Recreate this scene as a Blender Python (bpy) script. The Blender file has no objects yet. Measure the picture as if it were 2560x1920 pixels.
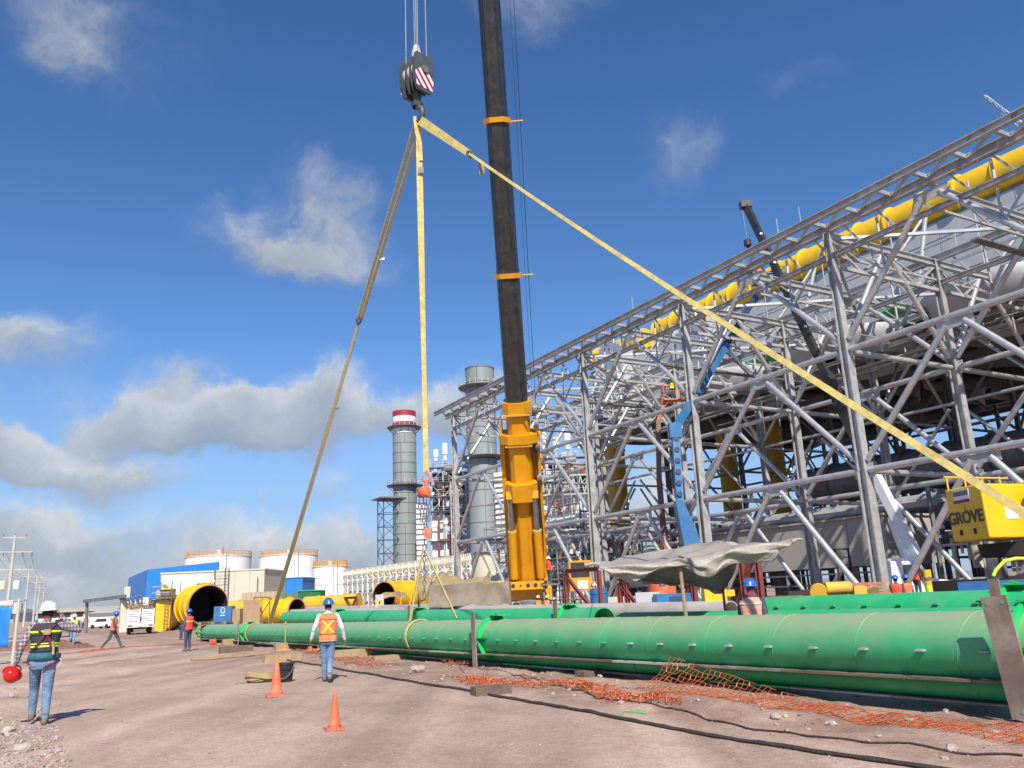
import bpy, math, random
import numpy as np
from mathutils import Matrix, Vector
random.seed(7); RNG = np.random.default_rng(7)
sc = bpy.context.scene
COL = sc.collection
R_ = math.radians
# ------------------------------------------------------------------ camera
CAM_H = 1.55; FPX = 2020.0; PITCH = R_(14.6); ROLL = R_(2.53)
_fw = np.array([0, math.cos(PITCH), math.sin(PITCH)])
_u0 = np.array([0, -math.sin(PITCH), math.cos(PITCH)]); _r0 = np.array([1., 0, 0])
_rt = _r0*math.cos(ROLL) - _u0*math.sin(ROLL); _up = _r0*math.sin(ROLL) + _u0*math.cos(ROLL)
CAMP = np.array([0, 0, CAM_H])
cam = bpy.data.cameras.new('camera'); cam_o = bpy.data.objects.new('camera', cam); COL.objects.link(cam_o)
cam.sensor_fit = 'HORIZONTAL'; cam.sensor_width = 36.0; cam.lens = 36.0*FPX/2560; cam.clip_start = .1; cam.clip_end = 9000
M = Matrix.Identity(4)
for i in range(3):
    M[i][0] = _rt[i]; M[i][1] = _up[i]; M[i][2] = -_fw[i]; M[i][3] = CAMP[i]
cam_o.matrix_world = M
sc.camera = cam_o
# ------------------------------------------------------------------ light: clear sky with broken cloud, sun behind the photographer
SUN_EL = R_(43); SUN_AZ = R_(171)      # azimuth clockwise from +Y: behind the camera, a little to the right
sun_dir = np.array([math.sin(SUN_AZ)*math.cos(SUN_EL), math.cos(SUN_AZ)*math.cos(SUN_EL), math.sin(SUN_EL)])
sl = bpy.data.lights.new('sun', 'SUN'); sl.energy = 4.6; sl.angle = R_(.53); sl.color = (1, .93, .82)
so = bpy.data.objects.new('sun', sl); COL.objects.link(so)
so.rotation_euler = Vector(sun_dir).to_track_quat('Z', 'Y').to_euler()
sc.view_settings.view_transform = 'Standard'; sc.view_settings.look = 'None'
sc.view_settings.exposure = 0.4; sc.view_settings.gamma = 1.0
try: sc.view_settings.use_curve_mapping = False
except Exception: pass
sc.cycles.max_bounces = 6; sc.cycles.diffuse_bounces = 3; sc.cycles.glossy_bounces = 3; sc.cycles.transparent_max_bounces = 4
world = bpy.data.worlds.new('World'); sc.world = world; world.use_nodes = True

def ray(x, y): return _fw*FPX + _rt*(x-1280) - _up*(y-960)
def gz(x, y):
    """height of the site: the yard falls away very gently"""
    return -np.clip((y-15)*.0075, 0, .6)
def G(x, y):
    """point of the ground seen at photo position x, y"""
    d = ray(x, y); z = 0.
    for _ in range(6):
        p = CAMP + d*((z-CAM_H)/d[2]); z = float(gz(p[0], p[1]))
    return p
def AT(x, y, Y):
    d = ray(x, y); return CAMP + d*(Y/d[1])
def PROJ(p):
    d = np.asarray(p, float)-CAMP; w = d@_fw
    return 1280+FPX*(d@_rt)/w, 960-FPX*(d@_up)/w
def PX(w): return w/FPX

def build_world():
    nt = world.node_tree; N = nt.nodes; K = nt.links
    for n in list(N): N.remove(n)
    out = N.new('ShaderNodeOutputWorld')
    sky = N.new('ShaderNodeTexSky'); sky.sky_type = 'NISHITA'; sky.sun_disc = False
    sky.sun_elevation = SUN_EL; sky.sun_rotation = SUN_AZ; sky.altitude = 1700; sky.air_density = 1.0; sky.dust_density = .6; sky.ozone_density = 2.2
    hs = N.new('ShaderNodeHueSaturation'); hs.inputs['Saturation'].default_value = 1.22; hs.inputs['Hue'].default_value = .505
    K.new(sky.outputs[0], hs.inputs['Color'])
    bs = N.new('ShaderNodeBackground'); bs.inputs['Strength'].default_value = .122
    K.new(hs.outputs[0], bs.inputs['Color'])
    tc = N.new('ShaderNodeTexCoord')
    def math_(op, a, b=None, clamp=False):
        n = N.new('ShaderNodeMath'); n.operation = op; n.use_clamp = clamp
        for i, v in enumerate((a, b)):
            if v is None: continue
            if isinstance(v, (int, float)): n.inputs[i].default_value = v
            else: K.new(v, n.inputs[i])
        return n.outputs[0]
    def vdot(v, e):
        n = N.new('ShaderNodeVectorMath'); n.operation = 'DOT_PRODUCT'; K.new(v, n.inputs[0]); n.inputs[1].default_value = tuple(e); return n.outputs['Value']
    nz = N.new('ShaderNodeTexNoise'); nz.inputs['Scale'].default_value = 7; nz.inputs['Detail'].default_value = 8; nz.inputs['Roughness'].default_value = .55
    K.new(tc.outputs['Generated'], nz.inputs['Vector'])
    sub = N.new('ShaderNodeVectorMath'); sub.operation = 'SUBTRACT'; K.new(nz.outputs['Color'], sub.inputs[0]); sub.inputs[1].default_value = (.5, .5, .5)
    scl = N.new('ShaderNodeVectorMath'); scl.operation = 'SCALE'; K.new(sub.outputs[0], scl.inputs[0]); scl.inputs['Scale'].default_value = .17
    dd = N.new('ShaderNodeVectorMath'); dd.operation = 'ADD'; K.new(tc.outputs['Generated'], dd.inputs[0]); K.new(scl.outputs[0], dd.inputs[1])
    d = dd.outputs[0]
    # every cloud: direction (as seen in the photo), half width, half height (photo pixels), strength, height of its lit top
    clouds = [(170, 20, 340, 150, .42), (210, 190, 170, 100, .36), (800, 480, 140, 90, .62), (720, 600, 240, 95, .92), (110, 830, 190, 100, .72), (455, 915, 105, 60, .6),
              (400, 1035, 225, 98, 1.25), (570, 1070, 170, 82, 1.1), (810, 1030, 205, 96, 1.2), (1120, 1020, 175, 100, 1.2), (40, 1125, 190, 65, 1.05), (250, 1185, 230, 52, .9),
              (190, 1325, 260, 80, 1.0), (450, 1410, 300, 58, .7), (730, 1345, 240, 82, 1.15), (960, 1390, 240, 65, .9), (60, 1450, 400, 45, .8), (700, 1480, 500, 40, .6),
              (1690, 350, 140, 120, .42), (1350, 20, 190, 90, .48), (1970, 150, 100, 60, .27), (860, 1190, 70, 70, .45), (690, 1220, 70, 40, .35),
              (1650, 1270, 260, 130, .8), (2700, 900, 300, 200, .6), (-500, 900, 420, 150, .9), (-700, 300, 300, 150, .5), (3200, 200, 300, 150, .5), (3300, 1250, 500, 160, .9), (-900, 1350, 600, 120, 1.)]
    # the sky goes on the same way behind the camera
    extra = []
    for k in range(8):
        extra.append((R_(75+RNG.uniform(0, 210)), R_(RNG.choice([6, 10, 16, 26, 40])), RNG.uniform(.1, .22), RNG.uniform(.04, .08), RNG.uniform(.5, 1.)))
    items = []
    for c in clouds:
        f = np.array(ray(c[0], c[1])); f = f/np.linalg.norm(f); items.append((math.atan2(f[0], f[1]), math.asin(f[2]), c[2]/FPX/max(.5, math.sqrt(1-f[2]**2)), c[3]/FPX, c[4]))
    items += extra
    sd = N.new('ShaderNodeSeparateXYZ'); K.new(d, sd.inputs[0])
    az = math_('ARCTAN2', sd.outputs[0], sd.outputs[1]); hz2 = math_('SQRT', math_('ADD', math_('MULTIPLY', sd.outputs[0], sd.outputs[0]), math_('MULTIPLY', sd.outputs[1], sd.outputs[1])))
    elv = math_('ARCTAN2', sd.outputs[2], hz2)
    cv = N.new('ShaderNodeCombineXYZ'); K.new(az, cv.inputs[0]); K.new(elv, cv.inputs[1]); sph = cv.outputs[0]
    def mad(x, m, y):
        n = N.new('ShaderNodeMath'); n.operation = 'MULTIPLY_ADD'
        for i, v in enumerate((x, m, y)):
            if isinstance(v, (int, float)): n.inputs[i].default_value = v
            else: K.new(v, n.inputs[i])
        return n
    tot = 0.0; shade = 0.0
    for a0, e0, rx, ry, s in items:
        q = N.new('ShaderNodeVectorMath'); q.operation = 'MULTIPLY_ADD'; K.new(sph, q.inputs[0]); q.inputs[1].default_value = (1/rx, 1/ry, 0); q.inputs[2].default_value = (-a0/rx, -e0/ry, 0)
        dq = N.new('ShaderNodeVectorMath'); dq.operation = 'DOT_PRODUCT'; K.new(q.outputs[0], dq.inputs[0]); K.new(q.outputs[0], dq.inputs[1])
        m = mad(dq.outputs['Value'], -.55, 1.0); m.use_clamp = True; m2 = math_('MULTIPLY', m.outputs[0], m.outputs[0])
        tot = mad(m2, s, tot).outputs[0]
        bq = N.new('ShaderNodeVectorMath'); bq.operation = 'DOT_PRODUCT'; K.new(q.outputs[0], bq.inputs[0]); bq.inputs[1].default_value = (0, .45*s, 0)
        shade = mad(m2, bq.outputs['Value'], shade).outputs[0]
    shade = mad(tot, .5, shade).outputs[0]
    n2 = N.new('ShaderNodeTexNoise'); n2.inputs['Scale'].default_value = 11; n2.inputs['Detail'].default_value = 9; n2.inputs['Roughness'].default_value = .6
    K.new(d, n2.inputs['Vector'])
    den = math_('MULTIPLY', tot, math_('ADD', math_('MULTIPLY', n2.outputs['Fac'], 2.6), -.45))
    mr = N.new('ShaderNodeMapRange'); mr.interpolation_type = 'SMOOTHSTEP'; K.new(den, mr.inputs['Value'])
    mr.inputs['From Min'].default_value = .06; mr.inputs['From Max'].default_value = .82; mr.inputs['To Max'].default_value = .93
    rel = math_('DIVIDE', shade, math_('ADD', tot, .001))
    rel = math_('ADD', rel, math_('MULTIPLY', math_('SUBTRACT', n2.outputs['Fac'], .5), .9))
    cr = N.new('ShaderNodeValToRGB'); K.new(rel, cr.inputs['Fac'])
    el = cr.color_ramp.elements
    el[0].position = .15; el[0].color = (.35, .40, .475, 1); el[1].position = .8; el[1].color = (.80, .80, .795, 1)
    e = el.new(.5); e.color = (.53, .56, .60, 1)
    bc = N.new('ShaderNodeBackground'); K.new(cr.outputs[0], bc.inputs['Color']); bc.inputs['Strength'].default_value = .70
    alpha = math_('MULTIPLY', mr.outputs[0], math_('ADD', math_('MULTIPLY', tot, 1.0), .18, ), False); alpha = math_('MINIMUM', alpha, .84)
    mx = N.new('ShaderNodeMixShader'); K.new(alpha, mx.inputs[0]); K.new(bs.outputs[0], mx.inputs[1]); K.new(bc.outputs[0], mx.inputs[2])
    # grey blue haze low over the horizon, all round
    sp = N.new('ShaderNodeSeparateXYZ'); K.new(tc.outputs['Generated'], sp.inputs[0])
    hr = N.new('ShaderNodeMapRange'); hr.interpolation_type = 'SMOOTHSTEP'; K.new(sp.outputs['Z'], hr.inputs['Value']); hr.inputs['From Min'].default_value = -.02; hr.inputs['From Max'].default_value = .32; hr.inputs['To Min'].default_value = .85; hr.inputs['To Max'].default_value = 0
    bh = N.new('ShaderNodeBackground'); bh.inputs['Color'].default_value = (.235, .345, .56, 1); bh.inputs['Strength'].default_value = .85
    mh = N.new('ShaderNodeMixShader'); K.new(hr.outputs[0], mh.inputs[0]); K.new(bs.outputs[0], mh.inputs[1]); K.new(bh.outputs[0], mh.inputs[2]); K.new(mh.outputs[0], mx.inputs[1])
    K.new(mx.outputs[0], out.inputs['Surface'])
build_world()
world.cycles.sampling_method = 'MANUAL'; world.cycles.sample_map_resolution = 256

# ------------------------------------------------------------------ helpers
def nrm(v): v = np.asarray(v, float); return v/np.linalg.norm(v)
def A(*v): return np.array(v, float)
def frame(axis, up=(0, 0, 1)):
    """columns: side, up, axis"""
    a = nrm(axis); u = np.asarray(up, float)
    if abs(a@u) > .98: u = np.array([0, 1., 0])
    s = nrm(np.cross(u, a)); t = np.cross(a, s)
    return np.stack([s, t, a], 1)
def rotz(a): return np.array([[math.cos(a), -math.sin(a), 0], [math.sin(a), math.cos(a), 0], [0, 0, 1]])

class MB:
    def __init__(s): s.v = []; s.f = []; s.m = []; s.n = 0
    def add(s, v, f, m=0):
        s.v.append(np.asarray(v, float).reshape(-1, 3)); s.f += [tuple(i+s.n for i in q) for q in f]; s.m += [m]*len(f); s.n += len(s.v[-1]); return s
    def box(s, c, size, R=None, m=0):
        h = np.asarray(size, float)/2
        v = np.array([[x, y, z] for x in (-1, 1) for y in (-1, 1) for z in (-1, 1)])*h
        if R is not None: v = v@np.asarray(R).T
        return s.add(v+np.asarray(c, float), [(0, 1, 3, 2), (4, 6, 7, 5), (0, 4, 5, 1), (2, 3, 7, 6), (0, 2, 6, 4), (1, 5, 7, 3)], m)
    def bx(s, x0, x1, y0, y1, z0, z1, m=0): return s.box(((x0+x1)/2, (y0+y1)/2, (z0+z1)/2), (x1-x0, y1-y0, z1-z0), None, m)
    def beam(s, p0, p1, w, h, up=(0, 0, 1), m=0):
        p0 = np.asarray(p0, float); p1 = np.asarray(p1, float)
        return s.box((p0+p1)/2, (w, h, np.linalg.norm(p1-p0)), frame(p1-p0, up), m)
    def ibeam(s, p0, p1, b, h, t=.03, up=(0, 0, 1), m=0):
        p0 = np.asarray(p0, float); p1 = np.asarray(p1, float); F = frame(p1-p0, up); u = F[:, 1]
        s.beam(p0+u*(h-t)/2, p1+u*(h-t)/2, b, t, up, m); s.beam(p0-u*(h-t)/2, p1-u*(h-t)/2, b, t, up, m)
        return s.beam(p0, p1, t, h-2*t-.004, up, m)
    def tube(s, p0, p1, r0, r1=None, n=12, cap=True, m=0):
        r1 = r0 if r1 is None else r1
        return s.path([p0, p1], [r0, r1], n, cap, m)
    def path(s, pts, r, n=8, cap=True, m=0, up=(0, 0, 1), flat=None):
        P = [np.asarray(p, float) for p in pts]; rr = r if hasattr(r, '__len__') else [r]*len(P)
        v = []; last = None
        for i, p in enumerate(P):
            t = P[min(i+1, len(P)-1)]-P[max(i-1, 0)]; F = frame(t, up)
            if last is not None:
                sd = last-(last@F[:, 2])*F[:, 2]
                if np.linalg.norm(sd) > 1e-6: sd = nrm(sd); F = np.stack([sd, np.cross(F[:, 2], sd), F[:, 2]], 1)
            last = F[:, 0]
            for k in range(n):
                a = 2*math.pi*k/n; fx, fy = (1, 1) if flat is None else flat
                v.append(p+rr[i]*(fx*math.cos(a)*F[:, 0]+fy*math.sin(a)*F[:, 1]))
        f = []
        for i in range(len(P)-1):
            for k in range(n):
                a = i*n+k; b = i*n+(k+1) % n; f.append((a, b, b+n, a+n))
        if cap: f.append(tuple(range(n-1, -1, -1))); f.append(tuple(range((len(P)-1)*n, len(P)*n)))
        return s.add(v, f, m)
    def lathe(s, prof, o=(0, 0, 0), axis=(0, 0, 1), n=24, m=0, up=(0, 1, 0), sx=1, sy=1, arc=None, closed=True):
        F = frame(axis, up); o = np.asarray(o, float); v = []; a0, a1 = arc or (0, 2*math.pi)
        nn = n if arc is None else n+1
        for (r, z) in prof:
            for k in range(nn):
                a = a0+(a1-a0)*k/n; v.append(o+F[:, 2]*z+r*(sx*math.cos(a)*F[:, 0]+sy*math.sin(a)*F[:, 1]))
        f = []
        for i in range(len(prof)-1):
            for k in range(n):
                a = i*nn+k; b = i*nn+((k+1) % nn); f.append((a, b, b+nn, a+nn))
        return s.add(v, f, m)
    def prism(s, poly, o, ex, ey, ez, m=0):
        """polygon poly (2d) in plane ex,ey at o, pushed along ez"""
        o, ex, ey, ez = [np.asarray(q, float) for q in (o, ex, ey, ez)]; n = len(poly)
        v = [o+ex*p[0]+ey*p[1] for p in poly]; v += [q+ez for q in v]
        f = [tuple(range(n-1, -1, -1)), tuple(range(n, 2*n))]+[(i, (i+1) % n, (i+1) % n+n, i+n) for i in range(n)]
        return s.add(v, f, m)
    def sheet(s, P, m=0, wrap=False):
        P = np.asarray(P, float); a, b = P.shape[:2]
        f = [(i*b+j, i*b+(j+1) % b, (i+1)*b+(j+1) % b, (i+1)*b+j) for i in range(a-1) for j in range(b if wrap else b-1)]
        return s.add(P.reshape(-1, 3), f, m)
    def mesh(s, name, mats, smooth=True, ang=40):
        me = bpy.data.meshes.new(name); v = np.concatenate(s.v) if s.v else np.zeros((0, 3))
        me.from_pydata(v.tolist(), [], s.f)
        for q in (mats if isinstance(mats, (list, tuple)) else [mats]): me.materials.append(q)
        if len(set(s.m)) > 1: me.polygons.foreach_set('material_index', s.m)
        me.update()
        if smooth:
            me.polygons.foreach_set('use_smooth', [True]*len(me.polygons)); me.set_sharp_from_angle(angle=R_(ang))
        return me
    def build(s, name, mats, parent=None, smooth=True, ang=40, solid=None, local=False):
        me = s.mesh(name, mats, smooth, ang)
        return put(name, me, parent, local, solid)

def put(name, me, parent=None, local=False, solid=None, mw=None):
    o = bpy.data.objects.new(name, me); COL.objects.link(o)
    if mw is not None: o.matrix_basis = mw
    if parent is not None:
        o.parent = parent
        if not local: o.matrix_parent_inverse = root_inv(parent)
    if solid:
        md = o.modifiers.new('thickness', 'SOLIDIFY'); md.thickness = solid; md.offset = 0
    return o
def root_inv(o):
    m = o.matrix_basis.copy(); p = o.parent
    if p is not None:
        m = root_inv(p).inverted() @ (o.matrix_parent_inverse @ m)
    return m.inverted()
def tag(o, label=None, cat=None, group=None, kind=None):
    if label: o['label'] = label
    if cat: o['category'] = cat
    if group: o['group'] = group
    if kind: o['kind'] = kind
    return o
def thing(name, label, cat, loc=(0, 0, 0), rz=0, group=None):
    o = bpy.data.objects.new(name, None); COL.objects.link(o)
    o.location = tuple(float(q) for q in loc); o.rotation_euler = (0, 0, rz); o.empty_display_size = .3
    return tag(o, label, cat, group)
_unit = {}
def unit(kind, mat):
    k = (kind, mat.name)
    if k in _unit: return _unit[k]
    b = MB()
    if kind == 'rod': b.tube((0, 0, 0), (0, 0, 1), 1, n=14)
    elif kind == 'rod8': b.tube((0, 0, 0), (0, 0, 1), 1, n=8)
    elif kind == 'bar': b.bx(-.5, .5, -.5, .5, 0, 1)
    elif kind == 'ibeam':
        t = .13
        b.bx(-.5, .5, .5-t, .5, 0, 1); b.bx(-.5, .5, -.5, -.5+t, 0, 1); b.bx(-.05, .05, -.5+t+.001, .5-t-.001, 0, 1)
    _unit[k] = b.mesh(kind+'_'+mat.name, mat); return _unit[k]
def member(name, kind, p0, p1, w, h, mat, parent=None, up=(0, 0, 1)):
    """rod / bar / ibeam between two points sharing one mesh"""
    p0 = np.asarray(p0, float); p1 = np.asarray(p1, float); F = frame(p1-p0, up); l = np.linalg.norm(p1-p0)
    m = Matrix.Identity(4)
    for i in range(3):
        m[i][0] = F[i, 0]*w; m[i][1] = F[i, 1]*h; m[i][2] = F[i, 2]*l; m[i][3] = p0[i]
    return put(name, unit(kind, mat), parent, mw=m)
def rod(name, p0, p1, r, mat, parent=None, kind='rod'): return member(name, kind, p0, p1, r, r, mat, parent)
def copy_tree(o, parent=None):
    c = o.copy(); COL.objects.link(c); c.parent = parent
    for ch in [q for q in bpy.data.objects if q.parent == o]: copy_tree(ch, c)
    return c

# ------------------------------------------------------------------ materials
def mat(name, col, rough=.6, metal=0., var=.18, scale=1.5, bump=.0, bscale=40, col2=None, c2amt=.45, c2scale=.6, spec=.5, streak=False):
    """plain procedural surface: base colour, cloudy wear (col2) and fine variation"""
    m = bpy.data.materials.new(name); m.use_nodes = True; nt = m.node_tree; N = nt.nodes; K = nt.links
    b = N['Principled BSDF']; b.inputs['Roughness'].default_value = rough; b.inputs['Metallic'].default_value = metal
    b.inputs['Specular IOR Level'].default_value = spec
    ge = N.new('ShaderNodeNewGeometry')
    vec = ge.outputs['Position']
    if streak:
        mp = N.new('ShaderNodeMapping'); mp.inputs['Scale'].default_value = (1, 1, .12); K.new(vec, mp.inputs['Vector']); vec = mp.outputs[0]
    nz = N.new('ShaderNodeTexNoise'); nz.inputs['Scale'].default_value = scale; nz.inputs['Detail'].default_value = 6; nz.inputs['Roughness'].default_value = .62
    K.new(vec, nz.inputs['Vector'])
    mr = N.new('ShaderNodeMapRange'); mr.inputs['From Min'].default_value = .3; mr.inputs['From Max'].default_value = .7
    mr.inputs['To Min'].default_value = 1-var; mr.inputs['To Max'].default_value = 1+var; K.new(nz.outputs['Fac'], mr.inputs['Value'])
    src = None
    if col2 is not None:
        n2 = N.new('ShaderNodeTexNoise'); n2.inputs['Scale'].default_value = c2scale; n2.inputs['Detail'].default_value = 7; n2.inputs['Roughness'].default_value = .65
        K.new(vec, n2.inputs['Vector'])
        rm = N.new('ShaderNodeMapRange'); rm.inputs['From Min'].default_value = 1-c2amt-.12; rm.inputs['From Max'].default_value = 1-c2amt+.12; K.new(n2.outputs['Fac'], rm.inputs['Value'])
        mx = N.new('ShaderNodeMix'); mx.data_type = 'RGBA'; K.new(rm.outputs[0], mx.inputs['Factor']); mx.inputs['A'].default_value = (*col, 1); mx.inputs['B'].default_value = (*col2, 1)
        src = mx.outputs['Result']
    mul = N.new('ShaderNodeMix'); mul.data_type = 'RGBA'; mul.blend_type = 'MULTIPLY'; mul.inputs['Factor'].default_value = 1
    if src is None: mul.inputs['A'].default_value = (*col, 1)
    else: K.new(src, mul.inputs['A'])
    cb = N.new('ShaderNodeCombineColor')
    for i in range(3): K.new(mr.outputs[0], cb.inputs[i])
    K.new(cb.outputs[0], mul.inputs['B']); K.new(mul.outputs['Result'], b.inputs['Base Color'])
    if bump:
        bn = N.new('ShaderNodeTexNoise'); bn.inputs['Scale'].default_value = bscale; bn.inputs['Detail'].default_value = 5; K.new(ge.outputs['Position'], bn.inputs['Vector'])
        bp = N.new('ShaderNodeBump'); bp.inputs['Strength'].default_value = bump; bp.inputs['Distance'].default_value = 1/bscale; K.new(bn.outputs['Fac'], bp.inputs['Height']); K.new(bp.outputs[0], b.inputs['Normal'])
    return m
def stripes(name, c1, c2, period, direction, rough=.5):
    """flat printed stripes across world direction"""
    m = bpy.data.materials.new(name); m.use_nodes = True; N = m.node_tree.nodes; K = m.node_tree.links; b = N['Principled BSDF']; b.inputs['Roughness'].default_value = rough
    ge = N.new('ShaderNodeNewGeometry'); dt = N.new('ShaderNodeVectorMath'); dt.operation = 'DOT_PRODUCT'; K.new(ge.outputs['Position'], dt.inputs[0]); dt.inputs[1].default_value = tuple(np.asarray(direction)/period)
    fr = N.new('ShaderNodeMath'); fr.operation = 'FRACT'; K.new(dt.outputs['Value'], fr.inputs[0])
    gt = N.new('ShaderNodeMath'); gt.operation = 'GREATER_THAN'; gt.inputs[1].default_value = .5; K.new(fr.outputs[0], gt.inputs[0])
    mx = N.new('ShaderNodeMix'); mx.data_type = 'RGBA'; K.new(gt.outputs[0], mx.inputs['Factor']); mx.inputs['A'].default_value = (*c1, 1); mx.inputs['B'].default_value = (*c2, 1)
    K.new(mx.outputs['Result'], b.inputs['Base Color']); return m

m_galv = mat('galvanised_steel', (.55, .55, .54), .34, .5, .16, 3, col2=(.46, .475, .49), c2scale=1.2)
m_galvd = mat('galvanised_painted', (.46, .46, .45), .48, .2, .2, 2, col2=(.35, .34, .325), c2scale=.8)
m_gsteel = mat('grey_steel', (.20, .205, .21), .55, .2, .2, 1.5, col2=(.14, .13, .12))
m_clad = mat('grey_cladding', (.50, .51, .52), .5, .1, .08, .8, col2=(.44, .45, .46))
m_yellow = mat('yellow_paint', (.82, .50, .015), .42, 0, .1, 1.2, col2=(.72, .42, .02), c2amt=.35)
m_dyellow = mat('dusty_yellow_paint', (.70, .42, .03), .6, 0, .16, .9, col2=(.55, .36, .09))
m_orange = mat('crane_orange_paint', (.70, .315, .006), .4, 0, .12, .8, col2=(.56, .26, .02), c2amt=.35)
m_black = mat('black_boom_paint', (.028, .027, .027), .4, .0, .3, 1.4, col2=(.05, .046, .042), c2scale=2)
m_rod = mat('polished_rod', (.45, .45, .46), .2, .9, .06)
m_green = mat('pipe_green', (.035, .40, .15), .5, 0, .12, 1.2, col2=(.06, .34, .15))
m_bgreen = mat('bright_green_paint', (.02, .52, .13), .45, 0, .1, 2)
m_gpipe = mat('bare_grey_pipe', (.46, .43, .38), .65, .1, .12, 1., col2=(.38, .33, .28))
m_rust = mat('rusty_brown_steel', (.17, .115, .085), .75, .1, .25, 3, bump=.2, col2=(.24, .17, .13))
m_plate = mat('weathered_plate', (.255, .19, .155), .7, .15, .2, 3, col2=(.34, .27, .22), c2scale=3)
m_redst = mat('red_oxide_steel', (.24, .055, .045), .6, 0, .18, 2, col2=(.17, .06, .05))
m_redb = mat('brown_primer_steel', (.19, .085, .06), .65, 0, .18, 2)
m_white = mat('white_paint', (.80, .80, .79), .45, 0, .04, .6, col2=(.72, .71, .69), c2amt=.3)
m_tank = mat('white_tank_paint', (.82, .82, .81), .5, 0, .03, .3)
m_cream = mat('cream_steel', (.64, .60, .48), .55, 0, .1, .6)
m_beige = mat('beige_cladding', (.58, .545, .43), .6, 0, .06, .5)
m_blue = mat('blue_cladding', (.022, .21, .60), .5, 0, .08, .4)
m_blue2 = mat('machine_blue', (.035, .155, .36), .45, 0, .16, 1.5, col2=(.10, .22, .34), c2amt=.4)
m_dblue = mat('dark_blue_steel', (.04, .07, .16), .5, .1, .15, 2)
m_stack = mat('stack_grey', (.27, .30, .30), .55, .05, .08, .12, col2=(.235, .265, .265), c2scale=.15, streak=True)
m_stackl = mat('stack_seam', (.10, .075, .06), .8, 0, .2)
m_crim = mat('crimson_paint', (.35, .02, .045), .5, 0, .06)
m_tarp = mat('canvas_tarp', (.36, .27, .13), .85, 0, .16, 4, bump=.25, bscale=30, col2=(.28, .22, .12))
m_tarp2 = mat('brown_canvas', (.26, .215, .16), .9, 0, .14, 3, bump=.25, bscale=30, col2=(.21, .175, .13))
m_silver = mat('silver_tarpaulin', (.37, .34, .295), .42, .0, .16, 3, bump=.45, bscale=14, col2=(.27, .22, .18), c2scale=1.5)
m_wtarp = mat('white_tarpaulin', (.80, .78, .74), .7, 0, .06, 1, bump=.2, bscale=3)
m_wood = mat('timber', (.40, .29, .17), .8, 0, .22, 6, bump=.3, bscale=25, col2=(.30, .21, .12), c2scale=3)
m_dwood = mat('dark_timber', (.15, .105, .075), .85, 0, .25, 6, bump=.3, bscale=25)
m_ply = mat('plywood', (.36, .25, .15), .8, 0, .15, 3)
m_sling = mat('sling_webbing', (.64, .50, .16), .8, 0, .2, 9, bump=.35, bscale=90, col2=(.44, .35, .14), c2scale=3)
m_sling2 = mat('dull_sling_webbing', (.50, .41, .23), .85, 0, .15, 9, bump=.25, bscale=120)
m_hook = mat('hook_block_grey', (.075, .085, .085), .5, .1, .2, 4)
m_steelr = mat('wire_rope', (.28, .29, .30), .5, .5, .1)
m_darkr = mat('dark_rope', (.03, .03, .035), .6, 0, .1)
m_rubber = mat('black_rubber', (.022, .021, .02), .75, 0, .3, 8)
m_strand = mat('rough_black_strand', (.05, .035, .03), .85, 0, .4, 9, bump=.5, bscale=30)
m_cone = mat('cone_orange', (.76, .13, .045), .6, 0, .14, 6, col2=(.60, .22, .14), c2scale=6)
m_conew = mat('cone_base_dusty', (.50, .16, .11), .8, 0, .2, 8)
m_net = mat('orange_net_plastic', (.62, .145, .045), .6, 0, .15, 8)
m_netd = mat('dusty_net_plastic', (.52, .17, .10), .75, 0, .2, 8)
m_glass = mat('dark_glass', (.03, .035, .04), .08, 0, .05, spec=.8)
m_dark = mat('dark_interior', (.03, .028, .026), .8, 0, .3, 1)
m_conc = mat('concrete_pole', (.50, .48, .41), .85, 0, .1, 2, bump=.1)
m_enclose = mat('beige_enclosure', (.40, .385, .35), .6, 0, .05, .6)
m_rock = mat('field_stone', (.42, .35, .31), .9, 0, .25, 7, bump=.5, bscale=18, col2=(.34, .25, .21), c2scale=3)
m_skin = mat('skin', (.25, .12, .075), .6, 0, .06, 15)
m_denim = mat('blue_denim', (.13, .225, .37), .9, 0, .2, 7, bump=.5, bscale=22, col2=(.22, .32, .45), c2scale=3)
m_ddenim = mat('dark_denim', (.045, .07, .13), .9, 0, .2, 7, bump=.5, bscale=22)
m_dgreen = mat('grey_work_trousers', (.075, .085, .085), .9, 0, .2, 7)
m_wshirt = mat('white_shirt', (.62, .63, .66), .9, 0, .14, 9, bump=.6, bscale=18)
m_dshirt = mat('dark_shirt', (.07, .075, .10), .9, 0, .18, 9, bump=.5, bscale=20)
m_bshirt = mat('blue_work_shirt', (.055, .09, .19), .9, 0, .18, 9)
m_vorange = mat('orange_vest', (.85, .19, .055), .8, 0, .12, 10, bump=.5, bscale=20, col2=(.80, .27, .16), c2scale=4)
m_vred = mat('red_orange_vest', (.80, .09, .04), .8, 0, .12, 10, bump=.4, bscale=25)
m_vpink = mat('faded_pink_vest', (.82, .35, .25), .8, 0, .1, 10, bump=.4, bscale=20)
m_vdark = mat('charcoal_vest', (.035, .042, .05), .85, 0, .25, 10, bump=.5, bscale=22)
m_lime = mat('lime_reflective', (.62, .90, .03), .5, 0, .08)
m_yref = mat('yellow_reflective', (.92, .68, .03), .5, 0, .08)
m_silverref = mat('silver_reflective', (.62, .62, .60), .4, 0, .08)
m_teal = mat('teal_belt', (.03, .12, .16), .85, 0, .2, 12)
m_maroon = mat('maroon_strap', (.14, .02, .035), .85, 0, .15, 12)
m_boot = mat('dusty_boot', (.17, .14, .10), .9, 0, .2, 12)
m_hwhite = mat('white_helmet', (.80, .80, .80), .3, 0, .04)
m_hblue = mat('blue_helmet', (.035, .12, .42), .28, 0, .05)
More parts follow.
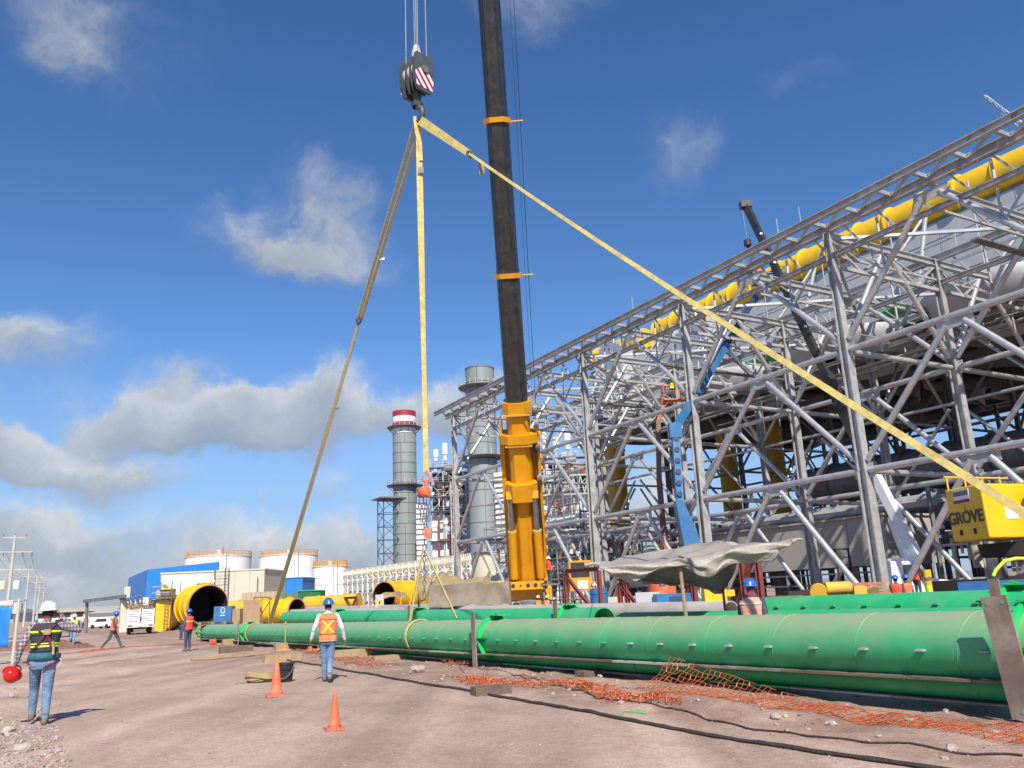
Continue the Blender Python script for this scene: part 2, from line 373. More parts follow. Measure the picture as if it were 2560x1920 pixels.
m_hred = mat('red_helmet', (.75, .012, .01), .22, 0, .05)
m_hair = mat('black_hair', (.02, .018, .016), .8)
m_scarf = mat('maroon_hood', (.16, .045, .075), .9, 0, .15, 12)
m_bscarf = mat('blue_hood', (.03, .05, .22), .9, 0, .15, 12)
m_chev = stripes('red_white_chevrons', (.70, .70, .68), (.45, .02, .03), .42, nrm((1, 0, 1.1)))
m_chevh = stripes('hook_stripes', (.75, .72, .70), (.35, .03, .06), .17, nrm((1, .0, .55)))
def plaid():
    m = bpy.data.materials.new('plaid_shirt'); m.use_nodes = True; N = m.node_tree.nodes; K = m.node_tree.links; b = N['Principled BSDF']; b.inputs['Roughness'].default_value = .9
    tc = N.new('ShaderNodeTexCoord'); last = None
    for k, dr in enumerate(((0, 0, 1), (1, .35, 0))):
        dt = N.new('ShaderNodeVectorMath'); dt.operation = 'DOT_PRODUCT'; K.new(tc.outputs['Object'], dt.inputs[0]); dt.inputs[1].default_value = tuple(np.array(dr)*(17 if k == 0 else 20))
        fr = N.new('ShaderNodeMath'); fr.operation = 'FRACT'; K.new(dt.outputs['Value'], fr.inputs[0])
        gt = N.new('ShaderNodeMath'); gt.operation = 'LESS_THAN'; gt.inputs[1].default_value = .42; K.new(fr.outputs[0], gt.inputs[0])
        if last is None: last = gt.outputs[0]
        else:
            ad = N.new('ShaderNodeMath'); ad.operation = 'ADD'; K.new(last, ad.inputs[0]); K.new(gt.outputs[0], ad.inputs[1]); last = ad.outputs[0]
    hf = N.new('ShaderNodeMath'); hf.operation = 'MULTIPLY'; hf.inputs[1].default_value = .5; K.new(last, hf.inputs[0]); cr = N.new('ShaderNodeValToRGB'); K.new(hf.outputs[0], cr.inputs['Fac'])
    e = cr.color_ramp.elements; e[0].color = (.14, .075, .095, 1); e[1].color = (.42, .39, .42, 1); e[1].position = 1
    K.new(cr.outputs[0], b.inputs['Base Color']); return m
m_plaid = plaid()
# ------------------------------------------------------------------ site axes
PAZ = R_(-31.5); PU = A(math.sin(PAZ), math.cos(PAZ), 0); PV = A(math.cos(PAZ), -math.sin(PAZ), 0)     # pipes: along, across (away)
AAZ = R_(-29.8); AU = A(math.sin(AAZ), math.cos(AAZ), 0); AV = A(math.cos(AAZ), -math.sin(AAZ), 0)     # condenser: along, across
AO = A(17.61, 40.88, 0)
def ACC(u, v, z): return AO + AU*u + AV*v + A(0, 0, z)
def ONV(x, y, v):
    d = ray(x, y); t = (v-(CAMP-AO)@AV)/(d@AV); p = CAMP+d*t-AO; return A(p@AU, p@AV, p[2])
def PL(x, D):
    """ground plan point seen in photo column x on the line parallel to the pipes at distance D"""
    d = ray(x, 1486-.044*(x-1303)); t = D/(d@PV); p = CAMP+d*t; p[2] = 0; return p
def ground_z(p): return float(gz(p[0], p[1]))
def GP(x, y):
    p = G(x, y); return p

# ------------------------------------------------------------------ ground
def vnoise(x, y, s, seed):
    r = np.random.default_rng(seed); T = r.random((128, 128)); x = x/s; y = y/s
    xi = np.floor(x).astype(int); yi = np.floor(y).astype(int); fx = x-xi; fy = y-yi; fx = fx*fx*(3-2*fx); fy = fy*fy*(3-2*fy)
    g = lambda i, j: T[i % 128, j % 128]
    return (g(xi, yi)*(1-fx)+g(xi+1, yi)*fx)*(1-fy)+(g(xi, yi+1)*(1-fx)+g(xi+1, yi+1)*fx)*fy-.5
EDGE_D = PL(1500, 7.0)@PV
def edge_off(x, y):
    """distance beyond the road edge, measured across the pipes"""
    return x*PV[0]+y*PV[1]-7.03
def ground_h(x, y):
    z = gz(x, y)
    d = np.hypot(x, y); near = np.clip(1-(d-25)/40, 0, 1)
    z = z+near*(.05*vnoise(x, y, 4.1, 1)+.022*vnoise(x, y, 1.1, 2)+.012*vnoise(x, y, .45, 3)+.007*vnoise(x, y, .2, 9))
    o = edge_off(x, y); berm = np.clip((o-.05)/.25, 0, 1)*np.clip(1-(o-11)/4, 0, 1)
    z = z+berm*near*(.03+.05*vnoise(x, y, 1.6, 4)+.075*vnoise(x, y, .55, 5)+.04*vnoise(x, y, .22, 6))
    a_ = x*PU[0]+y*PU[1]; c_ = x*PV[0]+y*PV[1]
    for o0, ph in ((.9, 0), (2.7, .0), (4.3, 2.), (6.1, 2.), (-2.2, 4.), (-4.0, 4.)):   # shallow wheel ruts along the road
        z = z-near*.022*np.exp(-((c_-o0-.3*np.sin(a_*.13+ph))/.16)**2)*(.6+.8*(vnoise(x, y, 3., 11)+.5))
    lb = np.clip((-x-6.2-.30*(y-8))/1.2, 0, 1)*np.clip(1-(y-34)/10, 0, 1)
    z = z+lb*(.05+.16*vnoise(x, y, 1.3, 7)+.12*vnoise(x, y, .5, 8))
    return z
def build_ground():
    ny, nx = 620, 520
    ty = np.linspace(0, 1, ny); ys = 2.2*np.exp(ty*math.log(6000/2.2)); ys = np.concatenate([[-60, -15, 0, 1.2], ys])
    tx = np.linspace(-1, 1, nx)
    V = []; k = 8.2
    X = np.zeros((len(ys), nx)); Y = np.zeros((len(ys), nx))
    for i, y in enumerate(ys):
        half = max(12, 1.15*abs(y)+6); core = tx*half
        X[i] = core + np.sign(tx)*np.clip(abs(tx)-.9, 0, 1)*10*half*4; Y[i] = y
    Z = ground_h(X, Y)
    b = MB(); b.sheet(np.stack([X, Y, Z], -1))
    m = bpy.data.materials.new('reddish_site_dirt'); m.use_nodes = True; N = m.node_tree.nodes; K = m.node_tree.links; bs = N['Principled BSDF']
    bs.inputs['Roughness'].default_value = .95; bs.inputs['Specular IOR Level'].default_value = .15
    ge = N.new('ShaderNodeNewGeometry')
    def noise(s, det=8, ro=.6):
        n = N.new('ShaderNodeTexNoise'); n.inputs['Scale'].default_value = s; n.inputs['Detail'].default_value = det; n.inputs['Roughness'].default_value = ro; K.new(ge.outputs['Position'], n.inputs['Vector']); return n.outputs['Fac']
    def ramp(fac, *st):
        r = N.new('ShaderNodeValToRGB'); K.new(fac, r.inputs['Fac']); e = r.color_ramp.elements
        e[0].position, e[0].color = st[0][0], (*st[0][1], 1); e[1].position, e[1].color = st[-1][0], (*st[-1][1], 1)
        for p, c in st[1:-1]: q = e.new(p); q.color = (*c, 1)
        return r.outputs[0]
    def mix(f, a, b_, mode='MIX'):
        n = N.new('ShaderNodeMix'); n.data_type = 'RGBA'; n.blend_type = mode
        for key, v in (('Factor', f), ('A', a), ('B', b_)):
            if isinstance(v, (float, int)): n.inputs[key].default_value = v
            elif isinstance(v, tuple): n.inputs[key].default_value = (*v, 1)
            else: K.new(v, n.inputs[key])
        return n.outputs['Result']
    road = ramp(noise(.35, 9, .65), (.3, (.35, .24, .188)), (.5, (.435, .315, .25)), (.7, (.50, .38, .308)))
    soil = ramp(noise(.9, 9, .7), (.3, (.27, .155, .112)), (.52, (.38, .26, .204)), (.72, (.46, .345, .275)))
    dt = N.new('ShaderNodeVectorMath'); dt.operation = 'DOT_PRODUCT'; K.new(ge.outputs['Position'], dt.inputs[0]); dt.inputs[1].default_value = (PV[0], PV[1], 0)
    off = N.new('ShaderNodeMath'); off.operation = 'MULTIPLY_ADD'; K.new(noise(1.6, 6), off.inputs[0]); off.inputs[1].default_value = .5; K.new(dt.outputs['Value'], off.inputs[2])
    mr = N.new('ShaderNodeMapRange'); mr.inputs['From Min'].default_value = 7.15; mr.inputs['From Max'].default_value = 7.45; K.new(off.outputs[0], mr.inputs['Value'])
    c = mix(mr.outputs[0], road, soil)
    # tyre-polished lighter tracks along the road, darker damp patches
    tr = N.new('ShaderNodeMapping'); tr.inputs['Rotation'].default_value = (0, 0, PAZ); tr.inputs['Scale'].default_value = (1.2, .06, 1); K.new(ge.outputs['Position'], tr.inputs['Vector'])
    tn = N.new('ShaderNodeTexNoise'); tn.inputs['Scale'].default_value = .8; tn.inputs['Detail'].default_value = 5; K.new(tr.outputs[0], tn.inputs['Vector'])
    c = mix(1.0, c, ramp(tn.outputs['Fac'], (.32, (.74, .73, .73)), (.68, (1.18, 1.18, 1.18))), 'MULTIPLY')
    c = mix(1.0, c, ramp(noise(9, 6, .7), (.3, (.84, .83, .82)), (.7, (1.14, 1.15, 1.16))), 'MULTIPLY')
    c = mix(1.0, c, ramp(noise(55, 3, .7), (.32, (.74, .72, .71)), (.5, (1., 1., 1.)), (.68, (1.22, 1.24, 1.25))), 'MULTIPLY')
    K.new(c, bs.inputs['Base Color'])
    h1 = noise(14, 8, .7); h2 = noise(70, 4, .7)
    ad = N.new('ShaderNodeMath'); ad.operation = 'MULTIPLY_ADD'; K.new(h2, ad.inputs[0]); ad.inputs[1].default_value = .35; K.new(h1, ad.inputs[2])
    bp = N.new('ShaderNodeBump'); bp.inputs['Strength'].default_value = .8; bp.inputs['Distance'].default_value = .016; K.new(ad.outputs[0], bp.inputs['Height']); K.new(bp.outputs[0], bs.inputs['Normal'])
    o = b.build('ground', m, smooth=True, ang=180); tag(o, 'reddish brown compacted dirt yard', kind='structure')
build_ground()
def GH(p):
    return float(ground_h(np.array([p[0]]), np.array([p[1]]))[0])
def onground(p, dz=0): return A(p[0], p[1], GH(p)+dz)

# distant hills
m_hill = mat('hazy_hill', (.20, .21, .22), .95, 0, .12, .004)
b = MB(); xs = np.linspace(-4200, 4200, 160); top = 12+22*np.abs(vnoise(xs, xs*0, 700, 20)+.4)+8*vnoise(xs, xs*0, 160, 21)
b.sheet([[(x, 4300+200*math.sin(x/900), -5) for x in xs], [(x, 4400+200*math.sin(x/900), t) for x, t in zip(xs, top)], [(x, 5200, t*.4) for x, t in zip(xs, top)]])
tag(b.build('hills', m_hill), 'low hazy hills on the horizon', kind='structure')

# stones and pebbles
def rock_mesh(name, m, seed, n=1):
    import bmesh
    bm = bmesh.new(); bmesh.ops.create_icosphere(bm, subdivisions=n, radius=1); r = np.random.default_rng(seed)
    for v in bm.verts: v.co = v.co*(1+r.uniform(-.28, .28)); v.co.z *= .7
    me = bpy.data.meshes.new(name); bm.to_mesh(me); bm.free(); me.materials.append(m); return me
def scatter(name, label, pts, sizes, m, seed):
    r = np.random.default_rng(seed); bases = []
    for k in range(6):
        me = rock_mesh('tmp', m, seed*10+k); bases.append((np.array([v.co[:] for v in me.vertices]), [tuple(p.vertices) for p in me.polygons])); bpy.data.meshes.remove(me)
    b = MB(); q_ = np.array([(p[0], p[1]) for p in pts]); hs_ = ground_h(q_[:, 0], q_[:, 1])
    for p, s, h_ in zip(pts, sizes, hs_):
        v, f = bases[r.integers(6)]; a = r.uniform(0, 6.28)
        b.add((v*s*A(1, r.uniform(.7, 1.2), r.uniform(.6, 1)))@rotz(a).T+A(p[0], p[1], h_+s*.25), f)
    return tag(b.build(name, m, ang=30), label, kind='stuff')
m_peb = mat('pebbles', (.33, .25, .21), .95, 0, .35, 5, col2=(.45, .38, .33), c2scale=9)
pts = []; sz = []
for k in range(5500):
    y = 4+RNG.random()**1.6*22; x = RNG.uniform(-1, 1)*(.75*y+1); pts.append((x, y)); sz.append(.004+.013*RNG.random()**3)
for k in range(2600):
    o = 7.1+RNG.random()*6.5; u = RNG.uniform(-2, 30); p = PU*u+PV*o; pts.append((p[0], p[1])); sz.append(.010+.034*RNG.random()**4)
scatter('pebbles', 'loose pebbles scattered over the dirt', pts, sz, m_peb, 3)
pts = []; sz = []
for k in range(1500):
    f = RNG.random(); px_ = -120+330*RNG.random()*(1-.3*f); py_ = 1935-150*f**1.4
    if k % 5 == 0: px_ = -100+260*RNG.random(); py_ = 1690+240*RNG.random()
    p = G(px_, py_); pts.append((p[0], p[1])); sz.append(.008+.03*RNG.random()**3)
scatter('rubble', 'pale broken stone rubble beside the worker on the left', pts, sz, m_rock, 5)
big = [(1042, 1684, .17), (60, 1880, .1), (140, 1852, .07), (20, 1835, .11), (90, 1800, .08), (30, 1760, .1), (420, 1720, .03), (1500, 1700, .06), (1940, 1800, .07), (2080, 1815, .06), (2380, 1880, .07)]
where = ['pale boulder lying between the road edge and the green pipe', 'pale stone at the bottom left corner of the rubble', 'small stone beside the rubble at lower left', 'rough stone at the left edge below the worker', 'stone close behind the boots of the worker in the white helmet', 'reddish stone on the left bank', 'tiny pale stone alone on the open road', 'stone in the soil under the green pipe', 'stone beside the orange netting', 'stone in the rough soil at right below the netting', 'stone at the lower right on rough soil']
for k, (x, y, s) in enumerate(big):
    p = onground(G(x, y)); o = put('stone', rock_mesh('stone', m_rock, 100+k, 2)); o.location = tuple(p+A(0, 0, s*.35)); o.scale = (s, s*.8, s*.85); o.rotation_euler = (0, 0, k)
    tag(o, where[k], 'stone', 'loose larger stones')

# ------------------------------------------------------------------ far left: poles, gate, sheds
def pole(px, py_top, Y, hgt, label, full):
    top = AT(px, py_top, Y); base = A(top[0], top[1], ground_z(top)-.3); t = thing('utility_pole', label, 'utility pole', base, 0, 'power poles along the road')
    b = MB(); b.tube(base, top, .24, .14, 12); b.build('pole', m_conc, t)
    dx = AV*1; 
    for k, (dz, w) in enumerate(((-.3, 1.25), (-2.1, 2.1), (-4.3, 2.0)) if full else ((-.5, 1.4), (-1.9, 1.3))):
        c = top+A(0, 0, dz); arm = MB().beam(c-dx*w, c+dx*w, .11, .13).build('crossarm', m_conc, t)
        for q in np.linspace(-w, w, 5 if k == 1 else 3):
            e = c+dx*q; sg = -1 if k == 1 else 1
            MB().lathe([(.02, 0), (.09, .1*sg), (.05, .2*sg), (.09, .3*sg), (.04, .5*sg), (.0, .55*sg)], e, n=8).build('insulator', m_gsteel, t)
    if full:
        for s in (-1, 1):
            c = top+A(0, 0, -6.2)+dx*.75*s
            MB().lathe([(0, -.55), (.38, -.5), (.4, .45), (.3, .55), (0, .58)], c, n=14).build('transformer', m_cream if s < 0 else m_white, t)
pole(38, 1338, 104, 12, 'nearest concrete power pole with three crossarms and two transformer cans', True)
pole(74, 1418, 176, 12, 'second concrete power pole from the left edge, with two crossarms', False)
pole(94, 1438, 217, 12, 'third concrete power pole from the left edge', False)
pole(101, 1453, 243, 12, 'fourth power pole from the left edge, thin against the sky', False)
pole(111, 1468, 300, 12, 'last and smallest visible power pole in the row', False)
b = MB()
tops = [AT(38, 1338, 104), AT(74, 1418, 176), AT(94, 1438, 217), AT(101, 1453, 243), AT(111, 1468, 300)]
for w in (-1.9, -.9, .9, 1.9):
    for a, c in zip(tops[:-1], tops[1:]):
        a = a+AV*w-A(0, 0, 2.0); c = c+AV*w-A(0, 0, 1.8)
        b.path([a+(c-a)*t-A(0, 0, 3.2*t*(1-t)) for t in np.linspace(0, 1, 7)], .022, 4)
tag(b.build('overhead_wires', m_darkr), 'thin overhead wires strung between the concrete power poles', 'wires')
# portal gate frame
gp = AT(218, 1540, 95); gq = AT(310, 1540, 88)
t = thing('portal_gate', 'dark steel portal frame with sloping beam beyond the truck', 'gate', (gp[0], gp[1], -.6))
top1 = AT(218, 1503, 95); top2 = AT(300, 1491, 88)
member('post', 'bar', A(gp[0], gp[1], -.7), top1, .25, .25, m_gsteel, t); member('beam', 'bar', top1-AV*.3, top2+AV*.5, .3, .35, m_gsteel, t)
t2 = thing('gate_house', 'small beige block building at the end of the portal beam', 'building', (gq[0], gq[1], -.6))
c = AT(312, 1500, 90); MB().box((c[0], c[1], 1.1), (.8, 1.6, 3.4), rotz(-AAZ)).build('wall', m_beige, t2); MB().box((c[0], c[1], 2.92), (1.0, 2.0, .2), rotz(-AAZ)).build('roof', m_blue, t2); MB().box((c[0], c[1]+.3, 3.6), (.6, 1.2, 1.15), rotz(-AAZ)).build('roof_block', m_beige, t2)
# far warehouse
def shed(x0, x1, ytop, ybot_roof, Y, label, mw, mr, name='warehouse'):
    a = AT(x0, ytop, Y); c = AT(x1, ytop-.044*(x1-x0), Y*1.02); t = thing(name, label, 'building', (a[0], a[1], -.6)); zt = a[2]; d = 16
    b = MB().bx(a[0], c[0], Y, Y+d, -.7, zt*.62); b.build('wall', mw, t)
    rf = MB().add([(a[0]-1, Y-1, zt*.62), (c[0]+1, Y-1, zt*.62), (c[0]+1, Y+d/2, zt), (a[0]-1, Y+d/2, zt), (c[0]+1, Y+d, zt*.62), (a[0]-1, Y+d, zt*.62)], [(0, 1, 2, 3), (3, 2, 4, 5), (0, 3, 5), (1, 4, 2)]); rf.build('roof', mr, t)
    for k in range(6 if Y > 250 else 0):
        x = a[0]+(c[0]-a[0])*(k+.5)/6; MB().bx(x-1.2, x+1.2, Y-.06, Y+.1, .6, 2.2).build('window', m_glass, t)
shed(90, 300, 1523, 1530, 280, 'long low warehouse with pale tan roof on the far left horizon', m_beige, mat('tan_roof', (.46, .40, .32), .8))
shed(225, 330, 1525, 1530, 210, 'low white shed behind the portal frame', m_white, m_clad, 'shed')
shed(-60, 60, 1526, 1534, 330, 'low shed at the left edge beyond the poles', m_clad, m_clad, 'shed')

# ------------------------------------------------------------------ storage tanks
def tank(px, wpx, ytop, Y, label, rail=True):
    c = AT(px, ytop, Y); r = wpx/2*Y/FPX*.985; h = c[2]; base = A(c[0], Y+r, ground_z(c)-.2)
    t = thing('storage_tank', label, 'storage tank', base, 0, 'white storage tanks')
    MB().lathe([(r, 0), (r, h-base[2])], base, n=56).build('shell', m_tank, t)
    MB().lathe([(r+.12, h-base[2]), (r+.12, h-base[2]+.18), (r*.5, h-base[2]+r*.085), (0, h-base[2]+r*.15)], base, n=56).build('roof', m_cream, t)
    for k in (.3, .62): MB().lathe([(r+.02, (h-base[2])*k-.05), (r+.09, (h-base[2])*k-.05), (r+.09, (h-base[2])*k+.05), (r+.02, (h-base[2])*k+.05)], base, n=56).build('stiffener_ring', m_tank, t)
    MB().lathe([(.45, 0), (.45, .7), (.6, .7), (.6, .8), (0, .8)], base+A(0, 0, h-base[2]+r*.14), n=12).build('roof_vent', m_tank, t)
    if rail:
        n = 40
        for k in range(n):
            a = 2*math.pi*k/n; p = base+A((r-.1)*math.cos(a), (r-.1)*math.sin(a), h-base[2]+.15)
            member('rail_post', 'bar', p, p+A(0, 0, 1.15), .16, .16, m_dyo, t)
        for z in (.6, 1.15):
            MB().path([base+A((r-.1)*math.cos(a), (r-.1)*math.sin(a), h-base[2]+.15+z) for a in np.linspace(0, 2*math.pi, 49)], .06, 5, False).build('hand_rail', m_dyo, t)
    for dx in (-.45, .45):
        a = R_(-60); p = base+A((r+.25)*math.cos(a)+dx, (r+.25)*math.sin(a), 0); member('ladder_rail', 'bar', p, p+A(0, 0, h-base[2]+1), .1, .1, m_gsteel, t)
    return base, r, h
m_dyo = mat('orange_handrail', (.62, .30, .06), .6)
T1 = tank(517, 163, 1391, 200, 'leftmost large white storage tank rising behind the blue building')
tank(702, 145, 1388, 195, 'large white storage tank crossed by the left lifting sling')
tank(747, 60, 1434, 215, 'smallest white tank peeping between the two bigger tanks')
tank(815, 87, 1417, 180, 'narrow white storage tank on the right, standing alone')

# ------------------------------------------------------------------ blue and beige buildings
def blue_hall():
    Y0 = 130; c0 = AT(369, 1425, Y0); c1 = AT(546, 1405, 128); f = A(c0[0], c0[1], 0)
    back = AU*34; t = thing('blue_hall', 'blue clad industrial hall with open ground floor behind the beige building', 'building', (c0[0], c0[1], -.6))
    z0 = 3.4; za = c0[2]; zb = c1[2]; e = A(c1[0], c1[1], 0); n = 14
    for k in range(n):                       # cladding bays of the front
        a0 = f+(e-f)*k/n; a1 = f+(e-f)*((k+1)/n)-nrm(e-f)*.03; s0 = za+(zb-za)*k/n; s1 = za+(zb-za)*(k+1)/n
        b = MB().add([a0+A(0, 0, z0), a1+A(0, 0, z0), a1+A(0, 0, s1), a0+A(0, 0, s0)]+[q+A(.1, .25, 0) for q in (a0+A(0, 0, z0), a1+A(0, 0, z0), a1+A(0, 0, s1), a0+A(0, 0, s0))], [(0, 1, 2, 3), (7, 6, 5, 4), (0, 4, 5, 1), (3, 2, 6, 7), (0, 3, 7, 4), (1, 5, 6, 2)])
        b.build('cladding_panel', m_blue, t, False)
    n = 8
    for k in range(n):
        a0 = f+back*k/n; a1 = f+back*((k+1)/n)-AU*.05
        b = MB(); q = [a0+A(0, 0, z0), a1+A(0, 0, z0), a1+A(0, 0, za), a0+A(0, 0, za)]; b.add(q+[p+AV*.2 for p in q], [(3, 2, 1, 0), (4, 5, 6, 7), (0, 1, 5, 4), (3, 7, 6, 2), (0, 4, 7, 3), (1, 2, 6, 5)]); b.build('cladding_panel', m_blue, t, False)
    b = MB().add([f+A(0, 0, za-.02), e+A(0, 0, zb-.02), e+back+A(0, 0, zb-.02), f+back+A(0, 0, za-.02)], [(0, 1, 2, 3)]); b.build('roof', m_blue, t, False, solid=.15)
    for k in range(5):
        p = f+back*(k/4)+AV*.3; member('column', 'bar', p+A(0, 0, -.7), p+A(0, 0, z0+.2), .5, .5, m_white, t)
        q = f+(e-f)*(k/4)+AU*.5; member('column', 'bar', q+A(0, 0, -.7), q+A(0, 0, z0+.2), .5, .5, m_white, t)
    b = MB(); q = [f+AV*2.5+AU*2, f+AV*2.5+back]; b.beam(q[0]+A(0, 0, 1.3), q[1]+A(0, 0, 1.3), .2, 4); b.build('inner_wall', m_gsteel, t)
    q = [f+AU*2.2+AV*2.4, e+AU*2.2]; MB().beam(q[0]+A(0, 0, 1.3), q[1]+A(0, 0, 1.3), .2, 4).build('inner_wall', m_gsteel, t)
    for k in range(4):
        p = f+back*(.15+.2*k)-AV*.15+A(0, 0, 3.9); MB().tube(p, p-AV*.5, .12, .2, 8).build('flood_lamp', m_gsteel, t)
blue_hall()
def block(x0, x1, yt, Y, dep, label, m, name, cat='building', parts=True, z0=-.7, strips=7):
    a = AT(x0, yt, Y); c = AT(x1, yt-.044*(x1-x0)*.4, Y); t = thing(name, label, cat, (a[0], a[1], -.6)); zt = (a[2]+c[2])/2; n = strips
    for k in range(n):
        xa = a[0]+(c[0]-a[0])*k/n; xb = a[0]+(c[0]-a[0])*(k+1)/n-.025
        MB().bx(xa, xb, Y, Y+dep, z0, zt).build('wall_panel', m, t, False)
    MB().bx(a[0]-.1, c[0]+.1, Y-.1, Y+dep+.1, zt, zt+.18).build('roof_edge', m_cream if m is m_beige else m, t, False)
    return t, a, c, zt
tb, a, c, zt = block(403, 662, 1432, 112, 10, 'beige panelled building with pipes and ladders on its wall', m_beige, 'beige_building')
for xp in (536, 562, 571, 644):
    p = AT(xp, 1450, 111.6); member('wall_pipe', 'rod8', A(p[0], p[1], 1.2), A(p[0], p[1], zt-.3+(.8 if xp < 600 else -.6)), .07, .07, m_gsteel, tb)
for k in range(5):
    p = AT(536, 1450, 111.6); q = AT(571, 1450, 111.6); z = zt-.6-k*.8; member('wall_rail', 'bar', A(p[0], p[1], z), A(q[0], q[1], z), .05, .05, m_gsteel, tb)
block(655, 757, 1448, 150, 9, 'small blue clad annexe right of the beige building', m_blue, 'blue_annexe', strips=5)
# white tarpaulin hung over the corner of the beige building
P = []
for i in range(15):
    row = []
    for j in range(19):
        u = j/18; w = i/14; x = 402+ (528-402)*u+w*10; low = 1440+w*(18+34*math.sin(math.pi*min(1, u*1.5))**1.0*(1 if u < .66 else .9))
        p = AT(x, low-4*u, 110.8-.8*w*(1+.4*math.sin(9*u+3*w))); row.append(p)
    P.append(row)
tag(MB().sheet(P).build('white_tarpaulin', m_wtarp, solid=.03, ang=80), 'white tarpaulin draped over the left corner of the beige building', 'tarpaulin')
# ------------------------------------------------------------------ boiler stacks
def ring_platform(t, c, r, w, z, m=None, posts=22):
    m = m or m_galvd
    MB().lathe([(r, z-.35), (r+w*.6, z-.3), (r+w, z), (r+w, z+.12), (r, z+.12)], c, n=32).build('platform', m_gsteel, t)
    for k in range(posts):
        a = 2*math.pi*k/posts; p = c+A((r+w-.1)*math.cos(a), (r+w-.1)*math.sin(a), z+.1); member('rail_post', 'bar', p, p+A(0, 0, 1.2), .1, .1, m, t)
        q = c+A(r*math.cos(a), r*math.sin(a), z-1.5); 
        if k % 2 == 0: member('bracket', 'bar', q, p-A(0, 0, .2), .12, .12, m_gsteel, t)
    for h in (.6, 1.2): MB().path([c+A((r+w-.1)*math.cos(a), (r+w-.1)*math.sin(a), z+.1+h) for a in np.linspace(0, 2*math.pi, 41)], .05, 5, False).build('hand_rail', m, t)
def stack(px, ytop, wpx, Y, label, plats, seams, red=False):
    top = AT(px, ytop, Y); r = wpx/2*Y*1.02/FPX; low = AT(px+6, 1420, Y); base = A((top[0]+low[0])/2-.3, Y, -.7); h = top[2]+.7
    t = thing('exhaust_stack', label, 'chimney', base, 0, 'boiler exhaust stacks')
    n = seams; zz = np.linspace(0, h*(.88 if red else 1), n+1)
    for k in range(n):                       # shell courses
        MB().lathe([(r, zz[k]), (r, zz[k+1]-.14)], base, n=40).build('shell_course', m_stack, t)
        MB().lathe([(r-.03, zz[k+1]-.18), (r+.03, zz[k+1]-.15), (r+.03, zz[k+1]), (r-.03, zz[k+1]+.02)], base, n=40).build('seam', m_stackl, t)
        a = R_(-100+18*((k//4) % 3)); p = base+A((r+.005)*math.cos(a), (r+.005)*math.sin(a), zz[k]); member('vertical_seam', 'bar', p, p+A(0, 0, zz[k+1]-zz[k]-.2), .13, .05, m_stackl, t)
    if red:
        z0 = h*.88; d = (h-z0)/4
        for k in range(4): MB().lathe([(r, z0+k*d), (r, z0+(k+1)*d-.02)], base, n=40).build('painted_band', m_crim if k % 2 else m_white, t)
        MB().lathe([(r, h-.02), (r-.5, h-.02), (r-.5, h-4)], base, n=40).build('rim', m_crim, t)
    else:
        MB().lathe([(r+.1, h-.3), (r+.1, h+.05), (r-.4, h+.05), (r-.4, h-4)], base, n=40).build('rim', m_gsteel, t)
    for yp, w in plats:
        z = AT(px, yp, Y)[2]+.7; ring_platform(t, base, r, w, z)
    return t, base, r, h
st1, b1_, r1_, h1_ = stack(1012, 1030, 58, 226, 'grey exhaust stack with crimson and white bands at its top', [(1070, 1.6), (1215, 1.8)], 17, True)
st2, b2_, r2_, h2_ = stack(1207, 922, 73, 190, 'taller plain grey exhaust stack just left of the crane boom', [(970, 1.8), (1145, 2.2)], 15)
# lattice stair tower left of the first stack
def lattice(name, label, base, w, h, bay, m, cat='tower', group=None, r=.16):
    t = thing(name, label, cat, base, 0, group); cs = [base+AU*sx*w/2+AV*sy*w/2 for sx, sy in ((-1, -1), (1, -1), (1, 1), (-1, 1))]
    for c in cs: member('post', 'bar', c, c+A(0, 0, h), r*1.6, r*1.6, m, t)
    n = int(h/bay)
    for k in range(n):
        for i in range(4):
            a, b = cs[i], cs[(i+1) % 4]; z0 = A(0, 0, k*bay); z1 = A(0, 0, (k+1)*bay)
            member('girt', 'bar', a+z1, b+z1, r, r, m, t)
            if i in (0, 1, 3): member('brace', 'bar', (a if k % 2 else b)+z0, (b if k % 2 else a)+z1, r*.8, r*.8, m, t)
    return t
p = AT(972, 1400, 224); lattice('lattice_tower', 'dark blue lattice stair tower left of the banded stack', A(p[0], p[1], -.6), 4.6, 29, 3.6, m_dblue)
p = AT(972, 1215, 224); tt = thing('tower_platform', 'steel landing on top of the blue lattice tower', 'platform', A(p[0], p[1], 28.4)); MB().box((p[0], p[1], 28.6), (7.4, 7.4, .35), rotz(-AAZ)).build('deck', m_gsteel, tt)
for k in range(10):
    q = A(p[0]-3.5+7*(k % 5)/4, p[1]-3.6+7*(k//5), 28.8); member('rail_post', 'bar', q, q+A(0, 0, 1.3), .12, .12, m_galvd, tt)
MB().beam(A(p[0]-3.5, p[1]-3.6, 30.1), A(p[0]+3.5, p[1]-3.6, 30.1), .1, .1).build('hand_rail', m_galvd, tt)

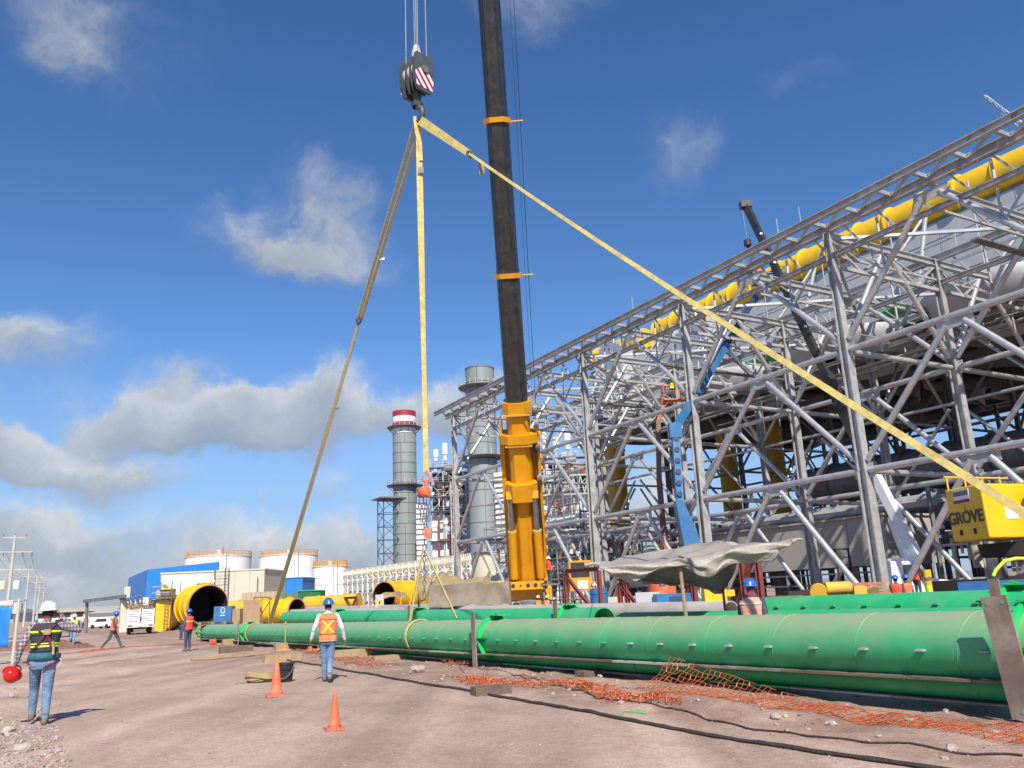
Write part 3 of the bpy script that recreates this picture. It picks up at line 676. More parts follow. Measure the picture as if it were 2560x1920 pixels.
# ------------------------------------------------------------------ boiler houses (white ribbed casing, steel frame, platforms)
def ribwall(t, a, b, z0, z1, step, m=m_white):
    """white casing wall with horizontal stiffener ribs"""
    a = np.asarray(a, float); b = np.asarray(b, float); n = A(-(b-a)[1], (b-a)[0], 0); n = -nrm(n) if nrm(n)[1] > 0 else nrm(n)
    MB().beam(a+A(0, 0, (z0+z1)/2)-n*.25, b+A(0, 0, (z0+z1)/2)-n*.25, .5, z1-z0).build('casing', m, t, False)
    z = z0+.3
    while z < z1: member('rib', 'bar', a+A(0, 0, z)+n*.12, b+A(0, 0, z)+n*.12, .3, .16, m_gsteel, t); z += step
m_shade = mat('shade_grey', (.085, .088, .09), .8, 0, .3, .5)  # near-black grey: deep shade put into the colour of casing and deck
def boiler(name, label, xa, xb, xr, ytop, ywall, Y, seed, red=(0.2, .5, .75)):
    rr = np.random.default_rng(seed); a = AT(xa, 1400, Y); b = AT(xb, 1400, Y); t = thing(name, label, 'boiler', (a[0], a[1], -.6)); zt = AT(xa, ytop, Y)[2]; zw = AT(xa, ywall, Y)[2]
    x0, x1 = a[0], b[0]
    MB().bx(x0, x1, Y+1.2, Y+26, -.7, zw).build('casing', m_white, t, False)
    for k in range(int((x1-x0)/1.15)): member('rib', 'bar', A(x0+.5+k*1.15, Y+1.1, 0), A(x0+.5+k*1.15, Y+1.1, zw-.1), .16, .3, m_white, t)
    MB().bx(x0+.2, x1-.2, Y+2.2, Y+24, zw, zt-3.2).build('upper_casing', m_shade, t, False)  # dark backing, the shade of the recess is in its colour
    nx = max(3, int(round((x1-x0)/4)))
    for k in range(nx+1):
        x = x0+(x1-x0)*k/nx; member('column', 'bar', A(x, Y, -.7), A(x, Y, zt), .32, .32, m_galvd, t); member('column', 'bar', A(x, Y+6, zw), A(x, Y+6, zt), .3, .3, m_galvd, t)
    lv = list(np.arange(4, zt+.1, 3.7))
    for z in lv:
        member('girder', 'bar', A(x0, Y, z), A(x1, Y, z), .25, .3, m_galvd, t)
        if z > zw or rr.random() < .4: MB().bx(x0-.9, x1+.9, Y-1.1, Y+1, z+.15, z+.27).build('platform', m_gsteel, t, False)
        if z > zw-1:
            for k in range(9): q = A(x0-.8+(x1-x0+1.6)*k/8, Y-1.05, z+.27); member('rail_post', 'bar', q, q+A(0, 0, 1.1), .09, .09, m_galvd, t)
            for hh in (.55, 1.1): member('hand_rail', 'bar', A(x0-.8, Y-1.05, z+.27+hh), A(x1+.8, Y-1.05, z+.27+hh), .07, .07, m_galvd, t)
    for i, z in enumerate(lv[:-1]):
        if z < zw-2: continue
        for k in range(nx):
            xa_, xb_ = x0+(x1-x0)*k/nx, x0+(x1-x0)*(k+1)/nx
            member('brace', 'bar', A(xa_ if (i+k) % 2 else xb_, Y-.02, z), A(xb_ if (i+k) % 2 else xa_, Y-.02, z+3.7), .16, .16, m_galvd, t)
    for f in red:                                        # maroon pipe supports in front of the casing
        x = x0+(x1-x0)*f; member('red_column', 'bar', A(x, Y-.6, -.5), A(x, Y-.6, zw*.97), .55, .4, m_redst, t)
    for z in np.arange(3, zw, 4.2): member('red_girt', 'bar', A(x0+(x1-x0)*red[0], Y-.5, z), A(x0+(x1-x0)*red[-1], Y-.5, z), .3, .45, m_redst, t)
    for k in range(5):
        x = x0+(x1-x0)*rr.uniform(.05, .95); member('downcomer', 'rod8', A(x, Y-.3, .5), A(x, Y-.3, zw*rr.uniform(.6, 1.05)), .18, .18, m_galvd if k % 2 else m_white, t)
    for k in range(4):
        x = x0+(x1-x0)*(.12+.25*k); hh = rr.uniform(2, 4.6); MB().lathe([(.5, 0), (.5, hh*.3), (.75, hh*.35), (.75, hh), (0, hh+.1)], A(x, Y+3, zt), n=14).build('silencer', m_tank, t)
    for k in range(26):                                  # lagged pipes, junction boxes and ducts on the platforms
        p = A(x0+(x1-x0)*rr.uniform(.0, 1), Y-rr.uniform(0, .9), zw+rr.uniform(-4, zt-zw-1)); sz_ = rr.uniform(.3, 1.3, 3); MB().box(p, (sz_[0], .5, sz_[2])).build('junction_box', (m_clad, m_gsteel, m_galvd, m_redst, m_white)[k % 5], t, False)
        q = p+A(rr.uniform(-2, 2), 0, rr.uniform(-3, 1)); member('small_pipe', 'rod8', p, A(q[0], p[1], p[2]), .12, .12, m_galvd, t); member('small_pipe', 'rod8', p, A(p[0], p[1], q[2]), .12, .12, m_white if k % 2 else m_galvd, t)
    for k in range(3):
        p = A(x0+(x1-x0)*rr.uniform(.1, .9), Y-.2, zw+rr.uniform(2, zt-zw-2)); MB().lathe([(0, -1.3), (1, -1.1), (1.1, 1.1), (0, 1.35)], p, (1, 0, 0), n=14).build('drum', m_cone if k == 0 else m_gsteel, t)
    return t, x0, x1, zt
bt, x0, x1, zt = boiler('boiler_house', 'white boiler house with maroon columns standing between the two stacks', 1080, 1176, 0, 1148, 1288, 206, 4)
a = AT(1042, 1400, 214); c = AT(1068, 1400, 214); ribwall(bt, (a[0], a[1], 0), (c[0], c[1], 0), 0, AT(1042, 1258, 214)[2], 1.35)
bt2, x0b, x1b, ztb = boiler('boiler_house', 'white boiler house with scaffolded platforms right of the crane boom', 1362, 1486, 0, 1120, 1240, 176, 9, (.35, .55))
a = AT(1242, 1400, 186); c = AT(1288, 1400, 184); ribwall(bt2, (a[0], a[1], 0), (c[0], c[1], 0), 0, AT(1242, 1182, 186)[2], 1.2)
for k in range(7):                     # truss girder high on the right boiler house
    xa, xb = x0b+(x1b-x0b)*k/7, x0b+(x1b-x0b)*(k+1)/7; z = AT(1400, 1190, 172)[2]
    member('truss_web', 'bar', A(xa, 171.5, z-4), A((xa+xb)/2, 171.5, z), .22, .22, m_galvd, bt2); member('truss_web', 'bar', A((xa+xb)/2, 171.5, z), A(xb, 171.5, z-4), .22, .22, m_galvd, bt2)
for dz in (0, -4): member('truss_chord', 'bar', A(x0b-2, 171.5, z+dz), A(x1b+2, 171.5, z+dz), .35, .35, m_galvd, bt2)
# slender lattice mast between the boiler house and second stack
p = AT(1160, 1395, 200); lattice('lattice_mast', 'pale galvanised lattice mast left of the plain grey stack', A(p[0], p[1], -.6), 4.2, 30, 3, m_galvd, r=.2)
# pale inlet duct at the foot of the second stack
p = AT(1215, 1440, 98); t = thing('inlet_duct', 'pale grey round duct with elbow at the foot of the plain stack', 'duct', (p[0], p[1], -.6))
q1 = AT(1214, 1381, 98)
MB().tube(A(q1[0], q1[1], -.6), q1, 1.7, n=32).build('vertical_duct', m_beige, t); MB().tube(q1-A(0, 0, .1), q1+A(0, 0, .06), 1.78, n=32).build('top_flange', m_clad, t); MB().tube(q1-A(0, 0, 3.2), q1-A(0, 0, 3.05), 1.76, n=32).build('seam_ring', m_clad, t)
MB().path([A(q1[0]+.8, q1[1]-.6, 3.1), A(q1[0]+3.6, q1[1]-1.2, 3.0), A(q1[0]+5.4, q1[1]-1.4, 2.4)], [1.35, 1.3, 1.25], 22).build('side_duct', m_beige, t)
MB().path([A(q1[0]+5.2, q1[1]-1.4, 2.3), A(q1[0]+7.4, q1[1]-1.7, 2)], .85, 18).build('nozzle', m_gsteel, t)

# ------------------------------------------------------------------ cream pipe rack
def pipe_rack():
    D = 55; us = []
    pa = PL(858, D); pb = PL(1330, D); n = 26; t = thing('pipe_rack', 'long cream steel pipe rack running in front of the stacks', 'pipe rack', (pa[0], pa[1], -.6))
    for k in range(n+1):
        p = pa+(pb-pa)*k/n; 
        for w in (0, 5): 
            q = p+PV*w; member('post', 'bar', q+A(0, 0, -.7), q+A(0, 0, 7.4), .34, .34, m_cream, t)
        for z in (3.0, 5.0, 6.4): member('cross_beam', 'bar', p+A(0, 0, z), p+PV*5+A(0, 0, z), .22, .28, m_cream, t)
        if k < n:
            for s in (.25, .5, .75): q = p+(pb-pa)/n*s; member('picket', 'bar', q+A(0, 0, 6.3), q+A(0, 0, 7.4), .22, .22, m_cream, t)
            if k % 2 == 0: member('brace', 'bar', p+A(0, 0, .0), p+(pb-pa)/n+A(0, 0, 5), .18, .18, m_cream, t)
    for z, w in ((3.0, .3), (5.0, .32), (6.35, .4), (7.4, .2)):
        for v in (0, 5): member('stringer', 'bar', pa+PV*v+A(0, 0, z), pb+PV*v+A(0, 0, z), w*.7, w, m_cream, t)
    for k in range(9):
        z = (3.35, 5.35, 6.7)[k % 3]; v = .8+3.6*(k/8); m = (m_galvd, m_white, m_gsteel, m_cream)[k % 4]; r = (.16, .24, .12)[k % 3]
        member('pipe', 'rod8', pa+PV*v+A(0, 0, z), pb+PV*v+A(0, 0, z), r, r, m, t)
pipe_rack()

# ------------------------------------------------------------------ the air cooled condenser: steel frame
L_, W_ = 12.0, 9.37; ZL, ZM, ZT = 6.85, 13.19, 19.97
frame_t = thing('condenser_frame', 'tall galvanised steel support frame of the condenser, filling the right', 'steel frame', ACC(24, 0, -.6))
FT = frame_t
def col(u, v, z1=ZT, r=.24, m=None):
    m = m or m_galvd
    for (za, zb, rr) in ((-.7, ZL, r*1.12), (ZL, ZM+.9, r), (ZM+.9, z1, r*.88)):
        p0 = ACC(u, v, za); p1 = ACC(u, v, zb); member('column', 'ibeam', p0, p1, rr*2, rr*2, m, FT, up=AU)
US = [-24, -12, 0, 12, 24, 36, 48]
VS = [0, W_, 2*W_, 3*W_, 4*W_, 5*W_, 6*W_]
nb = 0
for j, v in enumerate(VS):
    mm = m_galvd if j < 3 else m_gsteel; mb = m_galv if j < 3 else m_gsteel  # rear rows darker: shadow under the deck is put into their steel colour
    for i, u in enumerate(US):
        if j >= 3 and i == 0: continue
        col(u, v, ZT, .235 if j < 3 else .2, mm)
        # node plates
        if j < 2 and i > 0:
            for z in (ZL, ZM):
                c = ACC(u, v, z); MB().beam(c-AU*.55, c+AU*.55, .05, .75).build('gusset', mm, FT, False)
                MB().beam(c-AV*.0, c+AV*.6, .05, .6).build('gusset', mm, FT, False)
    for i in range(len(US)-1):
        u0, u1 = US[i], US[i+1]; um = (u0+u1)/2
        for z, r in ((ZL, .165), (ZM, .165)):
            if j >= 3 and i % 2 and z == ZL: pass
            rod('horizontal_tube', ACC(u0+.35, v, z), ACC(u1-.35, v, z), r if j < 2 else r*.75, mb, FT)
        tiers = ((-.4, ZL), (ZL+.2, ZM), (ZM+.3, ZT-.3)) if j < 2 else ((ZL+.2, ZM), (ZM+.3, ZT-.3))
        for ti, (za, zb) in enumerate(tiers):
            if j >= 3 and (i+j+ti) % 2: continue
            if j == 0 and i == 0 and za > 10: continue
            r = .155 if j < 2 else .125
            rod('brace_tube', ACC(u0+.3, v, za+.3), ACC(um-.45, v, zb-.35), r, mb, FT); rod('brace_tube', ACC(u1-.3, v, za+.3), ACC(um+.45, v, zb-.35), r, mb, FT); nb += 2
            if j < 2: MB().beam(ACC(um-.9, v, zb-.28), ACC(um+.9, v, zb-.28), .05, .55).build('gusset', mm, FT, False)
    if j < len(VS)-1:
        v1 = VS[j+1]; vm = (v+v1)/2
        for i, u in enumerate(US):
            if j >= 3 and i == 0: continue
            for z, r in ((ZL, .15), (ZM, .16)): rod('horizontal_tube', ACC(u, v+.35, z), ACC(u, v1-.35, z), r if j < 2 else r*.75, mb, FT)
            for ti, (za, zb) in enumerate(((ZL+.2, ZM), (ZM+.3, ZT-.3))):
                if j >= 2 and (i+j+ti) % 2: continue
                if ti == 0 and j < 2: continue
                rod('brace_tube', ACC(u, v+.3, za+.3), ACC(u, vm-.4, zb-.35), .155 if j < 2 else .12, mb, FT); rod('brace_tube', ACC(u, v1-.3, za+.3), ACC(u, vm+.4, zb-.35), .155 if j < 2 else .12, mb, FT); nb += 2
# roof level girders, under construction in front of the finished cells
UE = [-26, 49.9]
for v, w, h, z in ((-1.35, .3, .38, 20.35), (0, .34, .5, 20.15), (W_, .32, .42, 20.0), (2*W_-.5, .34, .5, 20.0)):
    member('edge_beam' if v <= 0 else 'roof_beam', 'ibeam', ACC(UE[0], v, z), ACC(UE[1], v, z), w, h, m_galvd, FT)
for v, z in ((0, 18.55), (W_, 18.45), (2*W_-.5, 18.45)):
    member('lower_chord', 'ibeam', ACC(UE[0]+2, v, z), ACC(48, v, z), .26, .26, m_galvd, FT)
    for k in range(36):
        u = -24+2*k; member('web', 'bar', ACC(u, v, z), ACC(u+(1 if k % 2 else 1), v, ZT), .1, .1, m_galvd, FT)
for k in range(38):
    u = -24+2*k
    if u > 49: continue
    member('outrigger', 'bar', ACC(u, -1.3, 20.28), ACC(u, 0, 20.28), .16, .2, m_galv, FT)
    member('outrigger', 'bar', ACC(u, -1.3, 20.24), ACC(u+2, 0, 20.24), .14, .1, m_galv, FT)
    MB().box(ACC(u+1, -1.35, 20.35), (.03, .3, .36), rotz(-AAZ)).build('stiffener', m_galvd, FT, False) if u < 50 else None
for k in range(13):
    u = -24+6*k; member('cross_girder', 'ibeam', ACC(u, 0, 19.75), ACC(u, 2*W_-.5, 19.75), .28, .42, m_galv, FT)
for k in range(13):
    u = -24+6*k
    for j in (0, 1):
        a, c = ACC(u, W_*j, 19.55), ACC(u+6, W_*(j+1), 19.55)
        if (k+j) % 2: a, c = ACC(u+6, W_*j, 19.55), ACC(u, W_*(j+1), 19.55)
        if u < 48: member('plan_brace', 'bar', a, c, .2, .16, m_galv, FT)
for k in range(7):
    u = -24+12*k                                         # hanging transverse trusses
    for j in (0, 1):
        member('truss_chord', 'bar', ACC(u, W_*j, 18.0), ACC(u, W_*(j+1), 18.0), .18, .2, m_galvd, FT)
        for s in range(4): member('truss_web', 'bar', ACC(u, W_*(j+s/4), 18.0 if s % 2 else 19.6), ACC(u, W_*(j+(s+1)/4), 19.6 if s % 2 else 18.0), .12, .12, m_galvd, FT)
# thin secondary steel: purlins, lacing, hand rails and cable trays high in the open bays
rs = np.random.default_rng(77)
for k in range(13):
    u = -24+6*k
    if u > 46: continue
    for j in range(8):
        va, vb = 2*W_*j/8, 2*W_*(j+1)/8
        if (k+j) % 2: member('lacing', 'bar', ACC(u, va, 18.7), ACC(u, vb, 19.6), .075, .075, m_galv, FT)
        else: member('lacing', 'bar', ACC(u, va, 19.6), ACC(u, vb, 18.7), .075, .075, m_galv, FT)
    member('lacing_chord', 'bar', ACC(u, 0, 18.65), ACC(u, 2*W_, 18.65), .12, .12, m_galvd, FT)
for v in (3.2, 11): member('purlin', 'bar', ACC(-25, v, 20.05), ACC(49, v, 20.05), .09, .14, m_galv, FT)
for v, z in ((-1.3, 21.3), (-1.3, 20.9), (2*W_-1, 21.2)): member('hand_rail', 'rod8', ACC(-25, v, z), ACC(-12 if v < 0 else 49, v, z), .035, .035, m_galv, FT)
for k in range(30): member('rail_post', 'rod8', ACC(-24+2.5*k, W_ if k % 2 else 2*W_-1, 20.1), ACC(-24+2.5*k, W_ if k % 2 else 2*W_-1, 21.2), .03, .03, m_galv, FT)
for j, v in enumerate((0, W_, 2*W_)):
    for i in range(len(US)-1):
        um = (US[i]+US[i+1])/2
        for sg in (-1, 1): member('tie_rod', 'bar', ACC(um+sg*3.0, v, (ZM+ZT)/2), ACC(um+sg*3.0, v, ZT-.3), .1, .1, m_galvd, FT); member('tie_rod', 'bar', ACC(um+sg*3.0, v, (ZM+ZT)/2), ACC(um+sg*6, v, ZT-.4), .09, .09, m_galv, FT)
for k in range(46):
    u, v = rs.uniform(-22, 46), rs.uniform(8, 18); z = rs.uniform(14.5, 19); q = rs.integers(3); e = (ACC(u+rs.uniform(2, 6), v, z), ACC(u, v+rs.uniform(2, 4), z), ACC(u, v, z-rs.uniform(1, 4)))[q]; member('service_tube', 'rod8', ACC(u, v, z), e, .05, .05, (m_galv, m_galvd, m_white, m_rust)[k % 4], FT)
for u in (-6, 18, 30, 42): member('cable_tray', 'bar', ACC(u, 3, 17.6), ACC(u, 2*W_, 17.6), .45, .1, m_gsteel, FT)
for v in (2*W_-.8, 2*W_-2): member('cable_tray', 'bar', ACC(-20, v, 17.0), ACC(44, v, 17.0), .5, .1, m_galvd, FT)

# light posts and rails on top
for (u, v) in ((2.2, -1.3), (.6, -1.3), (15.6, -1.3)):
    rod('guard_post', ACC(u, v, 20.4), ACC(u, v, 21.5), .03, m_galv, FT, 'rod8')
for u in np.arange(-18, 48, 6): rod('hanging_rod', ACC(u, 2*W_-4, 20), ACC(u, 2*W_-4, 26.5), .05, m_galv, FT, 'rod8')
# sloping wind-brace frames standing on the girders
for u in np.arange(-16, 46, 10.0):
    rod('a_frame_leg', ACC(u, 2*W_-5, 20.2), ACC(u+1.0, 2*W_-1, 26.8), .16, m_galv, FT); rod('a_frame_leg', ACC(u+4.4, 2*W_-5, 20.2), ACC(u+1.2, 2*W_-1, 26.8), .12, m_galvd, FT)
    rod('a_frame_tie', ACC(u-3, 2*W_-3, 23.6), ACC(u+7, 2*W_-3, 23.6), .07, m_galvd, FT, 'rod8')

# ------------------------------------------------------------------ finished fan deck with wall, fans
V0 = 2*W_+.2
deck = thing('fan_deck', 'dark fan deck with big fan rings and grey wind wall high on the condenser', 'condenser', ACC(20, V0, 20))
UDL, UDR, VD1 = 50.5, -34, 62
NU = 8
for k in range(NU):
    for j in range(4):
        u0 = UDR+(UDL-UDR)*k/NU; u1 = UDR+(UDL-UDR)*(k+1)/NU-.05; va = V0+(VD1-V0)*j/4; vb = V0+(VD1-V0)*(j+1)/4-.05
        c = ACC((u0+u1)/2, (va+vb)/2, 20.75); MB().box(c, (vb-va, u1-u0, .3), rotz(-AAZ)).build('deck_panel', m_shade, deck, False)  # underside shade painted in with the dark panel colour
        if j < 3: 
            c = ACC((u0+u1)/2, (va+vb)/2, 18.3)
            MB().lathe([(4.2, 0), (4.25, .9), (4.5, 1.7), (5.1, 2.25)], c, n=36).build('fan_ring', m_gsteel, deck, solid=.06)  # rings in dark grey, deepening the shade below the deck by colour
            b = MB()
            for q in range(6):
                a = 2*math.pi*q/6+k; b.box(c+A(2.1*math.cos(a), 2.1*math.sin(a), 1.0), (4.0, .55, .08), rotz(a)@np.array([[1, 0, 0], [0, .94, -.34], [0, .34, .94]]))
            b.lathe([(0, .6), (.5, .65), (.5, 1.4), (0, 1.45)], c, n=12); b.build('fan', m_dark, deck)
            for s in (-.6, .6): member('fan_bridge', 'bar', ACC((u0+u1)/2+s, va, 19.6), ACC((u0+u1)/2+s, vb, 19.6), .16, .3, m_gsteel, deck)
    for j in range(9): 
        u = UDR+(UDL-UDR)*k/NU
        if j % 2 == 0: member('deck_beam', 'ibeam', ACC(u, V0, 20.2), ACC(u, VD1, 20.2), .3, .6, m_gsteel, deck); break
for j in range(8): member('deck_beam', 'ibeam', ACC(UDR, V0+j*6, 20.1), ACC(UDL, V0+j*6, 20.1), .3, .6, m_gsteel, deck)
for k in range(15):
    for q in range(4):
        u0 = -34+5.6*k; z0 = 21.0+1.48*q; MB().beam(ACC(u0, V0+.2+.08*q, z0+.68), ACC(u0+5.55, V0+.2+.08*q, z0+.68), .12, 1.36).build('wall_panel', m_clad, deck, False)
for q in range(4):
    MB().beam(ACC(-34, V0+.4, 21+1.48*q+1.42), ACC(50, V0+.4, 21+1.48*q+1.42), .1, .16).build('wall_rail', m_gsteel, deck, False)
MB().beam(ACC(-34, V0+.8, 23.9), ACC(50, V0+.8, 23.9), .2, 6.2).build('wall_backing', m_gsteel, deck, False)
# corrugated gable bays that stick out of the wall on the left
for u, z1 in ((44, 29.2), (30.5, 27.4)):
    for k in range(8):
        p = u-2.2+.55*k; MB().beam(ACC(p, V0-1.5, 21.2), ACC(p, V0-1.5, z1-.35*abs(k-3.5)), .52, .1, up=AV).build('corrugated_sheet', m_galv, deck, False)
    for s in (-2.5, 2.5): 
        rod('gable_post', ACC(u+s, V0-1.8, 20.2), ACC(u+s*.35, V0-1.2, z1+.6), .14, m_galv, deck)
        for q in range(5): MB().beam(ACC(u+s, V0-1.4, 21.8+1.25*q), ACC(u+s, V0+.3, 21.8+1.25*q), .06, 1.15).build('wall_panel', m_clad, deck, False)
# bright curved inlet cowls seen low behind the front bays
for u, v in ((27, V0-2.2), (14.5, V0-2.0), (1.5, V0-2.2)):
    MB().lathe([(4.7, 0), (4.9, 1.5), (5.4, 2.1)], ACC(u, v+3, 18.1), n=40).build('inlet_cowl', m_clad, deck, solid=.08)
# small green work platforms under the deck
for k, (x, y) in enumerate(((2230, 780), (2440, 730), (1905, 900))):
    p = ONV(x, y, V0-3); MB().box(ACC(p[0], p[1], p[2]), (1.6, 2.6, .12), rotz(-AAZ)).build('green_platform', m_bgreen, deck, False)
# ribbed yellow duct on top of the wall
duct = thing('steam_duct', 'ribbed yellow steam duct running along the top of the condenser wall', 'duct', ACC(10, V0+1.2, 27))
for k in range(27):
    u0 = -28+2.85*k
    if 37.2 < u0 < 38.5: continue
    c0, c1 = ACC(u0, V0+1.3, 28.25), ACC(u0+2.8, V0+1.3, 28.25); MB().tube(c0, c1, 1.45, n=26).build('duct_section', m_yellow, duct)
    MB().lathe([(1.4, -.07), (1.62, -.07), (1.62, .07), (1.4, .07)], c1, AU, n=26).build('rib', m_yellow, duct)
# yellow risers
def riser(x, wpx, v, label, ybot):
    p = ONV(x, 1300, v); c = ACC(p[0], v, 0); dist = np.linalg.norm(c[:2]); r = wpx/2*dist*.97/FPX
    t = thing('riser_duct', label, 'duct', A(c[0], c[1], 0), 0, 'yellow vertical risers under the deck')
    zb = ONV(x, ybot, v)[2]; n = 7; zz = np.linspace(zb, 20.4, n+1)
    for k in range(n):
        MB().lathe([(r, zz[k]), (r, zz[k+1]-.05)], A(c[0], c[1], 0), n=28).build('duct_section', m_dyellow, t)
        MB().lathe([(r, zz[k+1]-.12), (r+.12, zz[k+1]-.12), (r+.12, zz[k+1]+.02), (r, zz[k+1]+.02)], A(c[0], c[1], 0), n=28).build('rib', m_dyellow, t)
    MB().lathe([(r*1.05, -.6), (r*1.05, zb-.3), (r*.98, zb)], A(c[0], c[1], 0), n=28).build('grey_base', m_gsteel, t)
riser(1548, 54, 24, 'leftmost yellow riser duct, fully lit on its left side', 1400)
riser(1690, 34, 32, 'second yellow riser duct, partly behind the blue lift arm', 1395)
riser(1836, 46, 32, 'third yellow riser duct seen between the braces', 1380)
riser(1957, 46, 34, 'rightmost yellow riser duct beside the dark horizontal duct', 1380)
p0, p1 = ONV(2018, 1222, 26), ONV(2200, 1200, 26)
t = thing('horizontal_duct', 'dark grey ribbed horizontal duct under the fan deck', 'duct', ACC(p0[0], 26, 8)); z = p0[2]; n = 6
for k in range(n):
    a = ACC(p0[0]+(p1[0]-14-p0[0])*k/n, 26, z); c = ACC(p0[0]+(p1[0]-14-p0[0])*(k+1)/n, 26, z); MB().tube(a, c, 1.75, n=24).build('duct_section', m_gsteel, t); MB().tube(c-AU*.08, c+AU*.08, 1.92, n=24).build('rib', m_gsteel, t)
for k in (0, 3, 6):
    a = ACC(p0[0]+(p1[0]-14-p0[0])*k/n, 26, 0); member('support', 'bar', a+A(0, 0, -.6), a+A(0, 0, z-1.6), .4, .4, m_gsteel, t)
# long beige enclosure standing on legs under the frame
enc = thing('equipment_enclosure', 'long beige box enclosure on legs under the steel frame', 'enclosure', ACC(18, 14, -.6))
for k in range(6):
    u0 = 9.6+3.1*k; MB().box(ACC(u0+1.53, 17, 4.1), (6, 3.06, 3.3), rotz(-AAZ)).build('wall_panel', m_enclose, enc, False)
MB().box(ACC(18.9, 17, 5.82), (6.3, 18.9, .15), rotz(-AAZ)).build('roof', m_enclose, enc, False)
for k in range(7):
    for v in (14.3, 19.5): p = ACC(9.8+3.05*k, v, -.6); member('leg', 'bar', p, p+A(0, 0, 3.05), .25, .25, m_gsteel, enc)
for k in range(3): member('base_rail', 'bar', ACC(9.6, 14.2, .5+.75*k), ACC(28.2, 14.2, .5+.75*k), .1, .12, m_gsteel, enc)
for k in range(4): member('top_pipe', 'rod8', ACC(6, 14.6+k, 6.2+.25*k), ACC(32, 14.6+k, 6.2+.25*k), .2, .2, m_galvd, enc)

# ------------------------------------------------------------------ pipework and scaffolds low under the deck
def pipework(name, label, u0, u1, v, zs, seed, m=(m_galvd, m_gsteel, m_cream, m_clad), n=14, dep=6):
    rr = np.random.default_rng(seed); t = thing(name, label, 'pipework', ACC(u0, v, -.6))
    for k in range(n):
        z = rr.uniform(*zs); vv = v+rr.uniform(0, dep); r = rr.choice([.1, .16, .25, .4]); a = u0+rr.uniform(0, .3)*(u1-u0); c = u1-rr.uniform(0, .3)*(u1-u0)
        pts = [ACC(a, vv, max(0, z-rr.uniform(1, 3))), ACC(a, vv, z-r), ACC(a+.5, vv, z), ACC(c-.5, vv, z), ACC(c, vv, z-.5), ACC(c, vv, max(-.3, z-rr.uniform(1.5, 4)))]
        MB().path(pts, r, 10).build('pipe', m[rr.integers(len(m))], t)
    for k in range(int((u1-u0)/4)+1):
        for vv in (v, v+dep): member('post', 'bar', ACC(u0+4*k, vv, -.6), ACC(u0+4*k, vv, zs[1]+.3), .22, .22, m_gsteel, t)
        for z in (zs[0], (zs[0]+zs[1])/2, zs[1]): member('beam', 'bar', ACC(u0+4*k, v, z), ACC(u0+4*k, v+dep, z), .18, .22, m_gsteel, t)
    for k in range(6):
        p = ACC(rr.uniform(u0, u1), v+rr.uniform(0, dep), rr.uniform(*zs)); s = rr.uniform(.5, 1.3)
        MB().lathe([(0, -s), (s*.5, -s*.9), (s*.55, s*.8), (0, s)], p, AU if k % 2 else (0, 0, 1), n=14).build('vessel', m[(k+1) % len(m)], t)
    return t
def scaffold(label, u, v, w, h, seed, m=m_galv):
    t = thing('scaffold', label, 'scaffold', ACC(u, v, -.6), 0, 'scaffold towers in the plant')
    nx = max(2, int(w/1.8))
    for i in range(nx+1):
        for d in (0, 1.4): rod('standard', ACC(u+i*w/nx, v+d, -.6), ACC(u+i*w/nx, v+d, h), .045, m, t, 'rod8')
    z = .8; k = 0
    while z < h:
        for d in (0, 1.4): rod('ledger', ACC(u-.3, v+d, z), ACC(u+w+.3, v+d, z), .04, m, t, 'rod8')
        if k % 2 == 0: MB().box(ACC(u+w/2, v+.7, z+.08), (1.3, w, .05), rotz(-AAZ)).build('plank_deck', m_wood, t, False)
        if k % 2 == 0: rod('diagonal', ACC(u, v, z), ACC(u+w/nx, v, z+1.8), .035, m, t, 'rod8')
        z += 1.0; k += 1
pipework('pipework', 'tangle of grey pipes and vessels behind the crane carrier', 40, 62, 10, (2.5, 8), 1, n=22, dep=9)
pipework('pipework', 'grey pipework low under the left bays of the condenser', 26, 42, 12, (1.5, 6.5), 2, n=20, dep=9)
pipework('pipework', 'cream and grey piping seen past the third riser', 30, 60, 44, (3, 9), 3, n=22, dep=8)
pipework('pipework', 'dense piping behind the beige enclosure', 4, 30, 30, (3, 8.5), 4, n=24, dep=8)
pipework('pipework', 'shaded pipes and tanks behind the yellow counterweight', -18, 8, 14, (1, 7), 5, n=26, dep=10)
pipework('pipework', 'far piping low beyond the right bays', -10, 14, 34, (2, 8), 6, n=20, dep=10)
pipework('pipework', 'bright cream piping behind the steel frame left of the lift', 64, 92, 26, (5, 12), 12, (m_cream, m_white, m_galvd), 24, 10)
scaffold('scaffold tower behind the carrier of the orange crane', 46, 6, 5, 8.5, 1)
scaffold('scaffold tower between the crane and the first frame column', 40, 8, 4, 6, 2)
scaffold('tall scaffold under the leftmost riser', 50, 20, 4, 9, 3)
scaffold('scaffold beside the lower arm of the blue lift', 30, 11, 3.5, 6, 4)
scaffold('scaffold in deep shade behind the yellow counterweight', -6, 10, 5, 7, 5)
scaffold('scaffold tower in front of the right boiler house', 78, 34, 7, 22, 6)
scaffold('second scaffold in front of the right boiler house', 92, 30, 6, 17, 7)
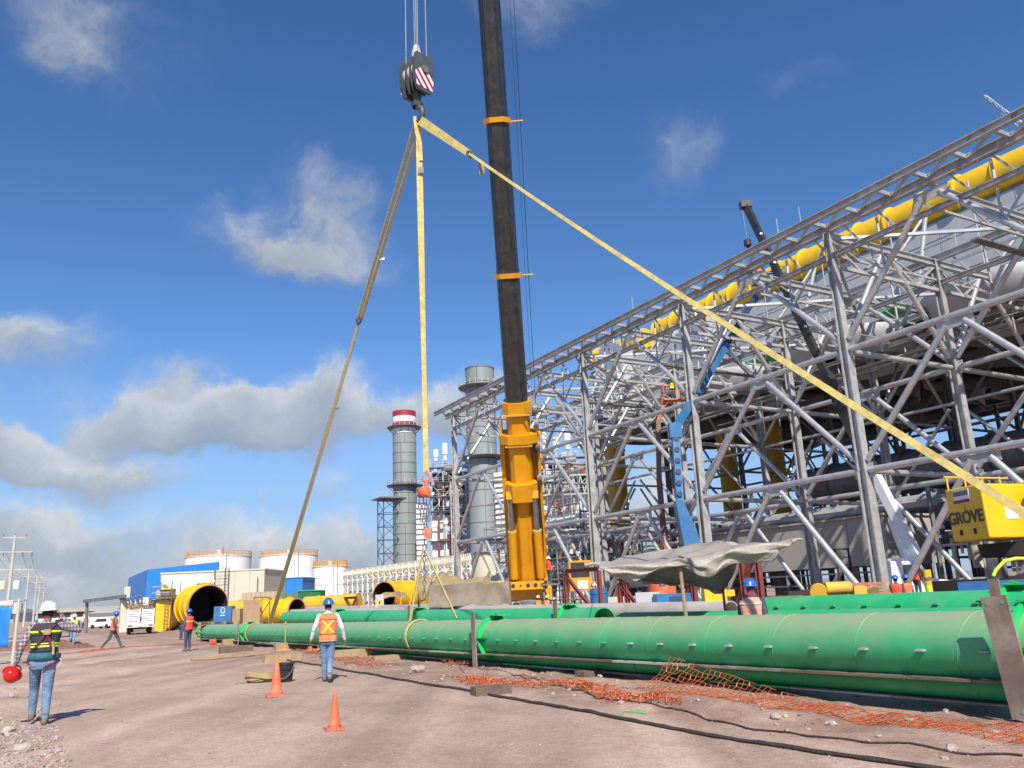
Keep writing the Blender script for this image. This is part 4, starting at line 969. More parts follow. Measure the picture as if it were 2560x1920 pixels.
# ------------------------------------------------------------------ the big orange telescopic crane
b0 = AT(1321, 1432, 57); b1 = AT(1222, 0, 42.6); BA = nrm(b1-b0)
BL = nrm(np.cross(BA, A(0, 0, 1))); BL = BL if BL[0] > 0 else -BL; BN = np.cross(BL, BA); BN = BN if BN[1] < 0 else -BN   # lateral, towards the camera
def bs_at(y):
    lo, hi = -5, 80
    for _ in range(50):
        mid = (lo+hi)/2
        if PROJ(b0+BA*mid)[1] > y: lo = mid
        else: hi = mid
    return lo
def BP(s, l=0, n=0): return b0+BA*s+BL*l+BN*n
crane = thing('mobile_crane', 'big orange telescopic mobile crane with black boom sections in the centre', 'crane', (b0[0], b0[1]+2, -.6))
def boomsec(name, s0, s1, w, m, ribs=True, parent=crane):
    """boom section: flat top, rounded belly towards the load"""
    prof = [(-.5, -.5), (-.5, .12), (-.42, .34), (-.24, .5), (.24, .5), (.42, .34), (.5, .12), (.5, -.5)]
    b = MB(); b.prism([(x*w, y*w*1.15) for x, y in prof], BP(s0), BL, BN, BA*(s1-s0))
    return b.build(name, m, parent, True, 25)
s_top = bs_at(1016); s_c2 = bs_at(1092); s_c1 = bs_at(1221); s_rod = bs_at(1315)
boomsec('base_section', -1.2, s_top, 1.55, m_orange)
for k, l in enumerate((-.30, .28)): MB().beam(BP(1.0, l, .935), BP(s_c1-.6, l, .935), .05, .04, up=BN).build('belly_rib', m_orange, crane, False)
def collar(s, hgt, w, dep, m=m_orange):
    poly = [(-w/2, -dep*.7), (-w/2, dep*.35), (-w*.28, dep*.62), (w*.28, dep*.62), (w/2, dep*.35), (w/2, -dep*.7)]
    b = MB().prism(poly, BP(s-hgt/2), BL, BN, BA*hgt); return b.build('collar', m, crane, True, 25)
collar(s_top, .75, 1.85, 1.75); collar(s_c2, .6, 2.5, 1.9); collar(s_c1, 1.15, 2.1, 2.3)
for s in (s_top, s_c2): MB().beam(BP(s-.42, -.9, 1.1), BP(s-.42, .9, 1.1), .1, .08, up=BN).build('collar_lip', m_dyellow, crane, False)
ss = [s_top-.5, bs_at(690), bs_at(305), bs_at(305)+24, 91.0]; ww = [1.46, 1.40, 1.34, 1.24]
for k in range(4):
    boomsec('telescopic_section', ss[k], ss[k+1]+.4, ww[k], m_black)
    if k in (0, 1):
        s = ss[k+1]; w = ww[k]+.34
        poly = [(-w/2, -w*.55), (-w/2, w*.2), (-w*.25, w*.52), (w*.25, w*.52), (w/2, w*.2), (w/2, -w*.55)]
        MB().prism(poly, BP(s-.16), BL, BN, BA*.32).build('boom_ring', m_orange, crane, True, 25)
        member('rope_guide', 'bar', BP(s, w/2, -.2), BP(s, w/2+.75, -.2), .06, .06, m_orange, crane)
    for l in (-.33, .0, .33): member('boom_seam', 'bar', BP(ss[k]+1, l*ww[k], ww[k]*1.15*.5+.004), BP(ss[k+1]-.3, l*ww[k], ww[k]*1.15*.5+.004), .03, .03, m_black, crane, up=BN)
# folded guy frames at both sides of the base section
for sgn in (-1, 1):
    MB().beam(BP(-.6, sgn*1.2, -.25), BP(s_c2+.2, sgn*1.18, -.25), .30, .8, up=BN).build('guy_frame', m_orange, crane, False)
    MB().beam(BP(s_c2-.1, sgn*1.18, -.2), BP(s_c2+1.1, sgn*1.18, -.2), .16, .9, up=BN).build('guy_frame_head', m_orange, crane, False)
    MB().tube(BP(.1, sgn*.9, 1.15), BP(s_rod, sgn*.84, 1.05), .28, n=20).build('cylinder_barrel', m_orange, crane)
    MB().tube(BP(s_rod-.02, sgn*.84, 1.05), BP(s_c1-.4, sgn*.82, 1.0), .2, n=18).build('cylinder_rod', m_rod, crane)
    MB().tube(BP(s_rod-.12, sgn*.84, 1.05), BP(s_rod+.05, sgn*.84, 1.05), .30, n=18).build('gland_ring', m_dyellow, crane)
    MB().box(BP(s_c1-.2, sgn*.82, 1.0), (.5, .5, .5)).build('rod_eye', m_orange, crane)
MB().beam(BP(-1.0, 0, -.45), BP(s_c2+.1, 0, -.45), 2.3, .3, up=BN).build('back_plate', m_orange, crane, False)
for sgn in (-1, 1): MB().beam(BP(-.4, sgn*.78, .35), BP(s_c1-.3, sgn*.80, .35), .06, 1.1, up=BN).build('flank_plate', m_orange, crane, False)
for k in range(3): MB().path([BP(.2, 1.1-.1*k, .75), BP(3, 1.18-.1*k, .6+.1*k), BP(7, 1.12, .55), BP(s_c2, 1.15-.08*k, .4)], .045, 6).build('hydraulic_hose', m_rubber, crane)
for s in (s_c1+.8, s_c1+3.0, s_c2+.9, s_top-.2): MB().lathe([(.0, -.15), (.36, -.15), (.36, .15), (0, .15)], BP(s, 1.22, .3), BL, n=16).build('sheave', m_gsteel, crane)
MB().box(BP(s_c2+2, 1.05, .1), (.35, .35, 1.2)).build('winch_box', m_gsteel, crane)
for k, (s, l) in enumerate(((s_c1+3.6, -.55), (s_c1+3.6, .5))): MB().box(BP(s, l, .95), (.28, .12, .16)).build('lifting_lug', m_orange, crane)
for k in range(12): MB().box(BP(1+s_c2*k/12, 1.4, .1), (.12, .2, .25)).build('clip', m_orange, crane)
# punched cross bar at the foot of the cylinders
fb = BP(-.35, 0, 1.35)
cb = MB().beam(fb-BL*1.3, fb+BL*1.3, .2, .55, up=A(0, 0, 1)).build('foot_bar', m_orange, crane, False)
for k in range(5): MB().tube(fb+BL*(-1.0+.5*k)+A(0, -.13, 0), fb+BL*(-1.0+.5*k)+A(0, -.085, 0), .13 if k != 1 else .07, n=14).build('punched_hole', m_dark, cb)
for k in range(2):
    for q in (-1, 1): MB().tube(fb+BL*(-1.18+2.36*k)+A(0, -.12, .15*q), fb+BL*(-1.18+2.36*k)+A(0, -.08, .15*q), .06, n=10).build('punched_hole', m_dark, cb)
MB().box(A(b0[0], b0[1]+1.2, 1.75), (3.0, 3.2, 1.2)).build('slewing_frame', m_orange, crane, False)
MB().lathe([(1.5, 0), (1.55, .3), (1.3, .45)], A(b0[0], b0[1]+.8, .75), n=28).build('slewing_ring', m_gsteel, crane)
MB().box(A(b0[0]-2.4, b0[1]+.8, 2.0), (1.5, 1.6, 1.0)).build('engine_box', m_dyellow, crane, False)
c0 = A(b0[0]+1.3, b0[1]-.5, 0)
MB().box(c0+A(-1.5, 0, .35), (15, 2.7, .75)).build('carrier_frame', m_gsteel, crane, False)
MB().box(c0+A(4.2, -1.2, .55), (3.0, .5, 1.15)).build('outrigger_box', m_clad, crane, False)
MB().box(c0+A(4.2, -1.47, .62), (2.3, .04, .32)).build('orange_nameplate', m_orange, crane, False)
for k in range(11): MB().box(c0+A(3.3+.18*k, -1.5, .62), (.1, .02, .2 if k % 3 else .14)).build('nameplate_letter', m_redst, crane, False)
for dx in (-2.5, 7.6): MB().box(c0+A(dx, -1.3, .45), (3.2, .4, .85)).build('outrigger_beam', m_chev, crane, False)
for k in range(6):
    x = -7+2.3*k+(1 if k > 2 else 0); w = MB().lathe([(.3, -.2), (.62, -.2), (.7, -.1), (.7, .1), (.62, .2), (.3, .2)], c0+A(x, -1.2, .1), (0, 1, 0), n=20).build('wheel', m_rubber, crane); MB().lathe([(0, -.16), (.3, -.14), (.34, -.02)], c0+A(x, -1.2, .1), (0, 1, 0), n=14).build('rim', m_clad, w)
cab = MB().box(A(b0[0]+3.5, b0[1]+.4, 2.6), (1.5, 2.4, 2.0)); cabo = cab.build('cab', m_orange, crane, False)
MB().box(A(b0[0]+3.5, b0[1]-.83, 3.0), (1.25, .06, .95)).build('cab_window', m_glass, cabo, False)
MB().box(A(b0[0]+3.6, b0[1]-.84, 2.0), (.7, .03, .55)).build('white_notice', m_white, cabo, False)
MB().prism([(-.3, 0), (.3, 0), (0, .5)], A(b0[0]+4.4, b0[1]-.85, 1.85), A(1, 0, 0), A(0, 0, 1), A(0, .03, 0)).build('warning_triangle', m_crim, cabo, False)
MB().prism([(-.17, .07), (.17, .07), (0, .36)], A(b0[0]+4.4, b0[1]-.865, 1.85), A(1, 0, 0), A(0, 0, 1), A(0, .01, 0)).build('warning_triangle_face', m_white, cabo, False)
for k in range(6): member('handrail', 'rod8', A(b0[0]+2.5+.5*k, b0[1]-1.2, 1.0), A(b0[0]+2.5+.5*k, b0[1]-1.2, 1.9), .03, .03, m_galv, crane)
# ropes beside the boom
tip = BP(90.5)
b = MB()
for l, n in ((1.3, -.3), (1.55, -.3)): b.path([BP(s_top, l*.8, n), BP(45, l*1.05, n), BP(90, l*.7, n)], .022 if l > 1.4 else .012, 5)
b.build('boom_rope', m_darkr, crane)

# ------------------------------------------------------------------ hook block, hoist ropes, slings
PD = 9.64                                      # distance of the front pipe row
def front_pipe(x):
    """centre line of the front pipe (seen in photo column x)"""
    p = PL(x, PD); s = (p-A(5.19, 9.98, 0))@PU; p[2] = .737-.0112*s; return p
HK = front_pipe(1049); HK = A(HK[0]+.05, HK[1], 0)
hz = AT(1043, 270, HK[1])[2]; HX = AT(1043, 270, HK[1])[0]; hook_at = A(HX, HK[1], hz)
hb = thing('hook_block', 'dark grey hook block with red and white striped plate hanging from the ropes', 'hook block', hook_at)
ex = nrm(A(.72, -.69, 0)); ey = nrm(A(.69, .72, 0)); ez = A(0, 0, 1)
side = [(-.26, .0), (-.39, .32), (-.42, .9), (-.32, 1.36), (.32, 1.36), (.42, .9), (.39, .32), (.26, .0)]
o_ = hook_at+A(0, 0, .42)
for k, (d, w) in enumerate(((-.34, .10), (-.11, .06), (.11, .06), (.34, .10))):
    MB().prism(side if k in (0, 3) else [(x*.9, .06+y*.92) for x, y in side], o_+ey*0+ex*d-ex*w/2, ey, ez, ex*w).build('cheek_plate', m_hook, hb, False)
for d in (-.22, 0, .22): MB().lathe([(.1, -.06), (.36, -.06), (.31, -.02), (.31, .02), (.36, .06), (.1, .06)], o_+ex*d+ez*.8, ex, n=24).build('sheave', m_gsteel, hb)
MB().tube(o_-ex*.46+ez*.8, o_+ex*.46+ez*.8, .13, n=14).build('sheave_pin', m_gsteel, hb)
stripe = [(-.33, .12), (.33, .12), (.38, .58), (-.10, .86), (-.38, .62)]
MB().prism(stripe, o_+ex*.393, ey, ez, ex*.012).build('striped_plate', m_chevh, hb, False)
MB().prism(stripe, o_-ex*.405, ey, ez, ex*.012).build('striped_plate', m_chevh, hb, False)
MB().path([o_+ez*1.3, o_+ez*1.6, o_+ez*1.9], [.16, .17, .10], 12).build('rope_socket', m_clad, hb)
MB().lathe([(.16, 0), (.2, .12), (.12, .2), (.12, .5)], hook_at+A(0, 0, .02), n=14).build('swivel', m_hook, hb)
hp = [hook_at+ey*.0+A(0, 0, .15)]
for a in np.linspace(80, -150, 14): hp.append(hook_at+A(0, 0, -.28)+ex*.26*math.cos(R_(a))+ez*.26*math.sin(R_(a)))
MB().path(hp, [.09]+[.10]*9+[.09, .08, .06, .04, .02], 12).build('hook', m_hook, hb)
tipp = A(HX-.1, HK[1], 84)
ro = bpy.data.objects.new('hoist_ropes', None); COL.objects.link(ro); ro.location = tuple(o_+ez*1.5); tag(ro, 'thin steel hoist ropes running up from the hook block out of view', 'rope')
for dx, dy in ((-.33, .2), (-.30, -.2), (.0, 0), (.33, .15), (.31, -.2)): rod('rope', o_+ex*dx+ey*dy+ez*1.2, tipp+ex*dx*.8, .018, m_steelr, ro, 'rod8')
def strap(b, pts, w, th, side):
    """flat webbing through pts; side = width direction"""
    P = [np.asarray(p, float) for p in pts]; rows = []
    for i, p in enumerate(P):
        t = nrm(P[min(i+1, len(P)-1)]-P[max(i-1, 0)]); sd = side(i/(len(P)-1)) if callable(side) else np.asarray(side, float)
        sd = nrm(sd-(sd@t)*t); nn = np.cross(t, sd); ww = w(i/(len(P)-1)) if callable(w) else w
        rows.append([p+sd*ww/2+nn*th/2, p-sd*ww/2+nn*th/2, p-sd*ww/2-nn*th/2, p+sd*ww/2-nn*th/2])
    return b.sheet(rows, wrap=True)
def lerp(a, c, n, sag=0): return [a+(c-a)*t-A(0, 0, sag*4*t*(1-t)) for t in np.linspace(0, 1, n)]
hk0 = hook_at+A(0, 0, -.45)
def wrap(b, c, r, w=.12, th=.025):
    ring = [c+(PV*math.cos(a)+A(0, 0, 1)*math.sin(a))*(r+.03) for a in np.linspace(math.pi/2, math.pi*2.5, 25)]; strap(b, ring, w, th, PU)
# left leg
la = front_pipe(676)+A(0, 0, .42)
sl_ = thing('lifting_sling', 'long dull tan lifting sling slanting down to the left end of the pipe', 'sling', hk0, 0, 'lifting slings on the hook')
mid = hk0+(la-hk0)*.33
b = MB(); strap(b, lerp(hk0+A(-.05, 0, 0), mid+A(-.03, 0, .03), 8), .10, .05, ex*.4+ey); b.build('upper_web', m_sling2, sl_)
b = MB(); strap(b, lerp(hk0+A(.12, 0, -.1), mid+A(.08, 0, .0), 8), .10, .05, ex*.4+ey); b.build('upper_web', m_sling2, sl_)
MB().path([mid+.13*(ex*math.cos(a)+ez*math.sin(a)) for a in np.linspace(0, 6.28, 13)], .045, 8).build('shackle', m_hook, sl_)
b = MB(); strap(b, lerp(mid-A(0, 0, .1), la, 24, .06), lambda t: .12+.07*t, .035, lambda t: ex*math.cos(1.5*t)+ey*math.sin(1.5*t)); b.build('lower_web', m_sling2, sl_)
for f in (.22, .5):
    c = hk0+(la-hk0)*f; MB().box(c+A(.15, 0, -.03), (.22, .02, .08)).build('sling_tag', m_white, sl_)
b = MB(); wrap(b, front_pipe(640)+PU*0, .41, .14); b.build('choker_loop', m_sling, sl_)
# middle leg with chain hoist
hoist_top = AT(1056, 1180, HK[1]); ht = A(HX+.10, HK[1], hoist_top[2])
s2_ = thing('lifting_sling', 'bright yellow flat sling hanging straight down from the hook', 'sling', hk0, 0, 'lifting slings on the hook')
b = MB(); strap(b, lerp(hk0+A(.04, -.05, -.1), ht, 30), lambda t: .17+.03*math.sin(6*t), .03, lambda t: nrm(A(math.cos(.5*math.sin(3*t)), math.sin(.5*math.sin(3*t)), 0))); b.build('web', m_sling, s2_)
b = MB(); strap(b, [hk0+A(-.08, -.07, .1), hk0+A(-.02, -.08, -.5), hk0+A(.10, -.08, -1.0), hk0+A(.11, -.08, -1.5)], lambda t: .10, .03, A(1, 0, 0)); b.build('twisted_end', m_sling, s2_)
MB().box(hk0+A(.1, -.1, -1.85), (.17, .05, .22)).build('sling_tag', m_gsteel, s2_)
hoist = thing('chain_hoist', 'orange chain hoist with hooks hanging from the yellow sling', 'chain hoist', ht)
MB().path([ht+A(0, 0, .05)]+[ht+A(.0, 0, -.16)+.11*A(math.cos(a), 0, math.sin(a)) for a in np.linspace(1.4, -3.6, 12)], .035, 10).build('top_hook', m_cone, hoist)
bc = ht+A(-.06, 0, -.58)
MB().lathe([(0, -.17), (.12, -.16), (.155, -.11), (.155, .11), (.12, .16), (0, .17)], bc, A(.75, -.65, 0), n=24).build('body', m_cone, hoist)
MB().lathe([(0, -.235), (.12, -.23), (.15, -.17)], bc, A(.75, -.65, 0), n=20).build('gear_cover', m_clad, hoist); MB().tube(ht+A(0, 0, -.25), ht+A(0, 0, -.45), .06, n=12).build('neck', m_cone, hoist)
fp = front_pipe(1049); zend = fp[2]+1.0
def chain(name, p0, p1, parent, link=.15, r=.017, m=m_steelr):
    n = int(np.linalg.norm(p1-p0)/link); b = MB()
    for k in range(n):
        c = p0+(p1-p0)*(k+.5)/n; d = A(1, 0, 0) if k % 2 else A(0, 1, 0); pts = [c+d*.045*math.cos(a)+A(0, 0, 1)*.085*math.sin(a) for a in np.linspace(0, 2*math.pi, 9)]
        b.path(pts, r, 4, False)
    return b.build(name, m, parent)
for dx, dy in ((-.16, 0), (-.04, .05), (.06, -.05), (.16, 0)): chain('chain', bc+A(dx, dy, -.17), A(HX+.05+dx*.6, HK[1], zend+1.6+abs(dx)*3), hoist)
MB().box(A(HX+.13, HK[1]-.05, zend+1.75), (.2, .16, .26)).build('lower_block', m_cone, hoist)
chain('chain', A(HX+.02, HK[1], zend+1.6), A(HX+.0, HK[1], zend), hoist)
s3_ = thing('choker_sling', 'thin yellow choker sling looped round the front green pipe under the chain hoist', 'sling', A(HX, HK[1], zend))
b = MB(); strap(b, lerp(A(HX-.02, HK[1]-.05, zend+1.3), front_pipe(1049)+A(0, 0, .42)-PV*.30, 8), .09, .025, PU); strap(b, lerp(A(HX+.03, HK[1], zend+1.3), front_pipe(1090)+PV*.6+A(0, 0, .42), 8), .06, .025, PU); b.build('web', m_sling, s3_)
b = MB(); wrap(b, front_pipe(1049), .41, .11); b.build('loop', m_sling, s3_)
# right leg
ra = front_pipe(2908)+A(0, 0, .42)
s4_ = thing('lifting_sling', 'broad yellow sling slanting from the hook down to the right edge', 'sling', hk0, 0, 'lifting slings on the hook')
kn = hk0+(ra-hk0)*.20
b = MB(); strap(b, lerp(hk0+A(.02, 0, .05), kn, 12), lambda t: .30-.12*t, .04, A(0, .3, 1)); b.build('upper_web', m_sling, s4_)
MB().path([kn+.09*(A(1, 0, -.4)*math.cos(a)+ez*math.sin(a)) for a in np.linspace(0, 6.28, 11)], .03, 8).build('shackle', m_hook, s4_)
b = MB(); strap(b, lerp(kn, ra, 30, .12), lambda t: .072+.03*t, .04, lambda t: A(0, .4, 1)); b.build('lower_web', m_sling, s4_)
MB().box(kn+(ra-kn)*.03+A(.1, 0, -.3), (.14, .03, .35)).build('sling_tag', m_tarp, s4_)

# ------------------------------------------------------------------ green pipes
def dusty_green():
    """green paint with brown dust settled on the top of the pipe"""
    m = mat('dusty_green_paint', (.035, .43, .17), .52, 0, .14, 1.5, col2=(.09, .42, .2), c2scale=1.2)
    N = m.node_tree.nodes; K = m.node_tree.links; b = N['Principled BSDF']; src = b.inputs['Base Color'].links[0].from_socket
    ge = N.new('ShaderNodeNewGeometry'); sp = N.new('ShaderNodeSeparateXYZ'); K.new(ge.outputs['Normal'], sp.inputs[0])
    nz = N.new('ShaderNodeTexNoise'); nz.inputs['Scale'].default_value = 2.2; nz.inputs['Detail'].default_value = 8; nz.inputs['Roughness'].default_value = .7; K.new(ge.outputs['Position'], nz.inputs['Vector'])
    ad = N.new('ShaderNodeMath'); ad.operation = 'MULTIPLY_ADD'; K.new(nz.outputs['Fac'], ad.inputs[0]); ad.inputs[1].default_value = 1.1; K.new(sp.outputs['Z'], ad.inputs[2])
    mr = N.new('ShaderNodeMapRange'); mr.inputs['From Min'].default_value = .5; mr.inputs['From Max'].default_value = 1.5; mr.inputs['To Max'].default_value = .74; K.new(ad.outputs[0], mr.inputs['Value'])
    mx = N.new('ShaderNodeMix'); mx.data_type = 'RGBA'; K.new(mr.outputs[0], mx.inputs['Factor']); K.new(src, mx.inputs['A']); mx.inputs['B'].default_value = (.36, .32, .2, 1)
    K.new(mx.outputs['Result'], b.inputs['Base Color']); return m
m_pipe = dusty_green()
s_of = lambda p: (p-front_pipe(2420))@PU
def fp_s(s): p = A(5.193, 9.977, .737)+PU*s; p[2] = .737-.0112*s; return p
S0, S1 = -7.0, float((front_pipe(513)-A(5.193, 9.977, 0))@PU)
fp_t = thing('green_pipe', 'nearest long dusty green pipe lying on timbers across the foreground', 'pipe', fp_s(0)*A(1, 1, 0), 0, 'steel pipes stacked in the yard')
R1 = .40
joints = [S0, float((front_pipe(2556)-A(5.193, 9.977, 0))@PU), float((front_pipe(1236)-A(5.193, 9.977, 0))@PU), float((front_pipe(630)-A(5.193, 9.977, 0))@PU), S1]
def shell(t, a, c, r, m, n=40, name='pipe_shell', bore=True):
    d = nrm(c-a)
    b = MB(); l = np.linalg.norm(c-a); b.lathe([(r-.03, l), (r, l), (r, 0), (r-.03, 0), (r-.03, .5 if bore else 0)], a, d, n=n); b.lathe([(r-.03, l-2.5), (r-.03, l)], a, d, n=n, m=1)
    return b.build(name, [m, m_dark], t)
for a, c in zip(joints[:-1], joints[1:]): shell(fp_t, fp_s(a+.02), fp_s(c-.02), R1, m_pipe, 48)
def helix(t, s0, s1, pitch, r, posf, name='weld_seam', m=None):
    k = 0; s = s0
    while s < s1:
        ang = np.linspace(0, 2*math.pi, 29); pts = [posf(s+pitch*.42*(a/(2*math.pi))*1.0)+(PV*math.cos(a+math.pi*.5)*r+A(0, 0, 1)*math.sin(a+math.pi*.5)*r) for a in ang]
        MB().path(pts, .0055, 4, False).build(name, m or m_pipe, t); s += pitch
helix(fp_t, S0, 14, 1.35, R1+.001, fp_s)
s = S0+.4
while s < S1-1:                               # welded studs along the waist, towards the camera
    c = fp_s(s); MB().box(c-PV*(R1+.028)+A(0, 0, -.02), (.075, .105, .022), rotz(-PAZ)).build('stud', m_gpipe if s < 6 else m_pipe, fp_t, False); s += .77
# flat bars along the belly, laid end to end
s = S0
k = 0
while s < S1-2:
    l = 1.9; c0_, c1_ = fp_s(s), fp_s(s+l-.02); dn = -PV*.33+A(0, 0, -.335)
    MB().beam(c0_+dn, c1_+dn, .17, .03).build('belly_bar', (m_rust, m_plate, m_gpipe, m_rust)[k % 4], fp_t, False); s += l; k += 1
# flange brackets and upright plates at the joints
for j, sj in enumerate(joints[1:4]+[S1-.15]):
    c = fp_s(sj)
    fl = MB(); fl.lathe([(R1-.01, -.02), (R1+.10, -.02), (R1+.10, .02), (R1-.01, .02)], c, PU, n=40); fl.build('flange', m_bgreen, fp_t)
    for sg in (-1, 1):
        b = MB(); b.prism([(0, 0), (.42, 0), (.0, .16)], c+A(0, 0, R1-.01), -PU*sg if False else -PU, A(0, 0, 1), PV*.02); b.build('gusset', m_bgreen, fp_t, False)
        MB().prism([(0, 0), (.34, 0), (0, .14)], c-PV*(R1-.01), -PU, -PV, A(0, 0, .02)).build('gusset', m_bgreen, fp_t, False)
    MB().box(c+A(0, 0, R1+.10)-PU*.2, (.34, .5, .02), rotz(-PAZ)).build('top_lug', m_bgreen, fp_t, False)
    tilt = R_((5, 2, 0, 0)[j]); w = (.28, .18, .12, .12)[j]; zt_, zb_ = R1+.17, -(.66 if j < 2 else .5)
    pc = c-PV*(R1+.175)+A(0, 0, (zt_+zb_)/2)
    Rm = rotz(-PAZ)@np.array([[math.cos(0), 0, 0], [0, math.cos(tilt), math.sin(tilt)], [0, -math.sin(tilt), math.cos(tilt)]])
    if j < 3:
        pl_ = MB().box(pc, (.025, w, zt_-zb_), Rm).build('upright_plate', m_plate, fp_t, False)
        for q, sg in ((.44, -1), (.44, 1), (-.45, .1)):
            h_ = pc+Rm@A(-.014, sg*w*.3, q*(zt_-zb_)); MB().tube(h_-PV*.003, h_+PV*.02, .018, n=12).build('bolt_hole', m_pipe, pl_)
# lower pipe under the front one
lp_t = thing('green_pipe', 'thinner green pipe lying low beneath the nearest pipe', 'pipe', fp_s(0)*A(1, 1, 0), 0, 'steel pipes stacked in the yard')
def lp_s(s): p = A(5.193, 9.977, 0)+PU*s+PV*(.02); p[2] = .29-.0045*s-.0*s; p[2] = .30-.0055*s; return p
S2 = float((front_pipe(760)-A(5.193, 9.977, 0))@PU)
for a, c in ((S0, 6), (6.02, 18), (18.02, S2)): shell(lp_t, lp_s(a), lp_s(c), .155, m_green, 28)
helix(lp_t, S0, 12, .62, .156, lp_s, m=m_bgreen)
s = S0; k = 0
while s < S2-1:
    MB().beam(lp_s(s)-PV*.07+A(0, 0, -.168), lp_s(s+1.58)-PV*.07+A(0, 0, -.168), .22, .022).build('base_bar', (m_plate, m_gpipe, m_bgreen, m_rust)[k % 4], lp_t, False); s += 1.6; k += 1
# timbers carrying the pipes
lab = ['timber block under the right part of the front pipe', 'pair of stacked sleepers under the pipe right of the worker with the X vest', 'sleeper under the pipe left of the worker with the X vest', 'sleeper under the far left end of the front pipe']
for k, (x, ln) in enumerate(((1495, .9), (1020, 1.9), (745, 1.5), (605, 1.5))):
    c = front_pipe(x); g_ = GH(c); hgt = max(.14, lp_s(float((c-A(5.193, 9.977, 0))@PU))[2]-.2-g_) if x > 800 else .26; o = MB().box(A(c[0], c[1], g_+hgt/2-.02)-PV*.1, (ln, .30, hgt+.04), rotz(-PAZ)).build('timber_block', m_dwood if k == 0 else m_wood, None, False); tag(o, lab[k], 'timber', 'timber blocks carrying the pipes')
# blocks and planks lying by the road edge
def timber(x, y, size, rz, label, m=None, roll=0):
    p = onground(G(x, y)); o = MB().box((0, 0, size[2]/2), size).build('timber_block', m or m_wood, None, False); o.location = tuple(p+A(0, 0, -.015)); o.rotation_euler = (roll, 0, rz); tag(o, label, 'timber', 'loose timbers by the road'); return o
timber(1228, 1738, (.62, .26, .15), R_(25), 'dark ended sleeper lying on the orange net by the road edge', m_dwood)
timber(705, 1652, (1.1, .3, .22), R_(32), 'short sleeper on the road edge behind the orange cones')
timber(590, 1632, (1.2, .3, .24), R_(30), 'dark sleeper standing clear of the pipe at far left', m_dwood)
timber(880, 1645, (1.9, .34, .24), R_(28), 'long pale sleeper lying under the middle of the front pipe')
pa, pb = onground(G(478, 1652), .05), onground(G(672, 1637), .05); o = MB().beam(pa, pb, .26, .07).build('plank', m_wood, None, False); tag(o, 'long pale plank lying flat on the road left of the cones', 'plank')
# the other rows of pipes
def row_pipe(x0, x1, D, ztop, r, m, label, studs=False, name='green_pipe', seg=None, dots=None, brackets=()):
    a = PL(x0, D); c = PL(x1, D); a[2] = ztop(x0)-r; c[2] = ztop(x1)-r; t = thing(name, label, 'pipe', a*A(1, 1, 0), 0, 'steel pipes stacked in the yard'); d = nrm(c-a); n = max(1, int(np.linalg.norm(c-a)/12))
    for k in range(n): shell(t, a+(c-a)*k/n, a+(c-a)*(k+1)/n-d*.01, r, m, 36)
    if studs:
        q = np.linalg.norm(c-a); s = .5
        while s < q: MB().box(a+d*s-PV*(r+.025)*math.cos(studs)+A(0, 0, (r+.02)*math.sin(studs)), (.08, .11, .03), rotz(-PAZ)).build('stud', m, t, False); s += .8
    for x in brackets:
        p = PL(x, D); p[2] = ztop(x)-r
        MB().lathe([(r-.01, -.02), (r+.1, -.02), (r+.1, .02), (r-.01, .02)], p, PU, n=32).build('flange', m_bgreen, t)
        MB().box(p+A(0, 0, r+.09)-PU*.1, (.5, .6, .03), rotz(-PAZ)).build('top_lug', m_bgreen, t, False); MB().prism([(0, 0), (.5, 0), (0, .17)], p+A(0, 0, r), -PU, A(0, 0, 1), PV*.02).build('gusset', m_bgreen, t, False)
        MB().box(p-PV*(r+.08)+A(0, 0, .05), (.03, .2, 2*r+.3), rotz(-PAZ)).build('upright_plate', m_plate, t, False)
    for q in np.linspace(.03, .97, max(3, int(np.linalg.norm(c-a)/6))):
        p = a+(c-a)*q; g_ = ground_z(p)-.05; h_ = max(.1, p[2]-r-g_); MB().box(A(p[0], p[1], g_+h_/2), (1.3, .3, h_), rotz(-PAZ)).build('cradle', m_dwood, t, False)
    return t
flat = lambda z: (lambda x: z)
def zt_from(D, pts):
    """top height that shows the top edge at the given photo heights"""
    def f(x):
        (xa, ya), (xb, yb) = pts; y = ya+(yb-ya)*(x-xa)/(xb-xa); p = PL(x, D); return AT(x, y, p[1])[2]
    return f
m_pipe2 = mat('cleaner_green_paint', (.022, .40, .15), .48, 0, .1, 1.2, col2=(.10, .37, .18), c2scale=1.)
row_pipe(1506, 717, 14.5, zt_from(14.5, ((717, 1529), (1506, 1518))), .42, m_pipe2, 'second row green pipe with open dark end near the middle', .1, brackets=(1420, 1050, 850))
t2r = row_pipe(2900, 1556, 12.0, zt_from(12.0, ((1556, 1531), (2480, 1517))), .40, m_pipe2, 'second row green pipe behind the front pipe on the right')
row_pipe(2900, 1905, 16.0, zt_from(16.0, ((1905, 1493), (2490, 1474))), .46, m_pipe2, 'back row green pipe with dark dots behind the masked worker', .5, brackets=(2520,))
row_pipe(1822, 694, 19.0, zt_from(19.0, ((694, 1524), (1822, 1502))), .36, m_gpipe, 'bare grey pipe lying behind the green ones, open end at right', name='grey_pipe')
row_pipe(1290, 700, 23.5, zt_from(23.5, ((700, 1519), (1290, 1504))), .32, m_gpipe, 'farther bare pale pipe in front of the canvas tent', name='grey_pipe')

